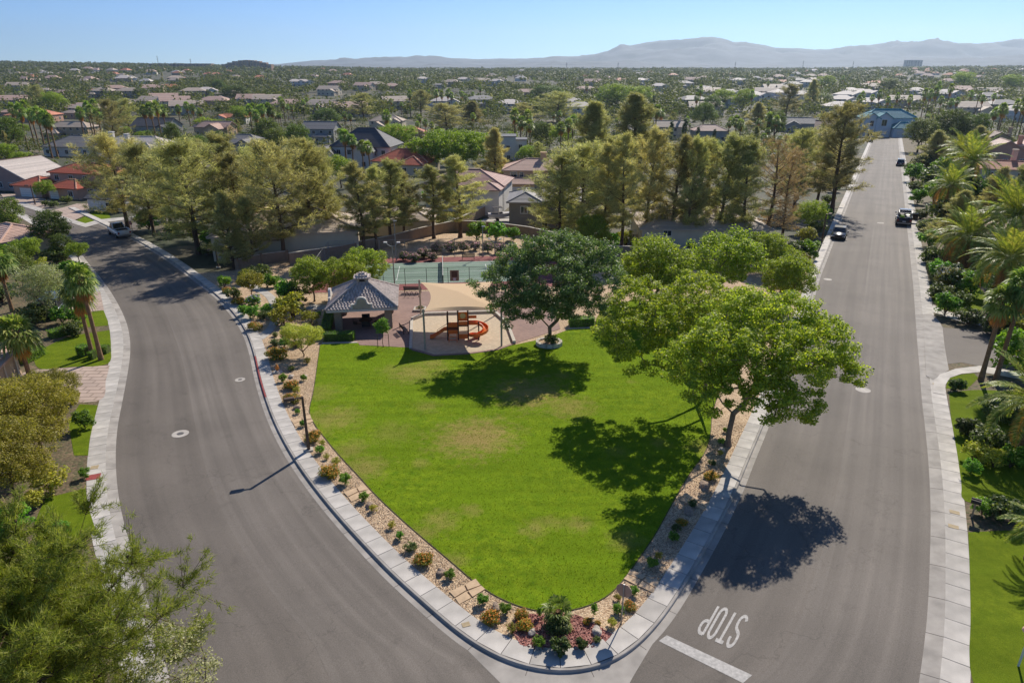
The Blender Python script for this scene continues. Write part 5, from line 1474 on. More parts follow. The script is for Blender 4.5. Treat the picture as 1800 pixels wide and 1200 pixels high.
gp = at(641, 568); g0 = np.array([-16.7, 73.3])
G = empty('gazebo', (g0[0], g0[1], gz(*g0) + .15), math.radians(8)); tag(G, 'square park gazebo with grey-brown tiled hip roof and cupola', 'gazebo')
def frame4(r): return [(-r, -r), (r, -r), (r, r), (-r, r)]
EZ, RH, AP = 2.5, 3.85, 4.75
for x, y in frame4(2.7):
    mb = MB().box((x, y, EZ / 2), (.75, .75, EZ)); mb.build('column', M['gaz_stucco'], G)
    c_ = MB()
    for k in range(9):
        t = -.36 + k * .09
        c_.box((x + t, y - .385, EZ / 2), (.03, .03, EZ * .97)); c_.box((x + .385, y + t, EZ / 2), (.03, .03, EZ * .97))
    tag(c_.build('fluting', M['wood'], G), kind='stuff')
for a, b_ in zip(frame4(RH - .12), frame4(RH - .12)[1:] + frame4(RH - .12)[:1]):
    MB().bar((a[0], a[1], EZ + .05), (b_[0], b_[1], EZ + .05), .16, .26).build('fascia', M['gaz_white'], G)
MB().prism(frame4(RH - .2), EZ + .02, EZ + .1).build('ceiling', M['underside'], G)
roof = MB().add([(x, y, EZ + .17) for x, y in frame4(RH)] + [(x, y, AP) for x, y in frame4(.55)], [(0, 1, 5, 4), (1, 2, 6, 5), (2, 3, 7, 6), (3, 0, 4, 7), (4, 5, 6, 7)]).build('roof', M['gaz_tile'], G)
# barrel tiles, one small half-round piece each
tm = MB()
for f in range(4):
    ang = f * math.pi / 2; ca, sa = math.cos(ang), math.sin(ang)
    n = 13; L0 = RH; L1 = .55
    for i in range(n):
        t0, t1 = i / n, (i + 1) / n + .012
        r0 = L0 + (L1 - L0) * t0; r1 = L0 + (L1 - L0) * t1
        z0 = EZ + .17 + (AP - EZ - .17) * t0; z1 = EZ + .17 + (AP - EZ - .17) * t1
        m = int(2 * r0 / .34); off = (2 * r0 - m * .34) / 2
        for k in range(m):
            u = -r0 + off + (k + .5) * .34
            if abs(u) > r1 + .05: continue
            pr = [(-.15, .0), (-.09, .09), (0, .12), (.09, .09), (.15, .0)]
            vs = []
            for (rr_, zz, lift) in ((r0, z0, .05), (r1, z1, .0)):
                for du, dz_ in pr:
                    x, y = u + du, -rr_
                    vs.append((x * ca - y * sa, x * sa + y * ca, zz + dz_ * .8 + lift))
            tm.add(vs, [(j, j + 1, j + 6, j + 5) for j in range(4)] + [(0, 1, 2, 3, 4)])
tag(tm.build('roof_tiles', M['gaz_tile'], roof), kind='stuff')
for x, y in frame4(1):
    MB().tube([(x * RH, y * RH, EZ + .3), (x * .55, y * .55, AP + .1)], .13, 6).build('hip_cap', M['gaz_tile'], roof)
cup = MB().box((0, 0, AP + .15), (1.25, 1.25, .5)).build('cupola', M['gaz_stucco'], G)
mb = MB()
for x, y in ((0, -.63), (0, .63), (.63, 0), (-.63, 0)): mb.box((x, y, AP + .2), (.6 if x == 0 else .03, .6 if y == 0 else .03, .26))
mb.build('louvre', M['darkmetal'], cup)
MB().add([(x, y, AP + .42) for x, y in frame4(.88)] + [(0, 0, AP + 1.05)], [(0, 1, 4), (1, 2, 4), (2, 3, 4), (3, 0, 4), (3, 2, 1, 0)]).build('cupola_roof', M['gaz_tile'], cup)
cm = MB()
for f in range(4):
    ang = f * math.pi / 2; ca, sa = math.cos(ang), math.sin(ang)
    for i in range(3):
        r0 = .88 * (1 - i / 3); z0 = AP + .44 + .63 * i / 3
        for k in range(int(2 * r0 / .3)):
            u = -r0 + .15 + k * .3; x, y = u, -r0 + .08
            cm.box((x * ca - y * sa, x * sa + y * ca, z0 + .06), (.2, .26, .1), ang)
tag(cm.build('cupola_tiles', M['gaz_tile'], cup), kind='stuff')
bell = [(-1.15, 0), (1.15, 0), (1.15, .55), (.75, .55), (.62, .7), (.55, .95)] + [(.55 * math.cos(a), .95 + .38 * math.sin(a)) for a in np.linspace(.3, math.pi - .3, 8)] + [(-.55, .95), (-.62, .7), (-.75, .55), (-1.15, .55)]
for ang, nm in ((0, 0), (-math.pi / 2, 1)):
    for sc, y0, mat in ((1.0, 0, 'gaz_white'), (.82, -.04, 'gaz_stucco')):
        n = len(bell); vs = []
        for dy in (0, .25 if sc == 1 else .06):
            for x, z in bell:
                X, Y = x * sc * 1.0, -RH + .05 + y0 + dy
                vs.append((X * math.cos(ang) - Y * math.sin(ang), X * math.sin(ang) + Y * math.cos(ang), EZ + .2 + z * sc + (.06 if sc < 1 else 0)))
        MB().add(vs, [tuple(range(n)), tuple(range(2 * n - 1, n - 1, -1))] + [(j, j + n, (j + 1) % n + n, (j + 1) % n) for j in range(n)]).build('bell_gable' if sc == 1 else 'gable_panel', M[mat], G)

# picnic table under the gazebo
T = empty('picnic_table', at(644, 573, .16), .2); tag(T, 'dark metal picnic table with attached seats under the gazebo roof', 'table')
MB().lathe([(.75, .70), (.78, .72), (.78, .76), (.75, .78)], n=8).build('table_top', M['darkmetal'], T)
MB().tube([(0, 0, 0), (0, 0, .72)], .07, 8).build('post', M['darkmetal'], T)
for k in range(4):
    a = k * math.pi / 2; x, y = math.cos(a) * 1.15, math.sin(a) * 1.15
    s_ = MB().box((x, y, .45), (.42, .9, .05), a).build('seat', M['darkmetal'], T)
    MB().bar((0, 0, .2), (x, y, .42), .05).build('arm', M['darkmetal'], T)
    MB().box((x * 1.2, y * 1.2, .75), (.04, .9, .45), a).build('seat_back', M['darkmetal'], s_)

def bench(px, py, rz, lab, w=1.7, dz=.17, mat='darkmetal'):
    e = empty('park_bench', at(px, py, dz), rz); tag(e, lab, 'bench', 'park benches')
    for k in range(4): MB().box((0, -.05 + k * .12, .45), (w, .09, .035)).build('seat_slat', M[mat], e)
    for k in range(4): MB().box((0, .42 + k * .02, .56 + k * .12), (w, .03, .09)).build('back_slat', M[mat], e)
    for s_ in (-1, 1):
        mb = MB().bar((s_ * w * .46, -.08, 0), (s_ * w * .46, -.08, .45), .05).bar((s_ * w * .46, .4, 0), (s_ * w * .46, .48, .98), .05).bar((s_ * w * .46, -.1, .43), (s_ * w * .46, .42, .43), .05).bar((s_ * w * .46, -.1, .65), (s_ * w * .46, .44, .65), .04)
        mb.build('leg_frame', M[mat], e)
bench(726, 514, math.pi, 'dark bench by the near court fence above the bike rack', 2.3)
bench(823, 457, 0, 'dark bench on the far red border of the court', 2.0, .18)
bench(713, 584, 2.0, 'dark metal bench beside the sand pit seen end-on', 1.5)
bench(900, 560, .3, 'bench in the shade of the dark ash', 1.6)
e = empty('bike_rack', at(724, 522, .17)); tag(e, 'wavy dark bike rack on the plaza behind the gazebo', 'bike rack')
p = []
for k in range(25):
    t = k / 24; u = t * 6 * math.pi
    p.append((-.9 + 1.8 * t, 0, .12 + .62 * (.5 - .5 * math.cos(u)) if 0 < k < 24 else 0))
MB().tube(p, .035, 6).build('rack_tube', M['darkmetal'], e)
e = empty('picnic_planter', at(738, 545, .17)); tag(e, 'square plaza planter with a small shrub beside the shade sail post', 'planter')
for dx, dy, w_, d_ in ((0, -.6, 1.4, .16), (0, .6, 1.4, .16), (-.62, 0, .16, 1.04), (.62, 0, .16, 1.04)): MB().box((dx, dy, .12), (w_, d_, .28)).build('border', M['curb_stone'], e)
MB().box((0, 0, .08), (1.1, 1.04, .12)).build('soil', M['gravel'], e)
shrub(739, 541, 'dark', 8, 'small dark shrub in the square plaza planter', None, .25)
# stone planter of the dark ash
e = empty('stone_planter', at(965, 606, .16)); tag(e, 'round low stone planter around the dark ash trunk', 'planter')
for k in range(12):
    a = k / 12 * 2 * math.pi; MB().box((1.2 * math.cos(a), 1.0 * math.sin(a), .22), (.3, .62, .44), a).build('planter_block', M['curb_stone'], e)
MB().lathe([(1.1, 0), (1.1, .3)], n=14).build('soil', M['gravel'], e)
shrub(968, 598, 'dark', 26, 'dark shrub growing in the stone planter', None, .4)
# low border beside hedge right of ash
a = at(1000, 578, .15); b = at(1046, 576, .15)
MBb = MB().bar(a, b, .3, .12).build('hedge_border', M['curb_stone']); tag(MBb, 'pale concrete border in front of the hedge right of the ash', 'border')
a = at(566, 604, .15); b = at(628, 602, .15)
tag(MB().bar(a, b, .3, .12).build('lawn_border', M['curb_stone']), 'pale concrete border between lawn and gazebo hedge', 'border')

# shade sail
M['post'] = simple('sail_post', srgb(168, 156, 138), .6, .1, var=.1)
cor = []
for bx, by, h in ((-8.69, 64.3, 4.1), (-1.25, 65.2, 3.9), (-2.2, 74.6, 4.3), (-10.4, 74.6, 4.2)):
    cor.append(np.array([bx, by, gz(bx, by) + .15 + h]))
sx = sum(cor) / 4
S = empty('shade_sail', (sx[0], sx[1], gz(sx[0], sx[1]) + .15)); tag(S, 'beige four-cornered shade sail on posts over the playground', 'shade sail')
loc = Vector(S.location)
for c in cor:
    f = np.array([c[0], c[1], gz(c[0], c[1]) + .1]) - np.array(loc); t = c - np.array(loc)
    out = unit(np.array([t[0], t[1], 0])) * .25
    MB().tube([f + out, t + out * 1.0 + np.array([0, 0, .25])], .1, 8).build('post', M['post'], S)
n = 24; Pm = np.zeros((n + 1, n + 1, 3))
for i in range(n + 1):
    for j in range(n + 1):
        u, v = i / n, j / n
        # pull the edges in
        du = .11 * math.sin(math.pi * v); dv = .07 * math.sin(math.pi * u)
        uu = du + (1 - 2 * du) * u; vv = dv + (1 - 2 * dv) * v
        p = (cor[0] * (1 - uu) + cor[1] * uu) * (1 - vv) + (cor[3] * (1 - uu) + cor[2] * uu) * vv
        hip = min(u, 1 - u, v, 1 - v) * 2
        p = p + np.array([0, 0, .38 * hip ** 1.0 - .25 * math.sin(math.pi * u) * (v < .01) ])
        Pm[i, j] = p - np.array(loc)
link('sail_cloth', grid_mesh('sail_cloth', Pm, None, False), M['sail'], S)

# playground with slides
M['play_orange'] = simple('orange_plastic', srgb(224, 112, 42), .4, var=.06, spec=.5)
M['play_brown'] = simple('brown_post_paint', srgb(74, 48, 40), .5, var=.08)
M['play_yel'] = simple('cream_plastic', srgb(214, 190, 130), .5, var=.05)
pb_ = at(806, 594, .18)
P0 = empty('playground', pb_, .06); tag(P0, 'orange playground tower with straight and spiral slides in the sand', 'playground')
for x, y in ((-1.1, -.6), (0, -.6), (1.05, -.6), (-1.1, .6), (0, .6), (1.05, .6)):
    MB().tube([(x, y, 0), (x, y, 3.3 if x > -.5 else 2.8)], .075, 8).build('post', M['play_brown'], P0)
MB().box((-.55, 0, 1.0), (1.1, 1.2, .08)).build('deck', M['play_brown'], P0)
MB().box((.52, 0, 1.55), (1.05, 1.2, .08)).build('deck', M['play_brown'], P0)
for x, y, z, w_, h in ((-.55, -.62, .95, 1.0, .34), (-.55, -.62, 1.65, 1.0, .32), (.52, -.62, .42, 1.0, .5), (.52, -.62, 1.9, 1.0, .38), (.52, -.62, 2.7, 1.0, .8), (.52, .62, 1.95, 1.0, .5), (-.55, .62, 1.3, 1.0, .5)):
    MB().box((x, y, z), (w_, .05, h)).build('panel', M['play_orange'], P0)
pn = MB()
pn.add([(.52 + .3 * math.cos(a), -.655, 2.72 + .3 * math.sin(a)) for a in np.linspace(0, 2 * math.pi, 20, endpoint=False)], [tuple(range(20))])
pn.build('round_window', M['play_yel'], P0)
lad = MB()
for s_ in (-1, 1): lad.tube([(-.55 + s_ * .4, -.65, .95), (-.55 + s_ * .42, -1.3, 0)], .03, 6)
for k in range(3): lad.bar((-.97, -.65 - .2 * k - .06, .8 - .28 * k), (-.13, -.65 - .2 * k - .06, .8 - .28 * k), .05)
lad.build('ladder', M['play_orange'], P0)
net = MB()
for k in range(5): net.tube([(.1 + k * .2, -.63, .67), (.1 + k * .2, -.63, 1.6)], .012, 4)
net.build('rail_bars', M['play_yel'], P0)
# straight slide to the left
path = [(-1.1, 0, 1.0), (-1.5, 0, .95), (-2.6, 0, .2), (-3.0, 0, .12)]
def chute(mb, path, w_, h):
    P_ = [np.array(p, float) for p in path]; vs = []; fs = []
    for i, p in enumerate(P_):
        d = P_[min(i + 1, len(P_) - 1)] - P_[max(i - 1, 0)]; d[2] = 0; d = unit(d); s_ = np.array([-d[1], d[0], 0])
        for off, z in ((-w_ / 2 - .05, h), (-w_ / 2, h), (-w_ / 2, 0.04), (w_ / 2, 0.04), (w_ / 2, h), (w_ / 2 + .05, h), (w_ / 2 + .05, -.04), (-w_ / 2 - .05, -.04)):
            vs.append(p + s_ * off + np.array([0, 0, z]))
    for i in range(len(P_) - 1):
        for k in range(8):
            a = i * 8 + k; b_ = i * 8 + (k + 1) % 8; fs.append((a, b_, b_ + 8, a + 8))
    fs += [tuple(range(7, -1, -1)), tuple(range((len(P_) - 1) * 8, len(P_) * 8))]
    mb.add(vs, fs)
m_ = MB(); chute(m_, path, .5, .22); m_.build('straight_slide', M['play_orange'], P0)
MB().tube([(-1.15, .3, 1.55), (-2.2, .3, .85), (-2.3, .3, .6)], .025, 6).build('handrail', M['play_brown'], P0)
sp_ = [(1.05, 0, 1.6), (1.9, 0, 1.6)]
cx, cy, rr_ = 2.15, -.75, .75
for k in range(15):
    a = math.pi / 2 - k / 14 * 2.05 * math.pi; sp_.append((cx + rr_ * math.cos(a), cy + rr_ * math.sin(a), 1.55 - 1.4 * k / 14))
sp_.append((sp_[-1][0] - .6, sp_[-1][1] - .05, .1))
m_ = MB(); chute(m_, sp_, .5, .26); m_.build('spiral_slide', M['play_orange'], P0)
MB().tube([(cx, cy, 0), (cx, cy, 2.1)], .07, 8).build('slide_post', M['play_brown'], P0)
MB().box((1.5, 0, 2.35), (.9, .05, .3)).build('entry_panel', M['play_orange'], P0)

# ------------------------------------------------------------------ court furniture
def seg3(p, q): return (float(p[0]), float(p[1]), gz(*p) + q)
N_ = empty('tennis_net', (ctr[0], ctr[1], gz(*ctr) + .18)); tag(N_, 'tennis net with dark posts across the green court', 'net')
l0 = np.array(N_.location)
a, b = court(0, -6.0), court(0, 6.0)
for q in (a, b): MB().tube([np.array(seg3(q, .18)) - l0, np.array(seg3(q, 1.28)) - l0], .06, 8).build('post', M['darkmetal'], N_)
mb = MB()
for k in range(13):
    z = .28 + k * .065; mb.bar(np.array(seg3(a, z)) - l0, np.array(seg3(b, z)) - l0, .02)
for k in range(90):
    q = a + (b - a) * (k + .5) / 90; mb.bar(np.array(seg3(q, .26)) - l0, np.array(seg3(q, 1.1)) - l0, .02)
tag(mb.build('netting', M['darkmetal'], N_), kind='stuff')
MB().bar(np.array(seg3(a, 1.14)) - l0, np.array(seg3(b, 1.14)) - l0, .06, .1).build('top_band', M['white'], N_)

def chain_fence(name, lab, pts, h, step=3.0, mat='steel', mesh=True):
    P_ = [np.array(p, float) for p in pts]; o0 = P_[0]
    e = empty(name, seg3(o0, .15)); tag(e, lab, 'fence', 'chain link fences'); l0 = np.array(e.location)
    for A_, B_ in zip(P_[:-1], P_[1:]):
        L = np.linalg.norm(B_ - A_); n = max(1, int(round(L / step)))
        for k in range(n + (1 if B_ is P_[-1] else 0)):
            q = A_ + (B_ - A_) * k / n
            MB().tube([np.array(seg3(q, .1)) - l0, np.array(seg3(q, .15 + h)) - l0], .035, 6).build('post', M[mat], e)
        for z in (h, h * .5, .08):
            MB().tube([np.array(seg3(A_, .15 + z)) - l0, np.array(seg3(B_, .15 + z)) - l0], .022 if z == h else .014, 5).build('rail', M[mat], e)
        if mesh:
            mb = MB(); m_ = int(L / .3)
            for k in range(-int(h / .3), m_):
                for s_ in (0, 1):
                    u0, u1 = k * .3, k * .3 + h; z0, z1 = (0, h) if s_ == 0 else (h, 0)
                    if u0 < 0: z0 = z0 + (z1 - z0) * (-u0 / h); u0 = 0
                    if u1 > L: z1 = z0 + (z1 - z0) * ((L - u0) / (u1 - u0)); u1 = L
                    q0 = A_ + (B_ - A_) * u0 / L; q1 = A_ + (B_ - A_) * u1 / L
                    mb.bar(np.array(seg3(q0, .15 + z0)) - l0, np.array(seg3(q1, .15 + z1)) - l0, .006)
            tag(mb.build('chain_link', M[mat], e), kind='stuff')
chain_fence('chain_link_fence', 'dark chain link fence along the near side of the court', [court(-16.5, -6.9), court(15, -6.9)], 2.4, 3.0, 'darkmetal')
chain_fence('chain_link_fence', 'tall galvanised chain link fence behind the far side of the court', [court(-17.3, -3), court(-17.3, 9), court(17.3, 9), court(17.3, -3)], 3.0, 4.0, 'steel')
e = empty('notice_board', seg3(court(1.55, -7.0), .15), .05); tag(e, 'brown notice board on the near court fence', 'sign')
MB().box((0, -.05, 1.3), (1.2, .05, 1.5)).build('backing', M['wood'], e)
MB().box((0, -.09, 1.5), (.75, .03, .85)).build('board', M['bark'], e)
MB().box((0, -.09, .8), (.35, .03, .35)).build('paper', M['white'], e)
def court_light(px, py, top, lab, y=True):
    b = at(px, py, .15); h = hgt(b, top)
    e = empty('court_light', b); tag(e, lab, 'lamp', 'court light poles')
    MB().tube([(0, 0, 0), (0, 0, h)], [.09, .06], 8).build('pole', M['steel'], e)
    if y:
        for s_ in (-1, 1):
            MB().tube([(0, 0, h - .1), (s_ * .4, 0, h + .05), (s_ * .75, 0, h + .35)], .04, 6).build('arm', M['steel'], e)
            MB().box((s_ * .85, 0, h + .45), (.42, .3, .16)).build('lamp_head', M['white'], e)
    else:
        MB().box((.15, -.1, h), (.5, .4, .14)).build('lamp_head', M['steel'], e)
court_light(694, 506, 432, 'two-armed court light at the near left of the court')
court_light(697, 458, 388, 'tall single court light pole at the far left of the court', False)
court_light(849, 452, 398, 'tall single court light pole behind the far bench', False)
court_light(870, 450, 425, 'two-armed court light at the far side near the ash')

# ------------------------------------------------------------------ walls round the park
def wall(name, lab, pxs, h, thick=.25, cat='wall', pil=True, mat='wallstucco'):
    P_ = [np.array(at(*p, .1)[:2]) for p in pxs]; e = empty(name, seg3(P_[0], .05)); tag(e, lab, cat, 'block walls'); l0 = np.array(e.location)
    for A_, B_ in zip(P_[:-1], P_[1:]):
        MB().bar(np.array(seg3(A_, h / 2 - .1)) - l0, np.array(seg3(B_, h / 2 - .1)) - l0, thick, h + .4).build('wall_panel', M[mat], e)
        MB().bar(np.array(seg3(A_, h + .15)) - l0, np.array(seg3(B_, h + .15)) - l0, thick + .1, .1).build('coping', M['curb_stone'], e)
    if pil:
        for A_ in P_:
            q = np.array(seg3(A_, h / 2)) - l0; MB().box(q, (.5, .5, h + .5)).build('pilaster', M[mat], e)
wall('block_wall', 'tan block wall with pilaster beside the garden path', [(418, 474), (460, 464), (505, 458)], 1.5)
wall('block_wall', 'tan block wall behind the left half of the tennis court', [(510, 466), (600, 452), (690, 432), (742, 418), (800, 405)], 1.8, pil=False)
wall('block_wall', 'tan block wall in front of the taupe house', [(800, 405), (860, 407), (930, 417), (985, 430), (1020, 438)], 1.8, pil=False)
wall('block_wall', 'tan block wall behind the right park trees', [(1070, 452), (1150, 455), (1240, 460)], 1.8, pil=False)
wall('block_wall', 'tan wall corner by the right pavement', [(1330, 470), (1385, 474)], 1.6)
wall('block_wall', 'backyard wall climbing left of the taupe house', [(800, 402), (850, 378), (890, 362)], 1.7, pil=False)

# ------------------------------------------------------------------ street furniture
def octo(r): return [(r * math.cos(math.pi / 8 + k * math.pi / 4), r * math.sin(math.pi / 8 + k * math.pi / 4)) for k in range(8)]
M['sign_red'] = simple('sign_red', srgb(170, 36, 34), .5, var=0)
M['sign_back'] = simple('sign_back', srgb(176, 146, 128), .5, .2, var=.05)
def stop_sign(px, py, top, rz, lab, dz=.15):
    b = at(px, py, dz); h = hgt(b, top)
    e = empty('stop_sign', b, rz); tag(e, lab, 'stop sign', 'stop signs')
    MB().bar((0, 0, 0), (0, 0, h + .02), .06).build('post', M['steel'], e)
    r = .41; zc = h - .40
    f = lambda R, y: [(x, y, zc + z) for x, z in octo(R)]
    pl_ = MB().add(f(r, .045) + f(r, .075), [tuple(range(8)), tuple(range(15, 7, -1))] + [(k, k + 8, (k + 1) % 8 + 8, (k + 1) % 8) for k in range(8)]).build('plate', M['sign_back'], e)
    MB().add(f(r * .99, .079), [tuple(range(7, -1, -1))]).build('white_border', M['white'], pl_)
    MB().add(f(r * .92, .082), [tuple(range(7, -1, -1))]).build('red_face', M['sign_red'], pl_)
    mb = MB()
    for k, ch in enumerate('STOP'):
        for i_, (path, cl) in enumerate(LET[ch]):
            for q4 in stroke(path, .26, cl):
                mb.add([(.29 - (k + p[0] * .82 + .05) * .145, .085 + i_ * .001, zc - .12 + p[1] * .095) for p in q4], [(3, 2, 1, 0)])
    tag(mb.build('lettering', M['white'], pl_), kind='stuff')
stop_sign(1092, 1094, 1027, -.5, 'stop sign seen from behind on the park corner', .15)
stop_sign(234, 411, 388, 2.7, 'red stop sign beside the white pickup', .1)
def street_lamp(px, py, top, rz, lab, arm=.9, dz=.15, mat='bronze'):
    b = at(px, py, dz); h = hgt(b, top)
    e = empty('street_lamp', b, rz); tag(e, lab, 'street lamp', 'street lamps')
    MB().box((0, 0, .05), (.6, .5, .12)).build('footing', M['curb_stone'], e)
    MB().add([(x * .11, y * .11, .1) for x, y in frame4(1)] + [(x * .08, y * .08, h) for x, y in frame4(1)], [(0, 1, 5, 4), (1, 2, 6, 5), (2, 3, 7, 6), (3, 0, 4, 7), (4, 5, 6, 7)]).build('pole', M[mat], e)
    MB().bar((0, 0, h - .08), (arm * .55, 0, h - .06), .1).build('arm', M[mat], e)
    MB().box((arm * .55 + .4, 0, h - .04), (.8, .36, .2), 0, 0, .82).build('lamp_head', M[mat], e)
    MB().box((arm * .55 + .42, 0, h - .15), (.55, .26, .03)).build('lens', M['white'], e)
street_lamp(543, 791, 697, math.radians(200), 'brown street lamp over the left planting strip')
street_lamp(384, 470, 438, math.radians(190), 'brown street lamp by the left pavement below the pines')
street_lamp(62, 359, 325, math.radians(200), 'pale street lamp in front of the red-roofed house', .7, .1)
street_lamp(1444, 428, 376, math.radians(20), 'street lamp on the left pavement of the right street', .8)
# fire hydrant
M['hyd'] = simple('hydrant_paint', srgb(196, 122, 44), .5, var=.1)
e = empty('fire_hydrant', at(488, 654, .13)); tag(e, 'orange fire hydrant beside the red painted kerb', 'hydrant')
MB().lathe([(.17, 0), (.17, .05), (.11, .06), (.11, .55), (.15, .56), (.15, .6), (.12, .66), (.06, .76), (.03, .8)], n=12).build('barrel', M['hyd'], e)
for a in (0, math.pi / 2, math.pi): MB().tube([(0, 0, .42), (.2 * math.cos(a), .2 * math.sin(a), .42)], .07, 8).build('nozzle', M['hyd'], e)
MB().lathe([(.45, -.02), (.45, .04), (.43, .05)], n=12).build('pad', M['curb_stone'], e)
# mailboxes
e = empty('mailbox', at(1708, 908, .1), .9); tag(e, 'pair of grey mailboxes on one wooden post by the right pavement', 'mailbox')
MB().bar((0, 0, 0), (0, 0, 1.05), .1).build('post', M['wood'], e)
for s_ in (-1, 1):
    m_ = MB(); pr = [(-.09, 0), (.09, 0), (.09, .12)] + [(.09 * math.cos(a), .12 + .09 * math.sin(a)) for a in np.linspace(0, math.pi, 7)][1:-1] + [(-.09, .12)]
    n = len(pr); m_.add([(s_ * .13 + x, y, 1.06 + z) for y in (-.26, .26) for x, z in pr], [tuple(range(n)), tuple(range(2 * n - 1, n - 1, -1))] + [(k, k + n, (k + 1) % n + n, (k + 1) % n) for k in range(n)])
    m_.build('box', M['darkmetal'], e)
# garden lantern at the right edge
b = at(1806, 1126, 1.6); e = empty('garden_lantern', (b[0], b[1], gz(b[0], b[1]) + .1)); tag(e, 'white garden lantern with a pink domed cap at the right edge', 'lamp')
MB().tube([(0, 0, 0), (0, 0, 1.5)], .05, 8).build('pole', M['white'], e)
MB().lathe([(.06, 1.45), (.12, 1.5), (.2, 1.95), (.2, 1.97)], n=8).build('lantern', M['white'], e)
MB().lathe([(.22, 1.97), (.22, 2.03)], n=8).build('band', M['darkmetal'], e)
MB().lathe([(.33, 2.03), (.3, 2.12), (.2, 2.22), (.05, 2.28)], n=12).build('cap', simple('pink_cap', srgb(214, 170, 150), .6), e)
# utility covers let into the pavements
M['cover'] = simple('utility_cover', srgb(168, 150, 118), .8, var=.15)
for px, py, w_, d_, mat, lab in [(1678, 900, .55, .4, 'cover', 'upper tan utility cover in the right pavement'), (1676, 925, .55, .4, 'cover', 'lower tan utility cover in the right pavement'), (1645, 675, .5, .4, 'cover', 'tan utility cover in the pavement at the side street corner'),
                             (164, 838, .85, .75, 'kerb_red', 'red brick panel set into the left pavement'), (166, 821, .5, .5, 'cover', 'square tan cover in the left pavement above the red panel'), (819, 1097, .4, .3, 'cover', 'small cover in the park walk near the corner')]:
    b = at(px, py, .15 if px == 819 else .1); o = MB().box((0, 0, 0), (w_, d_, .02)).build('utility_cover', M[mat], None, False, (b[0], b[1], b[2] + .006)); o.rotation_euler = (-math.atan(SLOPE), 0, -.5 if px > 900 else .35)
    tag(o, lab, 'cover', 'utility covers')
# ------------------------------------------------------------------ houses
WALLC = {'tan': srgb(190, 164, 132), 'cream': srgb(206, 192, 166), 'white': srgb(214, 208, 198), 'pink': srgb(190, 150, 128), 'grey': srgb(164, 162, 154), 'taupe': srgb(138, 130, 118), 'blue': srgb(190, 202, 206), 'peach': srgb(210, 176, 138), 'mauve': srgb(160, 134, 124)}
ROOFC = {'red': srgb(176, 92, 66), 'mauve': srgb(168, 132, 120), 'grey': srgb(140, 136, 132), 'dark': srgb(84, 84, 88), 'tan': srgb(188, 170, 150), 'pale': srgb(208, 196, 184), 'teal': srgb(58, 146, 156), 'terra': srgb(198, 128, 98), 'brown': srgb(116, 86, 78), 'pinktan': srgb(196, 164, 146)}
for k, c in WALLC.items(): M['w_' + k] = simple(k + '_stucco', c, .9, var=.07, scale=.6, bump=.15)
for k, c in ROOFC.items(): M['r_' + k] = tilemat(k + '_roof_tile', c, .18)
M['garage'] = simple('garage_door_paint', srgb(214, 210, 202), .6, var=.04)
M['ridge'] = simple('ridge_mortar', srgb(196, 150, 124), .8, var=.12)

def roof_plane(mb, A, B, C, D, course, lift=.05):
    """A-B eave, D-C top; overlapping courses"""
    A, B, C, D = [np.array(p, float) for p in (A, B, C, D)]
    n = max(1, int(np.linalg.norm((D + C - A - B) / 2) / course))
    nr = unit(np.cross(B - A, (C + D - A - B) / 2))
    for i in range(n):
        a, b = A + (D - A) * i / n, B + (C - B) * i / n; c, d = B + (C - B) * (i + 1) / n, A + (D - A) * (i + 1) / n
        al, bl = a + nr * lift, b + nr * lift
        mb.add([al, bl, c, d, a, b], [(0, 1, 2, 3), (4, 5, 1, 0)])

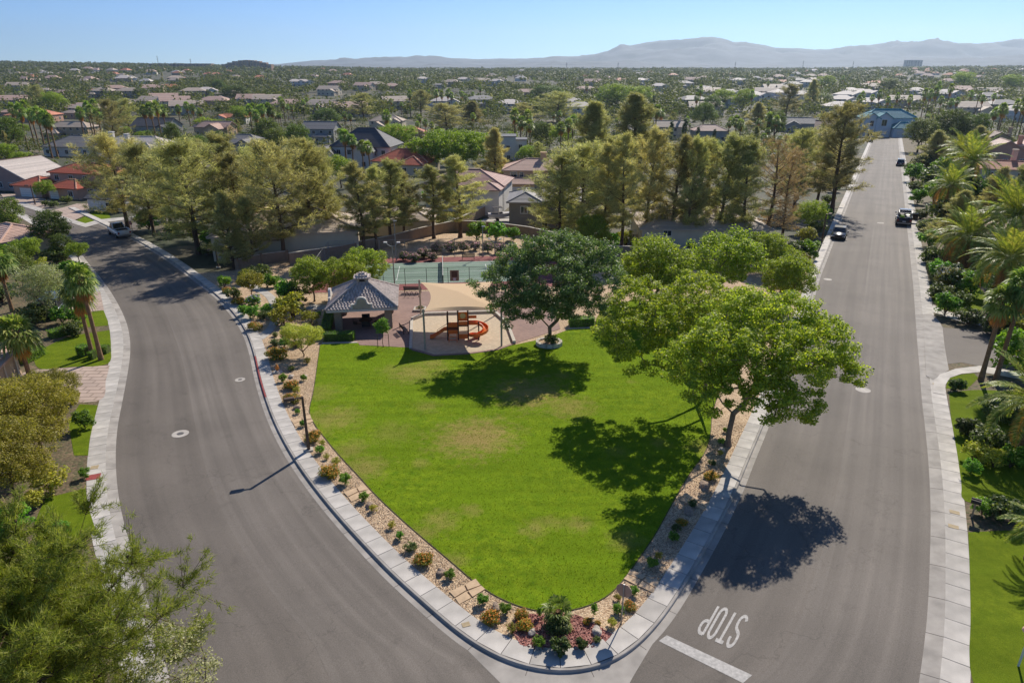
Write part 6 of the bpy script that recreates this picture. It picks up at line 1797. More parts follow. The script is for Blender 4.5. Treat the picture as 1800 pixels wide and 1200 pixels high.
def house(px, py, rz, blocks, wallk, roofk, lab, dz=0.0, windows=True, chim=(), garage=(), course=.42, group=None, ridge=None, base=None, name='house', over=.5, winlist=None, pitch=.38):
    b = np.array(base) if base is not None else at(px, py)
    e = empty(name, (b[0], b[1], gz(b[0], b[1]) - .15 + dz), rz); tag(e, lab, 'house', group)
    zs = 1.0 if base is not None else (1.5 if 'teal' in lab else (1.2 if 222 < py < 312 else 1.0))
    e.scale = (1.15 if 'teal' in lab else 1, 1, zs * (1.15 if 'teal' in lab else 1))
    wm = MB(); rm = MB(); caps = []
    for (x, y, w, d, h, kind) in blocks:
        z0 = -.3
        if kind == 'flat':
            wm.box((x, y, (h + .3) / 2 + z0), (w, d, h + .3)); rm.box((x, y, h + .12), (w + .5, d + .5, .25)); continue
        wm.box((x, y, (h + .3) / 2 + z0), (w, d, h + .3))
        W2, D2 = w / 2 + over, d / 2 + over; ez = h - over * pitch * .4
        if kind == 'hip':
            if w >= d: rl, rise = (w - d) / 2, D2 * pitch; r0, r1 = (x - rl, y), (x + rl, y)
            else: rl, rise = (d - w) / 2, W2 * pitch; r0, r1 = (x, y - rl), (x, y + rl)
            R0 = (r0[0], r0[1], ez + rise); R1 = (r1[0], r1[1], ez + rise)
            c = [(x - W2, y - D2, ez), (x + W2, y - D2, ez), (x + W2, y + D2, ez), (x - W2, y + D2, ez)]
            if w >= d:
                roof_plane(rm, c[0], c[1], R1, R0, course); roof_plane(rm, c[2], c[3], R0, R1, course); roof_plane(rm, c[1], c[2], R1, R1, course); roof_plane(rm, c[3], c[0], R0, R0, course)
                caps += [(c[0], R0), (c[3], R0), (c[1], R1), (c[2], R1), (R0, R1)]
            else:
                roof_plane(rm, c[1], c[2], R1, R0, course); roof_plane(rm, c[3], c[0], R0, R1, course); roof_plane(rm, c[0], c[1], R0, R0, course); roof_plane(rm, c[2], c[3], R1, R1, course)
                caps += [(c[0], R0), (c[1], R0), (c[2], R1), (c[3], R1), (R0, R1)]
            rm.add([(p[0], p[1], ez - .02) for p in c], [(3, 2, 1, 0)])
            rm.add([(p[0], p[1], ez - .16) for p in c] + [(p[0], p[1], ez - .02) for p in c], [(0, 1, 5, 4), (1, 2, 6, 5), (2, 3, 7, 6), (3, 0, 4, 7), (3, 2, 1, 0)])
        else:
            if kind == 'gablex': rise = D2 * pitch * 1.15; A_ = [(x - W2, y - D2, ez), (x + W2, y - D2, ez), (x + W2, y, ez + rise), (x - W2, y, ez + rise), (x + W2, y + D2, ez), (x - W2, y + D2, ez)]
            else: rise = W2 * pitch * 1.15; A_ = [(x + W2, y - D2, ez), (x + W2, y + D2, ez), (x, y + D2, ez + rise), (x, y - D2, ez + rise), (x - W2, y + D2, ez), (x - W2, y - D2, ez)]
            roof_plane(rm, A_[0], A_[1], A_[2], A_[3], course); roof_plane(rm, A_[4], A_[5], A_[3], A_[2], course)
            rm.add([(p[0], p[1], p[2] - .14) for p in A_], [(3, 2, 1, 0), (2, 3, 5, 4)])
            for s_ in (0, 1):      # verge boards
                q = [(A_[0], A_[3], A_[5]), (A_[1], A_[2], A_[4])][s_]
                for u, v in ((q[0], q[1]), (q[1], q[2])): rm.bar((u[0], u[1], u[2] - .05), (v[0], v[1], v[2] - .05), .08, .24)
            if kind == 'gablex':
                for s_ in (-1, 1): wm.add([(x + s_ * w / 2, y - d / 2, h), (x + s_ * w / 2, y + d / 2, h), (x + s_ * w / 2, y, ez + rise - .15)], [(0, 1, 2) if s_ > 0 else (2, 1, 0)])
            else:
                for s_ in (-1, 1): wm.add([(x - w / 2, y + s_ * d / 2, h), (x + w / 2, y + s_ * d / 2, h), (x, y + s_ * d / 2, ez + rise - .15)], [(0, 1, 2) if s_ < 0 else (2, 1, 0)])
            caps += [(A_[2], A_[3])]
    wm.build('wall', M['w_' + wallk], e)
    ro = rm.build('roof', M['r_' + roofk], e)
    if ridge or course < .5:
        cmb = MB()
        for u, v in caps: cmb.bar((u[0], u[1], u[2] + .07), (v[0], v[1], v[2] + .07), .26, .16)
        if cmb.v: cmb.build('ridge_caps', M[ridge] if ridge else M['r_' + roofk], ro)['kind'] = 'stuff'
    for (x, y, z, w, d) in chim:
        c_ = MB().box((x, y, z / 2 + 1), (w, d, z - 2)).box((x, y, z + .05), (w + .25, d + .25, .2)).build('chimney', M['w_' + wallk], ro)
    gar = [tuple(g) for g in garage]
    for (x, y, w, h) in gar:
        g_ = MB().box((x, y - .02, h / 2 - .1), (w, .08, h + .2)).build('garage_door', M['garage'], e)
        gm = MB()
        for k in range(1, 4): gm.box((x, y - .065, h * k / 4), (w, .012, .03))
        gm.build('panel_groove', M['joint'], g_)['kind'] = 'stuff'
    ww = []
    if winlist is not None: ww = winlist
    elif windows:
        rg = random.Random(int(px * 7 + py))
        for bi, (x, y, w, d, h, kind) in enumerate(blocks):
            for fl in range(2 if h > 4.6 else 1):
                z = 1.5 + fl * 2.8
                n = max(1, int(w / 3.6))
                for k in range(n):
                    u = x - w / 2 + (k + .5) * w / n + rg.uniform(-.3, .3)
                    if any(abs(u - g[0]) < g[2] / 2 + .6 and abs(y - d / 2 - g[1]) < 1 and fl == 0 for g in gar): continue
                    # skip if another block stands in front
                    if any(q is not bi and abs(u - B_[0]) < B_[2] / 2 + .3 and B_[1] - B_[3] / 2 < y - d / 2 - .05 and B_[4] > z - .5 for q, B_ in enumerate(blocks) if q != bi): continue
                    ww.append((u, y - d / 2, z, 1.2, 1.25, 'f'))
                side = 'r' if b[0] < 0 else 'l'
                for k in range(max(1, int(d / 4.5))):
                    v = y - d / 2 + (k + .5) * d / max(1, int(d / 4.5))
                    ww.append((x + (w / 2 if side == 'r' else -w / 2), v, z, 1.1, 1.2, side))
    for (x, y, z, w, h, f) in ww:
        s_ = {'f': (0, -1), 'r': (1, 0), 'l': (-1, 0)}[f]
        dims = (w + .24, .1, h + .24) if f == 'f' else (.1, w + .24, h + .24)
        pd = (w, .05, h) if f == 'f' else (.05, w, h)
        wo = MB().box((x + s_[0] * .02, y + s_[1] * .02, z), dims).build('window', M['white'], e)
        MB().box((x + s_[0] * .06, y + s_[1] * .06, z), pd).build('pane', M['glass'], wo)
        MB().box((x + s_[0] * .09, y + s_[1] * .09, z), (.06, .02, h) if f == 'f' else (.02, .06, h)).build('mullion', M['white'], wo)
    return e

R = math.radians
house(105, 348, R(-16), [(2, 9, 17, 9, 5.6, 'hip'), (-9, 3.5, 8.5, 8, 2.9, 'hip'), (2.5, 2.5, 9, 7, 2.9, 'hip')], 'pink', 'red', 'pink house with red tile roofs and two white garage doors', garage=[(-9, -.5, 4.6, 2.2), (-.2, -1, 2.6, 2.2)], ridge='ridge', chim=[(9.5, 10, 8.6, 1.6, 1.2)])
house(8, 338, R(-16), [(-4, 9, 18, 13, 3.4, 'gabley'), (-14, 4, 9, 9, 5, 'gablex')], 'mauve', 'pale', 'pale-roofed gabled house cut by the left edge', ridge='r_brown')
house(162, 372, R(-16), [(3, 5, 9.5, 8, 2.9, 'gablex')], 'white', 'dark', 'white garage with dark grey roof beside the red-roofed house', garage=[(.6, .95, 2.6, 2.1)], windows=False)
M['w_doorshade'] = simple('garage_shade', srgb(44, 42, 42), .9, var=0)
g_ = bpy.data.objects['house.002']; MB().box((4.6, 1.0, .9), (3.0, .08, 2.1)).build('doorway_shade_panel', M['w_doorshade'], g_)  # dark panel on the wall, coloured as the shade inside an open garage
house(230, 292, R(-6), [(0, 7, 24, 11, 5.6, 'hip'), (6, 0, 9, 6, 5.2, 'hip'), (-6, 0, 9, 6, 3, 'hip')], 'white', 'pale', 'large white two-storey house with pale hipped tile roof', chim=[(-9, 6, 9, 1.6, 1.2), (-2, 4, 8.6, 1.4, 1.2)])
house(130, 276, R(-8), [(0, 9, 28, 15, 3.2, 'hip')], 'white', 'grey', 'long low house with broad grey hip roof behind the palms')
house(120, 244, R(-5), [(0, 6, 22, 10, 5.0, 'hip'), (-7, -1, 9, 6, 2.8, 'hip')], 'tan', 'tan', 'tan two-storey house with two white windows behind the grey roof')
house(274, 240, R(-10), [(-4, 8, 22, 14, 4.6, 'gablex'), (7, 0, 9, 10, 3.4, 'gabley')], 'grey', 'dark', 'slate grey gabled house behind the left palms')
house(370, 240, R(-10), [(0, 6, 20, 10, 4.2, 'gablex'), (4, -1, 9, 8, 3.8, 'gabley')], 'peach', 'pinktan', 'peach house with a gabled pink-tan roof')
house(405, 218, R(0), [(0, 6, 22, 11, 4.6, 'hip'), (-6, 0, 8, 6, 4.4, 'gabley')], 'white', 'terra', 'white house with terracotta roof behind the peach house')
house(430, 275, R(-8), [(-4, 9, 18, 12, 4, 'hip'), (3, -1, 8, 9, 4, 'gabley')], 'grey', 'grey', 'grey house with arched porch and dark gabled garage')
house(558, 252, R(-6), [(0, 7, 16, 11, 5.6, 'gablex'), (3, 0, 8, 5, 3, 'hip')], 'grey', 'grey', 'grey two-storey gabled house right of the tall palms', garage=[(5, -2.55, 2.6, 2.1)])
house(612, 296, R(-10), [(4, 9, 20, 14, 6, 'hip'), (-7, 3, 7, 9, 3.4, 'gabley'), (6, 1, 7, 5, 5, 'gabley')], 'white', 'dark', 'large white house with steep dark grey hip roof and garage', garage=[(-7, -1.55, 4.8, 2.2)], pitch=.6)
house(700, 306, R(-12), [(0, 8, 18, 13, 3.2, 'hip'), (5, 1, 8, 8, 3, 'hip')], 'cream', 'red', 'low cream house with bright red tile roof', ridge='ridge')
house(678, 232, R(-3), [(0, 7, 20, 12, 5.4, 'hip'), (6, 0, 6, 5, 5.2, 'gabley'), (-4, -2, 9, 7, 3, 'gabley')], 'cream', 'tan', 'cream two-storey house with tan hip roof')
house(705, 246, R(-6), [(0, 6, 22, 10, 3.2, 'hip')], 'pink', 'terra', 'low terracotta roof in front of the cream two-storey house')
house(812, 374, R(-10), [(0, 8, 17, 12, 5.8, 'hip'), (5.5, 1, 6, 6, 5.6, 'hip')], 'white', 'mauve', 'white-walled house with mauve tile roof behind the slim pines', chim=[(-7.5, 5, 8.6, 1.0, 1.0)], ridge='r_mauve', winlist=[(-3, 2, 4.2, 1.2, 1.2, 'f')])
e = house(946, 340, R(-4), [(0, 8, 18, 11, 5.6, 'hip'), (-3.4, .5, 11.5, 5, 2.9, 'hip'), (7.4, 1.6, 3.4, 3, 5.4, 'hip')], 'peach', 'pinktan', 'tan two-storey house with arched windows and wide garage', garage=[(-3.4, -2.05, 8.6, 2.0)], chim=[(1, 8, 9.3, 1.5, 1.2)], winlist=[(-6.4, 2.5, 4.4, 1.5, 1.3, 'f'), (-4.4, 2.5, 4.3, .7, 1.3, 'f'), (3.0, 2.5, 4.5, 1.0, 1.5, 'f'), (4.3, 2.5, 4.5, 1.0, 1.5, 'f'), (7.4, .1, 4.2, .7, 1.6, 'f')])
mb = MB()
for cx_ in (3.0, 4.3):
    pts_ = [(cx_ + .5 * math.cos(a), 2.5 - .09, 5.25 + .5 * math.sin(a)) for a in np.linspace(0, math.pi, 10)]; mb.add(pts_, [tuple(range(9, -1, -1))])
mb.build('arch_glass', M['glass'], e)['kind'] = 'stuff'
house(882, 286, R(0), [(0, 6, 10, 10, 7.4, 'flat'), (5, 9, 8, 8, 6.2, 'flat')], 'white', 'dark', 'white boxy house with dark flat roof edge')
e = house(930, 406, R(-3), [(-.8, 6, 6.0, 10, 5.4, 'hip'), (5.5, 8, 9, 10, 5.4, 'hip')], 'taupe', 'grey', 'taupe two-storey house with grey roof and raised bay', ridge='r_grey', chim=[(1.5, 12, 8.6, 1.6, 1.2)], winlist=[(-1.0, 1, 3.9, 1.15, 1.2, 'f'), (1.6, 2.98, 1.2, 1.0, 2.0, 'f'), (2.9, 2.98, 1.2, 1.0, 2.0, 'f')])
MB().bar((-3.0, 1.3, 0), (-3.0, 1.3, 2.6), .4).build('pillar', M['w_taupe'], e)
house(1240, 452, R(-2), [(0, 8, 20, 13, 4.4, 'hip'), (7, .2, 7, 6, 2.8, 'hip')], 'cream', 'tan', 'cream house with broad tan tile roof seen through the pines', winlist=[(-6, 1.5, 1.5, 1.6, 1.2, 'f'), (-2, 1.5, 1.4, 1.4, 1.4, 'f'), (2, 1.5, 1.5, 1.6, 1.2, 'f'), (-6, 1.5, 3.6, 1.2, .8, 'f')], ridge='r_tan')
house(505, 458, R(12), [(0, 8, 22, 12, 4.0, 'hip')], 'cream', 'tan', 'cream house with tan-grey tile roof behind the left block wall', ridge='r_tan', windows=False)
house(440, 440, R(8), [(0, 6, 10, 12, 4.4, 'gabley')], 'cream', 'tan', 'small gabled wing left of the tan-grey tile roof', windows=False)
house(680, 415, R(0), [(0, 5, 16, 9, 3.0, 'hip')], 'cream', 'tan', 'low tan roofed house half hidden behind the slim pines', windows=False)
house(1180, 246, R(0), [(0, 6, 16, 10, 5.4, 'gablex')], 'cream', 'tan', 'cream gabled house with arched window right of the conical pines', chim=[(5, 6, 9, 1, 1)])
house(1250, 250, R(0), [(0, 6, 16, 10, 4.6, 'hip')], 'grey', 'pinktan', 'grey house with pinkish roof behind slim cypresses')
house(1120, 252, R(15), [(0, 6, 16, 10, 4, 'gablex')], 'grey', 'dark', 'blue-grey gabled house behind the palm group')
house(1402, 232, R(-18), [(0, 6, 20, 11, 4.2, 'gablex'), (-3, -1, 8, 6, 3.6, 'gabley')], 'grey', 'grey', 'grey house with stepped gables left of the street-side pine')
house(1446, 244, R(-24), [(0, 6, 9, 16, 3.8, 'gablex'), (2, -4, 9, 9, 3.4, 'gablex')], 'pink', 'brown', 'brown tile gabled house next to the grey stepped one')
house(1557, 241, R(-3), [(2, 9, 24, 12, 5.8, 'hip'), (-8, 2, 7, 6, 5.6, 'gabley'), (-2.5, 1.6, 7, 6, 5.8, 'gabley'), (7, 0, 11, 8, 3.0, 'hip')], 'blue', 'teal', 'pale blue house with teal roof closing the right street', garage=[(7, -4.05, 8, 2.2)], winlist=[(-8, -1, 4.2, 1.6, 1.6, 'f'), (-2.5, -1.4, 4.4, 2.2, 1.8, 'f'), (-8, -1, 1.2, 2, 2.2, 'f')])
for px, py, rz, bl, wk, rk, lab in [(1752, 268, -20, [(0, 6, 13, 12, 3.8, 'gabley'), (-7, 8, 10, 10, 4.0, 'gabley')], 'tan', 'brown', 'farther twin-gabled brown roof right of the round trees'), (1765, 292, -20, [(0, 6, 14, 12, 3.8, 'gabley'), (7, 9, 10, 10, 4.2, 'gabley')], 'pink', 'pinktan', 'nearer pinkish gabled roof with white chimney on the right'),
                                (1752, 316, -20, [(0, 5, 22, 8, 3.2, 'gablex')], 'cream', 'terra', 'long terracotta roof at the right above the olive conifers'), (1790, 470, -20, [(3, 6, 14, 12, 4.6, 'hip')], 'pink', 'pinktan', 'house wall glimpsed behind the right date palms')]:
    house(px, py, R(rz), bl, wk, rk, lab, chim=[(5, 8, 8, 1.3, 1.1)])
gb0 = at(-30, 722, .1); gb1 = at(36, 660, .1)
house(0, 0, math.atan2(gb1[1] - gb0[1], gb1[0] - gb0[0]) - math.pi / 2, [(-4.5, 4.0, 9, 8, 2.6, 'hip')], 'tan', 'pinktan', 'tan garage with pink tile roof at the left edge', base=gb0, winlist=[], over=.4, ridge='r_pinktan')
g_ = [o for o in bpy.data.objects if o.get('label', '').startswith('tan garage with pink')][0]
for k in range(4): MB().box((.05, .6 + k * 2.2, 1.25), (.16, .22, 2.6)).build('pilaster', M['w_cream'], g_)
# garage house behind the left lawn tree
house(0, 0, R(-30), [(-6, 4, 10, 8, 2.8, 'hip')], 'cream', 'pinktan', 'cream house front at the left edge above the olive tree', base=at(15, 455, .1), winlist=[])

# far houses: shared models
FARK = [('tan', 'tan'), ('cream', 'pinktan'), ('pink', 'terra'), ('white', 'pale'), ('grey', 'grey'), ('cream', 'tan'), ('pink', 'pinktan'), ('white', 'terra')]
protos = []
for i, (w_, r_) in enumerate(FARK):
    bl = [[(0, 6, 20, 11, 5.2, 'hip'), (-5, -1, 9, 6, 3, 'hip')], [(0, 6, 18, 12, 4.8, 'gablex'), (5, -1, 8, 8, 3.4, 'gabley')], [(0, 6, 22, 12, 3.4, 'hip')], [(0, 6, 16, 11, 5.4, 'hip'), (6, 0, 8, 7, 5, 'gabley'), (-6, 1, 7, 6, 3, 'hip')]][i % 4]
    protos.append((bl, w_, r_))
far_px = [(75, 166, 0), (110, 170, 1), (165, 165, 2), (175, 172, 0), (240, 167, 3), (222, 172, 0), (300, 160, 2), (340, 172, 0), (362, 171, 3), (18, 205, 6), (50, 215, 2), (140, 200, 6), (145, 208, 0), (225, 190, 5), (262, 192, 5), (290, 185, 1), (20, 190, 1), (200, 162, 6), (270, 165, 1), (398, 178, 0), (372, 186, 6), (440, 187, 1), (470, 188, 5), (520, 153, 3), (535, 153, 3), (590, 152, 6), (505, 192, 6), (660, 158, 0), (690, 158, 6), (636, 160, 1), (770, 156, 4), (790, 153, 0), (745, 147, 3),
          (850, 150, 5), (815, 148, 3), (870, 152, 3), (700, 192, 5), (780, 194, 3), (620, 205, 1), (850, 190, 4), (1030, 164, 6), (1000, 195, 3), (1022, 206, 3), (925, 170, 6), (1040, 152, 1), (1158, 162, 3), (1205, 156, 4), (1215, 148, 1), (1235, 168, 3), (1250, 172, 5), (1282, 176, 3), (1328, 181, 3), (1360, 164, 5), (1385, 166, 5), (1398, 158, 4), (1376, 150, 2), (1405, 150, 4), (1420, 154, 3), (1375, 176, 3), (1405, 180, 3), (1490, 180, 3), (1500, 172, 3), (1524, 176, 3), (1532, 162, 5), (1545, 152, 2), (1610, 172, 3), (1640, 178, 4), (1665, 176, 3), (1745, 183, 4), (1770, 200, 4), (1740, 172, 5), (1530, 196, 3), (1480, 190, 3), (1690, 168, 1), (1345, 172, 5), (1270, 190, 3), (330, 202, 5), (310, 192, 1), (30, 160, 5), (310, 145, 0), (560, 200, 5), (575, 168, 5), (965, 178, 0), (900, 200, 3), (1100, 180, 5), (1130, 150, 3), (1300, 150, 3), (1440, 150, 5), (1475, 205, 3), (1590, 190, 5), (1710, 205, 5), (1790, 215, 3), (1240, 205, 5), (1225, 190, 4)]
made = {}
rgf = random.Random(4)
for px, py, k in far_px:
    b = at(px, py)
    bl, w_, r_ = protos[k]
    if k not in made:
        made[k] = house(px, py, R(rgf.uniform(-20, 20)), bl, w_, r_, f'distant {["tan", "gabled cream", "pink terracotta-roofed", "white pale-roofed", "grey", "cream flat-roofed", "pinkish", "white terracotta-roofed"][k]} house showing between far treetops', course=1.2, group=f'distant {["tan", "cream gabled", "pink", "white", "grey", "low cream", "pinkish", "white terracotta"][k]} houses')
    else:
        o = copy_tree(made[k]); o.scale = (1.42, 1.42, 1.5); o.location = (b[0], b[1], gz(b[0], b[1]) - .15); o.rotation_euler = (0, 0, R(rgf.uniform(-25, 25)))

# backyard details: pool deck, boat
tag(sheet('pool_deck', np.array([at(*p)[:2] for p in [(820, 402), (925, 412), (930, 395), (905, 380), (850, 385)]]), -.02, M['concrete']), kind='structure')
M['hull'] = simple('white_gelcoat', srgb(216, 210, 204), .3, var=.04)
e = empty('boat', at(881, 388), R(8)); tag(e, 'white motor boat on a trailer behind the taupe house', 'boat')
sec = [(-2.6, .95, .2, 1.0), (-1.2, 1.05, .1, 1.05), (.4, 1.0, .1, 1.1), (1.8, .7, .3, 1.2), (2.9, .08, .9, 1.3)]
vs = []; fs = []
for x, hw, zb, zt_ in sec: vs += [(x, 0, .5 + zb), (x, -hw * .8, .5 + zb + .25), (x, -hw, .5 + zt_), (x, hw, .5 + zt_), (x, hw * .8, .5 + zb + .25)]
for i in range(len(sec) - 1):
    for k in range(5): a = i * 5 + k; b_ = i * 5 + (k + 1) % 5; fs.append((a, b_, b_ + 5, a + 5))
fs.append((4, 3, 2, 1, 0))
MB().add(vs, fs).build('hull', M['hull'], e)
MB().box((-.9, 0, 1.62), (2.2, 1.5, .08)).build('cockpit', M['darkmetal'], e)
MB().add([(.4, -.7, 1.6), (.4, .7, 1.6), (-.1, .6, 2.1), (-.1, -.6, 2.1)], [(0, 1, 2, 3)]).build('windscreen', M['glass'], e)
MB().box((-.8, 0, 2.75), (1.9, 1.7, .07)).build('canopy', M['darkmetal'], e)
for x in (-1.6, .1):
    for y in (-.75, .75): MB().tube([(x, y, 1.5), (x, y, 2.75)], .025, 5).build('canopy_post', M['steel'], e)
MB().bar((-2.4, -.5, .5), (2.9, 0, .5), .1).bar((-2.4, .5, .5), (2.9, 0, .5), .1).build('trailer_frame', M['steel'], e)
for y in (-.85, .85):
    w_ = MB(); w_.tube([(-.8, y - .1, .33), (-.8, y + .1, .33)], .33, 14); w_.build('wheel', M['darkmetal'], e)
# pergola beside the cream house
e = empty('pergola', at(1128, 436), 0); tag(e, 'small backyard pergola with pale roof left of the cream house', 'pergola')
for x in (-1.5, 1.5):
    for y in (0, 2.6): MB().bar((x, y, 0), (x, y, 2.4), .16).build('post', M['wood'], e)
MB().box((0, 1.3, 2.45), (4, 3.6, .1)).build('roof_panel', M['w_cream'], e)
for k in range(5): MB().bar((-1.9 + k * .95, -.4, 2.38), (-1.9 + k * .95, 3, 2.38), .08).build('rafter', M['wood'], e)
# side yard of the red house: drives and lawns
lawn_patch('red_house_drive', [(85, 372), (108, 382), (135, 388), (168, 372), (165, 358), (135, 358)], 'driveway', 0.02)
lawn_patch('red_house_lawn', [(125, 390), (150, 394), (195, 384), (190, 372), (168, 365), (150, 378)], 'yardlawn', .02)
lawn_patch('red_house_front', [(10, 352), (40, 358), (75, 366), (90, 352), (40, 342), (0, 340)], 'driveway', 0.02)
lw3 = np.array([at(*p)[:2] for p in [(30, 360), (80, 376), (112, 388), (150, 400), (178, 392), (240, 384), (238, 380), (175, 386), (150, 393), (118, 383), (86, 371), (40, 355)]])
tag(sheet('far_left_sidewalk', lw3, .05, M['slabs']), kind='structure')
for px, py, w_, lab in [(80, 358, 16, 'dark clipped bush left of the white garage drive'), (95, 360, 18, 'dark clipped bush by the white garage drive'), (118, 352, 22, 'dark hedge under the white porch')]:
    shrub(px, py, 'dark', w_, lab, None, .05, 'bushes of the red-roofed house')
plant('round_topped_tree', 'small round bright tree in front of the red tile roof', 'tree', gt[1], (M['bark'], M['l_mesq']), at(82, 352), .72, 0)

# ------------------------------------------------------------------ vehicles
M['tyre'] = simple('tyre_rubber', srgb(34, 34, 34), .9, var=0)
M['rim'] = simple('alloy_rim', srgb(150, 150, 152), .35, .8, var=0)
M['carglass'] = simple('car_glass', srgb(24, 28, 34), .06, 0, var=0, spec=.9)
M['tail'] = simple('tail_light', srgb(150, 20, 20), .3, var=0)
M['head'] = simple('head_light', srgb(220, 222, 226), .15, .2, var=0)
def paint(name, col, metal=.3):
    m = simple(name, col, .28, metal, var=0, spec=.6); m.node_tree.nodes['Principled BSDF'].inputs['Coat Weight'].default_value = .6; return m
def loft(mb, secs):
    """secs: list of rings (equal length)"""
    n = len(secs[0]); vs = [p for s_ in secs for p in s_]; fs = []
    for i in range(len(secs) - 1):
        for k in range(n): a = i * n + k; b_ = i * n + (k + 1) % n; fs.append((a, b_, b_ + n, a + n))
    fs += [tuple(range(n - 1, -1, -1)), tuple(range((len(secs) - 1) * n, len(secs) * n))]
    mb.add(vs, fs)
def ring(y, hw, zb, zt_, r=.12):
    return [(-hw * .9, y, zb), (hw * .9, y, zb), (hw, y, zb + .18), (hw * 1.0, y, (zb + zt_) / 2), (hw * .97, y, zt_ - r), (hw * .86, y, zt_), (-hw * .86, y, zt_), (-hw * .97, y, zt_ - r), (-hw, y, (zb + zt_) / 2), (-hw, y, zb + .18)]
def car(name, lab, p, rz, mat, kind='sedan', cat='car', group='vehicles on the streets', sc=1.35):
    """front towards +Y"""
    e = empty(name, p, rz); tag(e, lab, cat, group); e.scale = (sc, sc, sc)
    if kind == 'pickup':
        hw = 1.0; L0, L1 = -2.9, 2.9; belt = 1.15; cab = (-.35, .15, .95, 1.75, 1.95)
        body = [ring(L0, .96, .55, 1.12), ring(-2.6, hw, .45, 1.15), ring(-.4, hw, .42, 1.15), ring(1.5, hw, .42, 1.15), ring(1.8, hw, .42, 1.12), ring(2.7, .97, .45, 1.02), ring(L1, .9, .55, .95)]
        wy = (-1.85, 1.85); wr = .4
    elif kind == 'suv':
        hw = .95; belt = 1.0; cab = (-2.2, -1.9, .75, 1.45, 1.72); L0, L1 = -2.35, 2.35
        body = [ring(L0, .88, .5, 1.0), ring(-2.1, hw, .4, 1.05), ring(0, hw, .36, 1.03), ring(1.3, hw, .38, 1.0), ring(2.1, .92, .42, .92), ring(L1, .84, .5, .82)]
        wy = (-1.45, 1.45); wr = .36
    else:
        hw = .9; belt = .92; cab = (-1.75, -.95, .45, 1.25, 1.42); L0, L1 = -2.35, 2.35
        body = [ring(L0, .82, .45, .9), ring(-2.1, hw, .36, .96), ring(0, hw, .32, .94), ring(1.2, hw, .34, .92), ring(2.1, .87, .38, .8), ring(L1, .78, .45, .72)]
        wy = (-1.4, 1.4); wr = .33
    mb = MB(); loft(mb, body)
    if kind == 'pickup':      # bed rails stand above the bed floor
        mb.box((-.93, -1.7, 1.22), (.1, 2.3, .16)); mb.box((.93, -1.7, 1.22), (.1, 2.3, .16)); mb.box((0, -2.84, 1.2), (1.8, .08, .18))
    mb.build('body', mat, e, True)
    y0, y1, y2, y3, zr = cab; th = hw * .76; bh = hw * .9
    g = [(-bh, y0, belt - .03), (bh, y0, belt - .03), (bh, y3, belt - .03), (-bh, y3, belt - .03), (-th, y1, zr), (th, y1, zr), (th, y2, zr), (-th, y2, zr)]
    cabm = MB().add(g, [(4, 5, 6, 7), (0, 1, 5, 4), (1, 2, 6, 5), (2, 3, 7, 6), (3, 0, 4, 7)])
    cb = cabm.build('cabin', mat, e)
    def inset(q, k, out):
        P_ = [np.array(g[i]) for i in q]; c = sum(P_) / 4; nr = unit(np.cross(P_[1] - P_[0], P_[3] - P_[0]))
        return [c + (p - c) * k + nr * out for p in P_]
    for q, nm in (((0, 1, 5, 4), 'rear_window'), ((2, 3, 7, 6), 'windscreen'), ((1, 2, 6, 5), 'side_window'), ((3, 0, 4, 7), 'side_window')):
        MB().add(inset(q, .86, .012), [(0, 1, 2, 3)]).build(nm, M['carglass'], cb)
    for y in wy:
        for s_ in (-1, 1):
            w_ = empty('wheel', (s_ * (hw - .1), y, wr)); w_.parent = e
            MB().tube([(-.12, 0, 0), (.12, 0, 0)], wr, 16).build('tyre', M['tyre'], w_, True)
            MB().tube([(s_ * .1, 0, 0), (s_ * .135, 0, 0)], wr * .62, 12).build('rim', M['rim'], w_)
    for s_ in (-1, 1):
        zb = body[0][5][2]
        MB().box((s_ * hw * .8, L0 - .005, zb - .2), (.22, .06, .26)).build('tail_light', M['tail'], e)
        MB().box((s_ * hw * .7, L1 - .03, body[-1][5][2] - .12), (.34, .1, .14)).build('headlight', M['head'], e)
        MB().box((s_ * (hw + .12), y3 - .35, belt + .1), (.2, .12, .16)).build('mirror', mat, e)
    MB().box((0, L0 - .06, .52), (hw * 1.7, .12, .16)).build('rear_bumper', M['rim'] if kind == 'pickup' else mat, e)
    MB().box((0, L1 + .02, .5), (hw * 1.6, .12, .2)).build('front_bumper', M['rim'] if kind == 'pickup' else mat, e)
    MB().box((0, L1 - .0, .66), (hw * .9, .08, .16)).build('grille', M['tyre'], e)
    MB().box((0, L0 - .045, .75), (.42, .03, .14)).build('number_plate', M['white'], e)
    if kind == 'pickup':
        MB().box((0, -1.65, 1.158), (1.6, 2.2, .02)).build('bed_floor', M['tyre'], e)
    return e
wp = paint('white_car_paint', srgb(214, 212, 208), 0)
bp_ = paint('black_car_paint', srgb(26, 27, 30), .3)
gp_ = paint('grey_car_paint', srgb(82, 88, 98), .5)
np_ = paint('navy_car_paint', srgb(34, 42, 66), .4)
sdir_ang = math.atan2(SD[1], SD[0]) - math.pi / 2
d_ = np.array(at(277, 445)[:2]) - np.array(at(180, 396)[:2])
c = at(211, 414)
car('pickup_truck', 'white pickup truck parked on the left street by the pines', c, math.atan2(-d_[1], -d_[0]) - math.pi / 2, wp, 'pickup', 'truck', sc=1.18)
c = at(1474, 417); car('parked_sedan', 'dark sedan with a glinting windscreen by the left kerb of the right street', c, sdir_ang + math.pi, bp_, 'sedan')
c = at(1587, 392); bt = car('pickup_truck', 'black pickup truck with gear in its bed and a door open', c, sdir_ang, bp_, 'pickup', 'truck')
MB().box((1.35, .55, .95), (.9, .07, 1.0), .15).build('open_door', bp_, bt)
mm = MB()
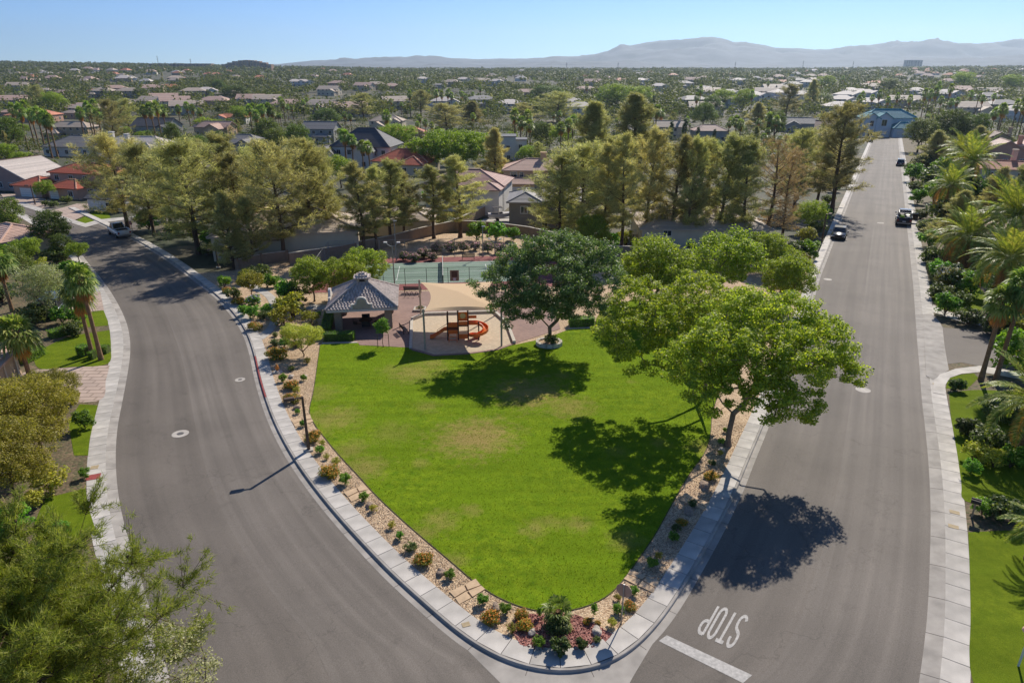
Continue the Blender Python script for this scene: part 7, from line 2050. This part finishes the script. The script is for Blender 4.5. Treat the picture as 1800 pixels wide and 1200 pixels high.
for x in (-.8, .8):
    for y in (-2.6, -.6): mm.bar((x, y, 1.2), (x, y, 1.95), .05)
    mm.bar((x, -2.6, 1.95), (x, -.6, 1.95), .05)
mm.bar((-.8, -2.6, 1.95), (.8, -2.6, 1.95), .05).bar((-.8, -.6, 1.95), (.8, -.6, 1.95), .05)
mm.build('bed_rack', M['steel'], bt)
for x, y, s_, mt in ((-.4, -1.2, .5, 'darkmetal'), (.35, -1.6, .45, 'steel'), (-.3, -2.1, .4, 'l_shrub'), (.4, -2.3, .35, 'white'), (.45, -.9, .4, 'l_shrub')): MB().box((x, y, 1.17 + s_ * .4), (s_, s_ * 1.2, s_ * .8), .4).build('cargo_box', M[mt], bt)
c = at(1582, 291); car('parked_suv', 'grey hatchback parked on the right kerb beyond the pickup', c, sdir_ang, gp_, 'suv')
c = at(1529, 250); car('parked_suv', 'navy car parked at the far end of the right street', c, sdir_ang, np_, 'suv')
for px, py, mt, lab in [(560, 246, wp, 'white car in the drive of the grey gabled house'), (572, 245, np_, 'dark car in the drive of the grey gabled house'), (115, 205, wp, 'white van parked far off beyond the left palms'), (100, 548, gp_, 'grey car half hidden behind the left olive')]:
    car('parked_car', lab, at(px, py, .1), RND.uniform(0, 3), mt, 'suv')
# ------------------------------------------------------------------ trees among the houses
def far_tree(px, py, top, wpx, kind, lab=None, group=None):
    b = at(px, py); h = hgt(b, top); r = width_at(b, wpx) / 2
    b[2] = gz(b[0], b[1]) - .1
    if kind == 'pine': me, mt, R0, H0 = PV[RND.choice((0, 3, 4, 1))], 'l_pine', 3.5, 14.3
    elif kind == 'lime': me, mt, R0, H0 = gt[RND.randrange(2)], 'l_mesq', 3.4, 6.6
    elif kind == 'olive': me, mt, R0, H0 = gt[RND.randrange(2)], 'l_acacia', 3.4, 6.6
    elif kind == 'dark': me, mt, R0, H0 = gt[RND.randrange(2)], 'l_ash', 3.4, 6.6
    else: me, mt, R0, H0 = gt[RND.randrange(2)], 'l_green', 3.4, 6.6
    nm = {'pine': 'pine_tree', 'lime': 'lime_tree', 'olive': 'olive_tree', 'dark': 'dark_tree', 'green': 'green_tree'}[kind]
    return plant(nm, lab or {'pine': 'olive pine standing among the distant rooftops', 'lime': 'lime green tree among the distant rooftops', 'olive': 'yellow-olive tree among the distant rooftops', 'dark': 'dark green tree among the distant rooftops', 'green': 'mid green tree among the distant rooftops'}[kind],
                 'tree', me, (M['bark'], M[mt]), b, r / R0, RND.uniform(0, 6.3), group or f'{kind} trees among the distant houses', h / H0)
FPV = [fan_palm(s, 9.0, 30, 1.35, .24, True, l) for s, l in ((201, .02), (202, .05), (203, .03))]
def far_palm(px, py, top, lab=None, group=None):
    b = at(px, py); h = hgt(b, top + 5); b[2] = gz(b[0], b[1]) - .1
    k = h / 9.0
    return plant('fan_palm', lab or 'fan palm rising above the distant rooftops', 'palm', FPV[RND.randrange(3)], (M['palmbark'], M['l_fan'], M['l_dry']), b, max(.9, min(1.35, k)), RND.uniform(0, 6.3), group or 'fan palms among the distant houses', k)

named = [(475, 262, 208, 60, 'dark', 'dark broad tree in the middle of the left houses'), (490, 275, 225, 62, 'olive', 'bright olive tree right of the arched porch house'), (528, 278, 218, 56, 'olive', 'upright yellow-olive tree before the grey gabled house'), (310, 282, 215, 40, 'green', 'tall leafy green tree right of the white house'), (360, 300, 238, 44, 'green', 'green tree beside the tall pine on the left'),
         (335, 290, 245, 46, 'olive', 'pale olive tree behind the left roadside pines'), (385, 262, 230, 40, 'olive', 'silver-green tree left of the arched porch house'), (362, 238, 205, 34, 'olive', 'rounded olive tree in front of the peach house'), (405, 238, 208, 36, 'olive', 'small yellowish tree right of the peach house'), (425, 218, 185, 40, 'olive', 'olive tree behind the white terracotta house'),
         (575, 225, 190, 56, 'olive', 'ochre tree behind the grey gabled house'), (590, 240, 218, 30, 'olive', 'ochre bush between grey and white houses'), (700, 268, 215, 70, 'green', 'broad green tree before the low terracotta roof'), (672, 270, 225, 36, 'dark', 'dark tree right of the steep grey roof'), (740, 205, 160, 60, 'pine', 'round-headed pine above the cream two-storey house'), (640, 210, 165, 56, 'pine', 'round-headed pine left of the cream two-storey house'),
         (785, 235, 185, 70, 'pine', 'olive pine above the lime mesquite'), (830, 225, 178, 70, 'pine', 'dark pine right above the lime mesquite'), (870, 330, 225, 80, 'pine', 'leaning pine beside the tan house garage'), (950, 262, 215, 50, 'olive', 'bright olive tree behind the tan house'), (985, 265, 218, 44, 'olive', 'second olive tree behind the tan house'), (920, 225, 182, 70, 'pine', 'dark pine behind the fan palms of the tan house'),
         (980, 215, 165, 80, 'pine', 'dense pine left of the massive conical one'), (960, 190, 150, 80, 'dark', 'dark tree mass above the fan palms'), (1080, 200, 145, 70, 'olive', 'brownish olive tree behind the conical pines'), (1120, 195, 150, 60, 'olive', 'olive tree right behind the conical pines'), (1250, 205, 168, 44, 'lime', 'lime tree behind the pinkish roof'), (1235, 228, 180, 52, 'olive', 'tall pale tree left of the pinkish roof'),
         (1380, 215, 150, 70, 'pine', 'broad dark pine above the stepped grey gables'), (1305, 195, 155, 44, 'dark', 'dark round tree in the middle of the right roofs'), (1270, 190, 155, 40, 'dark', 'dark round tree left of the middle right roofs'), (1445, 190, 165, 44, 'lime', 'lime round tree beyond the brown gables'), (1450, 158, 132, 34, 'lime', 'lime tree in the far right houses'), (1425, 195, 140, 40, 'pine', 'tall pine beside the lime round trees'),
         (1330, 235, 180, 60, 'pine', 'feathery pine right of the cypresses'), (1360, 250, 195, 44, 'olive', 'yellowing palm-like tree before the stepped gables'), (1560, 165, 138, 44, 'olive', 'olive tree behind the teal roof'), (1690, 160, 125, 46, 'lime', 'broad pale lime tree far right'), (1775, 160, 130, 40, 'lime', 'lime tree at the far right edge'), (1250, 300, 245, 50, 'olive', 'olive bush behind the dark upright pine'),
         (1420, 410, 350, 60, 'olive', 'yellow-green tree by the right pavement under the dark pines'), (460, 300, 255, 50, 'pine', 'pine behind the broad thin-needled pine'), (600, 330, 270, 60, 'olive', 'ochre tree left of the slim pines'), (560, 330, 272, 60, 'olive', 'olive scrub tree behind the open pine'), (870, 320, 275, 30, 'olive', 'yellow tree beside the mauve roof'), (1290, 340, 290, 60, 'green', 'green tree behind the grey-green pine'),
         (412, 474, 335, 80, 'pine', 'dark bushy evergreen by the left block wall'), (446, 468, 350, 70, 'pine', 'second dark evergreen by the left block wall'), (325, 330, 270, 60, 'pine', 'pine behind the bushy roadside pine'), (1440, 300, 225, 70, 'pine', 'pine left of the leaning street-side pine'), (1400, 320, 235, 90, 'pine', 'dark pine behind the browning one'), (20, 270, 205, 70, 'olive', 'olive tree at the left edge behind the palms'),
         (15, 290, 250, 40, 'olive', 'yellow-green tree at the left edge by the grey roof'), (205, 258, 180, 50, 'pine', 'dark pine between the left palm groups'), (230, 235, 175, 46, 'pine', 'pine right of the left palm groups'), (70, 190, 152, 30, 'pine', 'dark cypress-like pine far left'), (100, 198, 160, 46, 'green', 'green tree left of the far mauve house'), (250, 178, 155, 34, 'lime', 'lime tree before the far pinkish house'), (415, 180, 150, 60, 'green', 'green tree group above the white terracotta house'), (385, 165, 140, 30, 'lime', 'lime tree beside the far white house')]
for a in named: far_tree(*a)
# slim cypresses
cy = broadleaf(301, 6, [(0, 0, 3.2, .7, .7, 3.0)], .6, 60, .4, 60, .2, .08, .3)
for px, py, top, lab in [(1178, 250, 212, 'leftmost slim dark cypress right of the conical pines'), (1202, 248, 207, 'tallest slim dark cypress before the cream gabled house'), (1148, 195, 168, 'slim cypress above the palm group'), (1225, 252, 222, 'short slim cypress left of the pinkish roof'), (1254, 254, 226, 'short slim cypress right of the pinkish roof'), (1635, 300, 255, 'slim cypress beside the far right pavement')]:
    b = at(px, py); plant('cypress', lab, 'tree', cy, (M['bark'], M['l_cyp']), b, hgt(b, top) / 6.2 * .9, 0, 'slim cypresses', hgt(b, top) / 6.2)

palms = [(50, 265, 188), (62, 258, 182), (70, 262, 196), (82, 272, 194), (92, 278, 200), (102, 278, 205), (36, 250, 185), (150, 252, 192), (165, 245, 182), (176, 240, 178), (182, 255, 195), (170, 250, 188), (225, 205, 182), (262, 245, 188), (276, 252, 186), (286, 250, 182), (294, 240, 188),
         (318, 225, 185), (335, 222, 180), (345, 228, 184), (355, 226, 190), (445, 240, 186), (452, 238, 184), (460, 240, 188), (468, 242, 186), (476, 240, 184), (484, 240, 190), (455, 250, 196), (497, 208, 170), (508, 212, 182), (516, 210, 184), (502, 218, 176), (540, 195, 170), (550, 198, 172), (560, 205, 180), (535, 205, 175), (610, 300, 232), (622, 300, 240), (640, 308, 250), (652, 310, 252), (608, 228, 196), (618, 232, 200),
         (684, 262, 198), (688, 200, 172), (706, 202, 178), (722, 206, 160), (736, 240, 212), (748, 245, 210), (760, 248, 214), (770, 252, 222), (768, 196, 158), (778, 198, 160), (788, 200, 158), (795, 200, 162), (812, 190, 160), (820, 196, 165), (832, 186, 160), (845, 182, 150), (755, 190, 158), (905, 265, 196), (915, 268, 208), (925, 262, 198), (932, 268, 214), (985, 275, 218), (998, 270, 212), (1005, 266, 206), (1030, 180, 148),
         (1128, 245, 188), (1140, 248, 192), (1150, 250, 188), (1158, 242, 194), (1228, 205, 152), (1222, 212, 165), (1290, 260, 206), (1298, 262, 212), (1278, 250, 210), (1330, 240, 208), (1345, 250, 200), (1358, 252, 205), (1340, 268, 234), (1368, 270, 238), (1378, 268, 236), (1482, 230, 180), (1490, 232, 184), (1440, 175, 140), (1478, 160, 132), (1504, 212, 168), (1510, 206, 162), (1528, 200, 166), (1540, 205, 160), (1555, 208, 170), (1570, 205, 164), (1592, 212, 168),
         (1618, 210, 158), (1626, 208, 160), (1634, 212, 156), (1640, 200, 146), (1648, 210, 170), (1660, 205, 150), (1665, 215, 174), (1675, 212, 172), (1700, 200, 160), (1712, 205, 162), (1720, 208, 168), (1738, 245, 192), (1748, 248, 185), (1752, 244, 188), (1776, 235, 178), (1784, 238, 176), (1790, 240, 182), (1798, 235, 178), (1415, 290, 240), (1402, 350, 292), (1740, 200, 164), (1430, 262, 228), (1318, 205, 160), (1348, 165, 142), (1362, 160, 140)]
for a in palms: far_palm(*a)

# infill: the rest of the leafy quarter, as single trees and palms
hb = [(100, 348, 90, 265), (230, 292, 66, 225), (130, 276, 60, 235), (120, 244, 40, 212), (272, 240, 34, 190), (370, 240, 36, 202), (430, 275, 42, 232), (558, 252, 34, 203), (612, 296, 66, 215), (700, 306, 44, 252), (678, 232, 36, 188), (812, 374, 56, 282), (946, 340, 62, 262), (882, 286, 22, 218), (930, 406, 42, 322), (1180, 246, 26, 190), (1250, 250, 24, 210), (1402, 232, 36, 186), (1446, 244, 34, 194), (1557, 241, 46, 184), (1755, 290, 50, 222), (1752, 316, 60, 268)]
hb += [(px, py, 8 if py < 175 else 13, py - (12 if py < 175 else 20)) for px, py, k in far_px]
def clear(px, py, top, half):
    for hx, hy, hw_, ht in hb:
        if abs(px - hx) < hw_ * .85 + half * .35 and py > hy - 4 and top < hy - .25 * (hy - ht): return False
    # right street corridor
    if py > 225:
        b = at(px, py)[:2]; off = (b - SCEN) @ SN
        if abs(off) < 13: return False
    return True
rg2 = random.Random(21); nt = 0; tries = 0
while nt < 290 and tries < 6000:
    tries += 1
    py = 134 + (300 - 134) * rg2.random() ** 1.9; px = rg2.uniform(-20, 1820)
    b = at(px, py); sc = 1200 / (b[1] * CP + (CAM_H - b[2]) * SP)
    kind = rg2.choices(['pine', 'green', 'dark', 'olive', 'lime'], [.34, .22, .22, .14, .08])[0]
    h = rg2.uniform(7, 12) if kind == 'pine' else rg2.uniform(4.5, 8)
    wpx = (rg2.uniform(5, 9) if kind != 'pine' else rg2.uniform(5, 8)) * sc
    top = py - h * sc * .93
    if not clear(px, py, top, wpx / 2): continue
    far_tree(px, py, top, wpx, kind); nt += 1
nt = 0; tries = 0
while nt < 170 and tries < 4000:
    tries += 1
    py = 132 + (255 - 132) * rg2.random() ** 2.0; px = rg2.uniform(-10, 1810)
    b = at(px, py); sc = 1200 / (b[1] * CP + (CAM_H - b[2]) * SP)
    top = py - rg2.uniform(7, 13) * sc * .93
    if not clear(px, py, top, 2 * sc): continue
    n = rg2.choice((1, 1, 2, 3))
    for k in range(n):
        far_palm(px + rg2.uniform(-4, 4) * sc * (k > 0), py + rg2.uniform(-1, 1), top + rg2.uniform(-2, 2) * sc * .5); nt += 1

# tell the look-alikes apart by the nearest landmark
LM = [('the white pickup truck', 211, 400), ('the red-roofed pink house', 110, 300), ('the large white hipped house', 228, 250), ('the slate grey gabled house', 270, 212), ('the peach gabled house', 370, 215), ('the grey arched-porch house', 430, 255), ('the grey two-storey gabled house', 557, 225), ('the steep dark-roofed white house', 612, 245), ('the low bright red roof', 700, 280), ('the cream two-storey house', 678, 205), ('the lime mesquite', 795, 262), ('the mauve tile roof', 812, 310), ('the tan arched-window house', 946, 290),
      ('the boxy flat-roofed house', 882, 245), ('the massive conical pine', 1045, 230), ('the cream gabled house', 1180, 212), ('the stepped grey gables', 1405, 205), ('the teal-roofed house', 1557, 212), ('the right twin-gabled roofs', 1760, 250), ('the horizon hotel', 494, 118), ('the left horizon building', 15, 118), ('the twin horizon towers', 1515, 118), ('the main mountain peak', 1208, 105), ('the upper right corner woods', 1780, 140), ('the right street end', 1560, 180), ('the far left rooftops', 75, 160), ('the far centre rooftops', 790, 150), ('the far right rooftops', 1390, 150)]
def to_px(p):
    d = np.array(p) - np.array([0, 0, CAM_H]); z = d[1] * CP - d[2] * SP; yv = d[1] * SP + d[2] * CP
    return 900 + 1200 * d[0] / z, 600 - 1200 * yv / z
PH = {'fan palm rising above the distant rooftops': 'fan palm', 'olive pine standing among the distant rooftops': 'olive pine', 'lime green tree among the distant rooftops': 'lime green tree', 'yellow-olive tree among the distant rooftops': 'yellow-olive tree', 'dark green tree among the distant rooftops': 'dark green tree', 'mid green tree among the distant rooftops': 'mid green tree'}
buck = {}
for o in list(COL.objects):
    if o.parent is None and o.type == 'EMPTY':
        lab = o.get('label', '')
        key = PH.get(lab) or (lab.split(' showing')[0] if lab.startswith('distant ') and 'house showing' in lab else None)
        if not key: continue
        q = to_px(o.location); ds = [math.hypot(q[0] - l[1], (q[1] - l[2]) * 1.6) for l in LM]; i = int(np.argmin(ds))
        buck.setdefault((key, i), []).append((ds[i], o))
for (key, i), l in buck.items():
    for n, (d, o) in enumerate(sorted(l, key=lambda t: t[0])):
        o['label'] = (f'{ORD[n]} nearest {key} to {LM[i][0]}' if n else f'{key} nearest to {LM[i][0]}')

# the wooded plain beyond, nobody could count it
def vnoise(x, y, seed):
    xi = np.floor(x).astype(int); yi = np.floor(y).astype(int); xf = x - xi; yf = y - yi
    def h(a, b): return (np.sin(a * 127.1 + b * 311.7 + seed * 74.7) * 43758.5453) % 1.0
    u = xf * xf * (3 - 2 * xf); w_ = yf * yf * (3 - 2 * yf)
    return (h(xi, yi) * (1 - u) + h(xi + 1, yi) * u) * (1 - w_) + (h(xi, yi + 1) * (1 - u) + h(xi + 1, yi + 1) * u) * w_
rngw = np.random.default_rng(8)
HB = np.array(hb, float)
def wood_mass(name, n, dmin, dmax, lab, mat, hmin, hmax, leaf, per, thin=True):
    d = dmin * (dmax / dmin) ** rngw.uniform(0, 1, n); a = rngw.uniform(-.72, .72, n)
    x = d * np.tan(a); y = d * np.ones(n)
    h = rngw.uniform(hmin, hmax, n); r = h * rngw.uniform(.45, .75, n)
    z = terrain(x, y)
    # keep the right street and the house fronts free
    off = (x - SCEN[0]) * SN[0] + (y - SCEN[1]) * SN[1]
    ok = (np.abs(off) > 12) | (y > 430)
    if thin:      # woods and clearings
        q = vnoise(x / 70, y / 150, 3) * .6 + vnoise(x / 28, y / 60, 7) * .4
        ok &= q > rngw.uniform(.3, .58, n)
        h = h * (.75 + .5 * vnoise(x / 50, y / 90, 11)); r = r * (.75 + .5 * vnoise(x / 50, y / 90, 11))
    dd = z - CAM_H; zz = y * CP - dd * SP
    px = 900 + 1200 * x / zz; pb_ = 600 - 1200 * (y * SP + dd * CP) / zz
    pt = 600 - 1200 * (y * SP + (dd + h) * CP) / (y * CP - (dd + h) * SP)
    for hx, hy, hw_, ht in HB:
        ok &= ~((np.abs(px - hx) < hw_ * .9) & (pb_ > hy - 4) & (pt < hy - .3 * (hy - ht)))
    x, y, h, r, z = x[ok], y[ok], h[ok], r[ok], z[ok]; n = len(x)
    ix = np.repeat(np.arange(n), per); m_ = len(ix)
    dd = rdir(rngw, m_)
    # each crown gets a few lobes
    lob = rngw.normal(size=(n, 4, 3)) * np.array([.38, .38, .22]); li = rngw.integers(0, 4, m_)
    c = np.stack([x[ix], y[ix], z[ix] + h[ix] * .6], 1) + (lob[ix, li] + dd * .55 * (rngw.uniform(.4, 1, m_) ** .5)[:, None]) * np.stack([r[ix], r[ix], h[ix] * .5], 1)
    nr = unit(dd + np.array([0, 0, .45]) + rngw.normal(size=(m_, 3)) * .25)
    lf = leaf * (np.clip(d[ok], 300, 4000)[ix] / 900) ** .55
    me = poly_mesh(name, diamonds(rngw, c, nr, lf * rngw.uniform(.7, 1.3, m_), lf * .8), 4)
    o = link(name, me, M[mat]); tag(o, lab, 'woodland', None, 'stuff'); return o
M['l_wood1'] = leafmat('far_wood_leaf', [srgb(70, 78, 38), srgb(90, 96, 46), srgb(112, 112, 56)], .3, .6, None, .2, 0, 1.1)
M['l_wood2'] = leafmat('far_lime_leaf', [srgb(104, 116, 56), srgb(120, 130, 66), srgb(136, 140, 80)], .25, .6, None, .2, 0, 1.1)
wood_mass('far_woodland', 24000, 560, 4200, 'dark treetops of the wooded plain reaching the horizon', 'l_wood1', 8, 14, 2.5, 22)
wood_mass('far_light_woodland', 6500, 560, 3600, 'lighter treetops scattered through the wooded plain', 'l_wood2', 5, 10, 2.0, 20)
wood_mass('garden_trees', 1900, 230, 800, 'lesser garden trees filling the gaps between the houses', 'l_wood1', 4, 9, 1.05, 80, False)
wood_mass('garden_shrubs', 900, 200, 620, 'low garden shrubs between the houses of the quarter', 'l_wood2', 1.2, 3, .6, 60, False)

# tiny roofs far out on the plain
tw = MB().box((0, 0, 1.6), (17, 11, 3.8)).mesh('wall'); tr_ = MB()
for c4 in [[(-9.2, -6.2, 3.4), (9.2, -6.2, 3.4), (3.5, 0, 6.2), (-3.5, 0, 6.2)], [(9.2, 6.2, 3.4), (-9.2, 6.2, 3.4), (-3.5, 0, 6.2), (3.5, 0, 6.2)]]: tr_.add(c4, [(0, 1, 2, 3)])
tr_.add([(9.2, -6.2, 3.4), (9.2, 6.2, 3.4), (3.5, 0, 6.2), (-9.2, 6.2, 3.4), (-9.2, -6.2, 3.4), (-3.5, 0, 6.2)], [(0, 1, 2), (3, 4, 5)]); tr_ = tr_.mesh('roof')
rq = random.Random(77); rows = []
TW = {k: tw.copy() for k in ('cream', 'white', 'tan')}; TR = {k: tr_.copy() for k in ('pale', 'tan', 'terra', 'pinktan')}
for k, m_ in TW.items(): m_.materials.append(M['w_' + k])
for k, m_ in TR.items(): m_.materials.append(M['r_' + k])
for i in range(150):
    px, py = rq.uniform(0, 1800), 122.5 + 26 * rq.random() ** 1.3
    b = at(px, py); e = empty('distant_house', (b[0], b[1], gz(b[0], b[1]) - .2), rq.uniform(-.5, .5)); k = rq.choice(list(TR)); s_ = rq.uniform(1.0, 1.5); e.scale = (s_, s_, s_ * 1.2)
    link('wall', TW[rq.choice(list(TW))], None, e); link('roof', TR[k], None, e)
    tag(e, 'x', 'house', 'tiny houses on the wooded plain'); rows.append((px, e, k))
RK = {'pale': 'pale-roofed', 'tan': 'tan-roofed', 'terra': 'terracotta-roofed', 'pinktan': 'pinkish-roofed'}
sec = {}
for px, e, k in sorted(rows, key=lambda t: t[0]): sec.setdefault((k, int(px // 225)), []).append(e)
SN_ = ['far left', 'left', 'left middle', 'middle left', 'middle right', 'right middle', 'right', 'far right']
for (k, q), l in sec.items():
    for n, e in enumerate(l): e['label'] = f'tiny {RK[k]} house near the {SN_[q]} horizon, {ORD[n]} of these from the left'

# ------------------------------------------------------------------ far buildings
M['far_tan'] = simple('far_facade', srgb(150, 122, 100), .9, var=.1)
M['far_glass'] = simple('far_tower_glass', srgb(120, 130, 138), .4, .1, var=.06)
def block(name, px0, px1, pyb, pyt, dist, lab, mat, rows, cols, step=0):
    u0 = (px0 - 900) / 1200; u1 = (px1 - 900) / 1200
    v = (600 - pyt) / 1200; zt_ = CAM_H + dist / (CP + v * SP) * (-SP + v * CP)
    k = dist / CP * .985
    x0, x1 = u0 * k, u1 * k; zb = gz((x0 + x1) / 2, dist) - 2; h = zt_ - zb
    e = empty(name, ((x0 + x1) / 2, dist, zb)); tag(e, lab, 'building'); w_ = x1 - x0
    mb = MB()
    if step:
        for i in range(step):
            f = math.sin(math.pi * (.18 + .64 * (i + .5) / step)); mb.box((-w_ / 2 + w_ * (i + .5) / step, (i % 2) * 4, h * f / 2), (w_ / step * .98, 26, h * f))
    else: mb.box((0, 0, h / 2), (w_, 24, h))
    mb.build('facade', M[mat], e)
    for r_ in range(rows):
        for c_ in range(cols):
            x = -w_ / 2 + w_ * (c_ + .5) / cols; z = h * (.12 + .8 * (r_ + .5) / rows)
            if step and z > h * math.sin(math.pi * (.18 + .64 * (c_ + .5) / cols)) * .95: continue
            MB().box((x, -13.2, z), (w_ / cols * .6, .6, h / rows * .45)).build('window', M['glass'], e)
block('hotel', 456, 532, 120, 106, 2300, 'large stepped brown hotel block on the left horizon', 'far_tan', 4, 14, 9)
block('glass_tower', 1503, 1513, 116, 106, 4200, 'left of the twin towers on the right horizon', 'far_glass', 5, 3)
block('glass_tower', 1516, 1528, 116, 106, 4200, 'right of the twin towers on the right horizon', 'far_glass', 5, 3)
block('low_building', -10, 34, 118, 108, 2200, 'long low pale building at the left end of the horizon', 'far_glass', 2, 10)
block('low_building', 345, 440, 120, 112, 2500, 'long low tan building left of the hotel on the horizon', 'far_tan', 2, 16)
for px, top, d, lab in [(357, 98, 2400, 'thin mast left of the hotel on the horizon'), (407, 103, 2400, 'shorter thin mast left of the hotel'), (984, 110, 2600, 'thin pylon below the middle foothills'), (1063, 110, 2600, 'thin pylon left of the main peak'), (1347, 107, 2600, 'thin pylon right of the main peak'), (1243, 109, 2600, 'thin pylon under the main peak'), (1424, 108, 2600, 'thin pylon under the right ridge')]:
    v = (600 - top) / 1200; z1 = CAM_H + d / (CP + v * SP) * (-SP + v * CP); x = (px - 900) / 1200 * d / CP * .985
    o = empty('mast', (x, d, gz(x, d))); tag(o, lab, 'mast', 'masts on the horizon')
    h = z1 - gz(x, d); MB().tube([(0, 0, 0), (0, 0, h)], [.9, .4], 5).build('pole', M['darkmetal'], o)
    for k in (.7, .8, .9): MB().bar((-3, 0, h * k), (3, 0, h * k), .5).build('crossarm', M['darkmetal'], o)

# ------------------------------------------------------------------ mountains
def mountain(name, prof, D, depth, seed, rough, lab):
    px = np.array([p[0] for p in prof], float); py = np.array([p[1] for p in prof], float)
    nx_, ny_ = 420, 46
    u = np.linspace(px[0], px[-1], nx_); top = np.interp(u, px, py)
    top = top - (np.abs(2 * vnoise(u / 26, u * 0 + .5, seed) - 1) + .5 * np.abs(2 * vnoise(u / 9, u * 0 + .5, seed + 2) - 1)) * 2.0 + 1.2
    v = (600 - top) / 1200; zr = CAM_H + D / (CP + v * SP) * (-SP + v * CP)
    X0 = (u - 900) / 1200 * D / CP * .985
    t = np.linspace(-1, 1, ny_)
    P = np.zeros((nx_, ny_, 3))
    base = 14
    for j, tt in enumerate(t):
        yy = D + tt * depth; xx = X0 * (yy / D if tt < 0 else 1)
        f = (1 - abs(tt)) ** 1.15
        n1 = sum((1 - abs(2 * vnoise(xx / s_ + 9, np.full_like(xx, yy) / s_, seed) - 1)) * a for s_, a in ((900, .5), (380, .3), (160, .16), (70, .08)))
        z = base + (zr - base) * f * (1 + (n1 - .62) * rough * min(1, abs(tt) * 6) * 1.2)
        P[:, j] = np.stack([xx, np.full_like(xx, yy), z], 1)
    o = link(name, grid_mesh(name, P), M['rocky']); tag(o, kind='structure')
M['rocky'] = simple('desert_rock', srgb(104, 106, 108), .95, var=.3, scale=.004, detail=8)
mountain('mountains', [(-700, 118), (-200, 117), (100, 117), (330, 117), (520, 114), (560, 110), (600, 107), (650, 104), (700, 102), (780, 99), (830, 104), (880, 103), (940, 103), (1000, 98), (1035, 92), (1070, 81), (1110, 75), (1150, 70), (1185, 69), (1208, 65), (1225, 68), (1242, 77), (1258, 73), (1290, 80), (1340, 84), (1365, 86), (1400, 84), (1440, 79), (1490, 74), (1540, 72), (1580, 75), (1610, 77), (1650, 72), (1690, 68), (1730, 65), (1765, 62), (1800, 57), (1900, 48), (2100, 52), (2500, 70)], 9500, 2600, 3, .95, '')
mountain('foothills', [(480, 120), (540, 116), (580, 112), (620, 113), (660, 112), (720, 116), (780, 112), (840, 116), (900, 113), (960, 108), (1000, 110), (1080, 107), (1100, 108), (1150, 115), (1190, 111), (1230, 116), (1300, 112), (1330, 117), (1440, 118), (1480, 108), (1520, 102), (1570, 106), (1640, 100), (1720, 94), (1800, 86), (2000, 80), (2400, 90)], 6800, 1500, 5, 1.0, '')

# ------------------------------------------------------------------ air
def hazemat():
    m = bpy.data.materials.new('haze_air'); m.use_nodes = True; N = m.node_tree.nodes; N.clear()
    o = N.new('ShaderNodeOutputMaterial'); v = N.new('ShaderNodeVolumePrincipled')
    v.inputs['Color'].default_value = (.66, .83, 1.0, 1); v.inputs['Density'].default_value = HAZE; v.inputs['Anisotropy'].default_value = .45
    m.node_tree.links.new(v.outputs[0], o.inputs['Volume']); return m
HAZE = 6.2e-5
hz = MB().box((0, 6000, 0), (30000, 14000, 2)); zlo, zhi = -13.0, 640.0
hz.v = [(x, y, zlo if z < 0 else zhi) for x, y, z in hz.v]
tag(hz.build('haze', hazemat()), 'thin bluish air between the viewer and the mountains', 'haze', None, 'stuff')
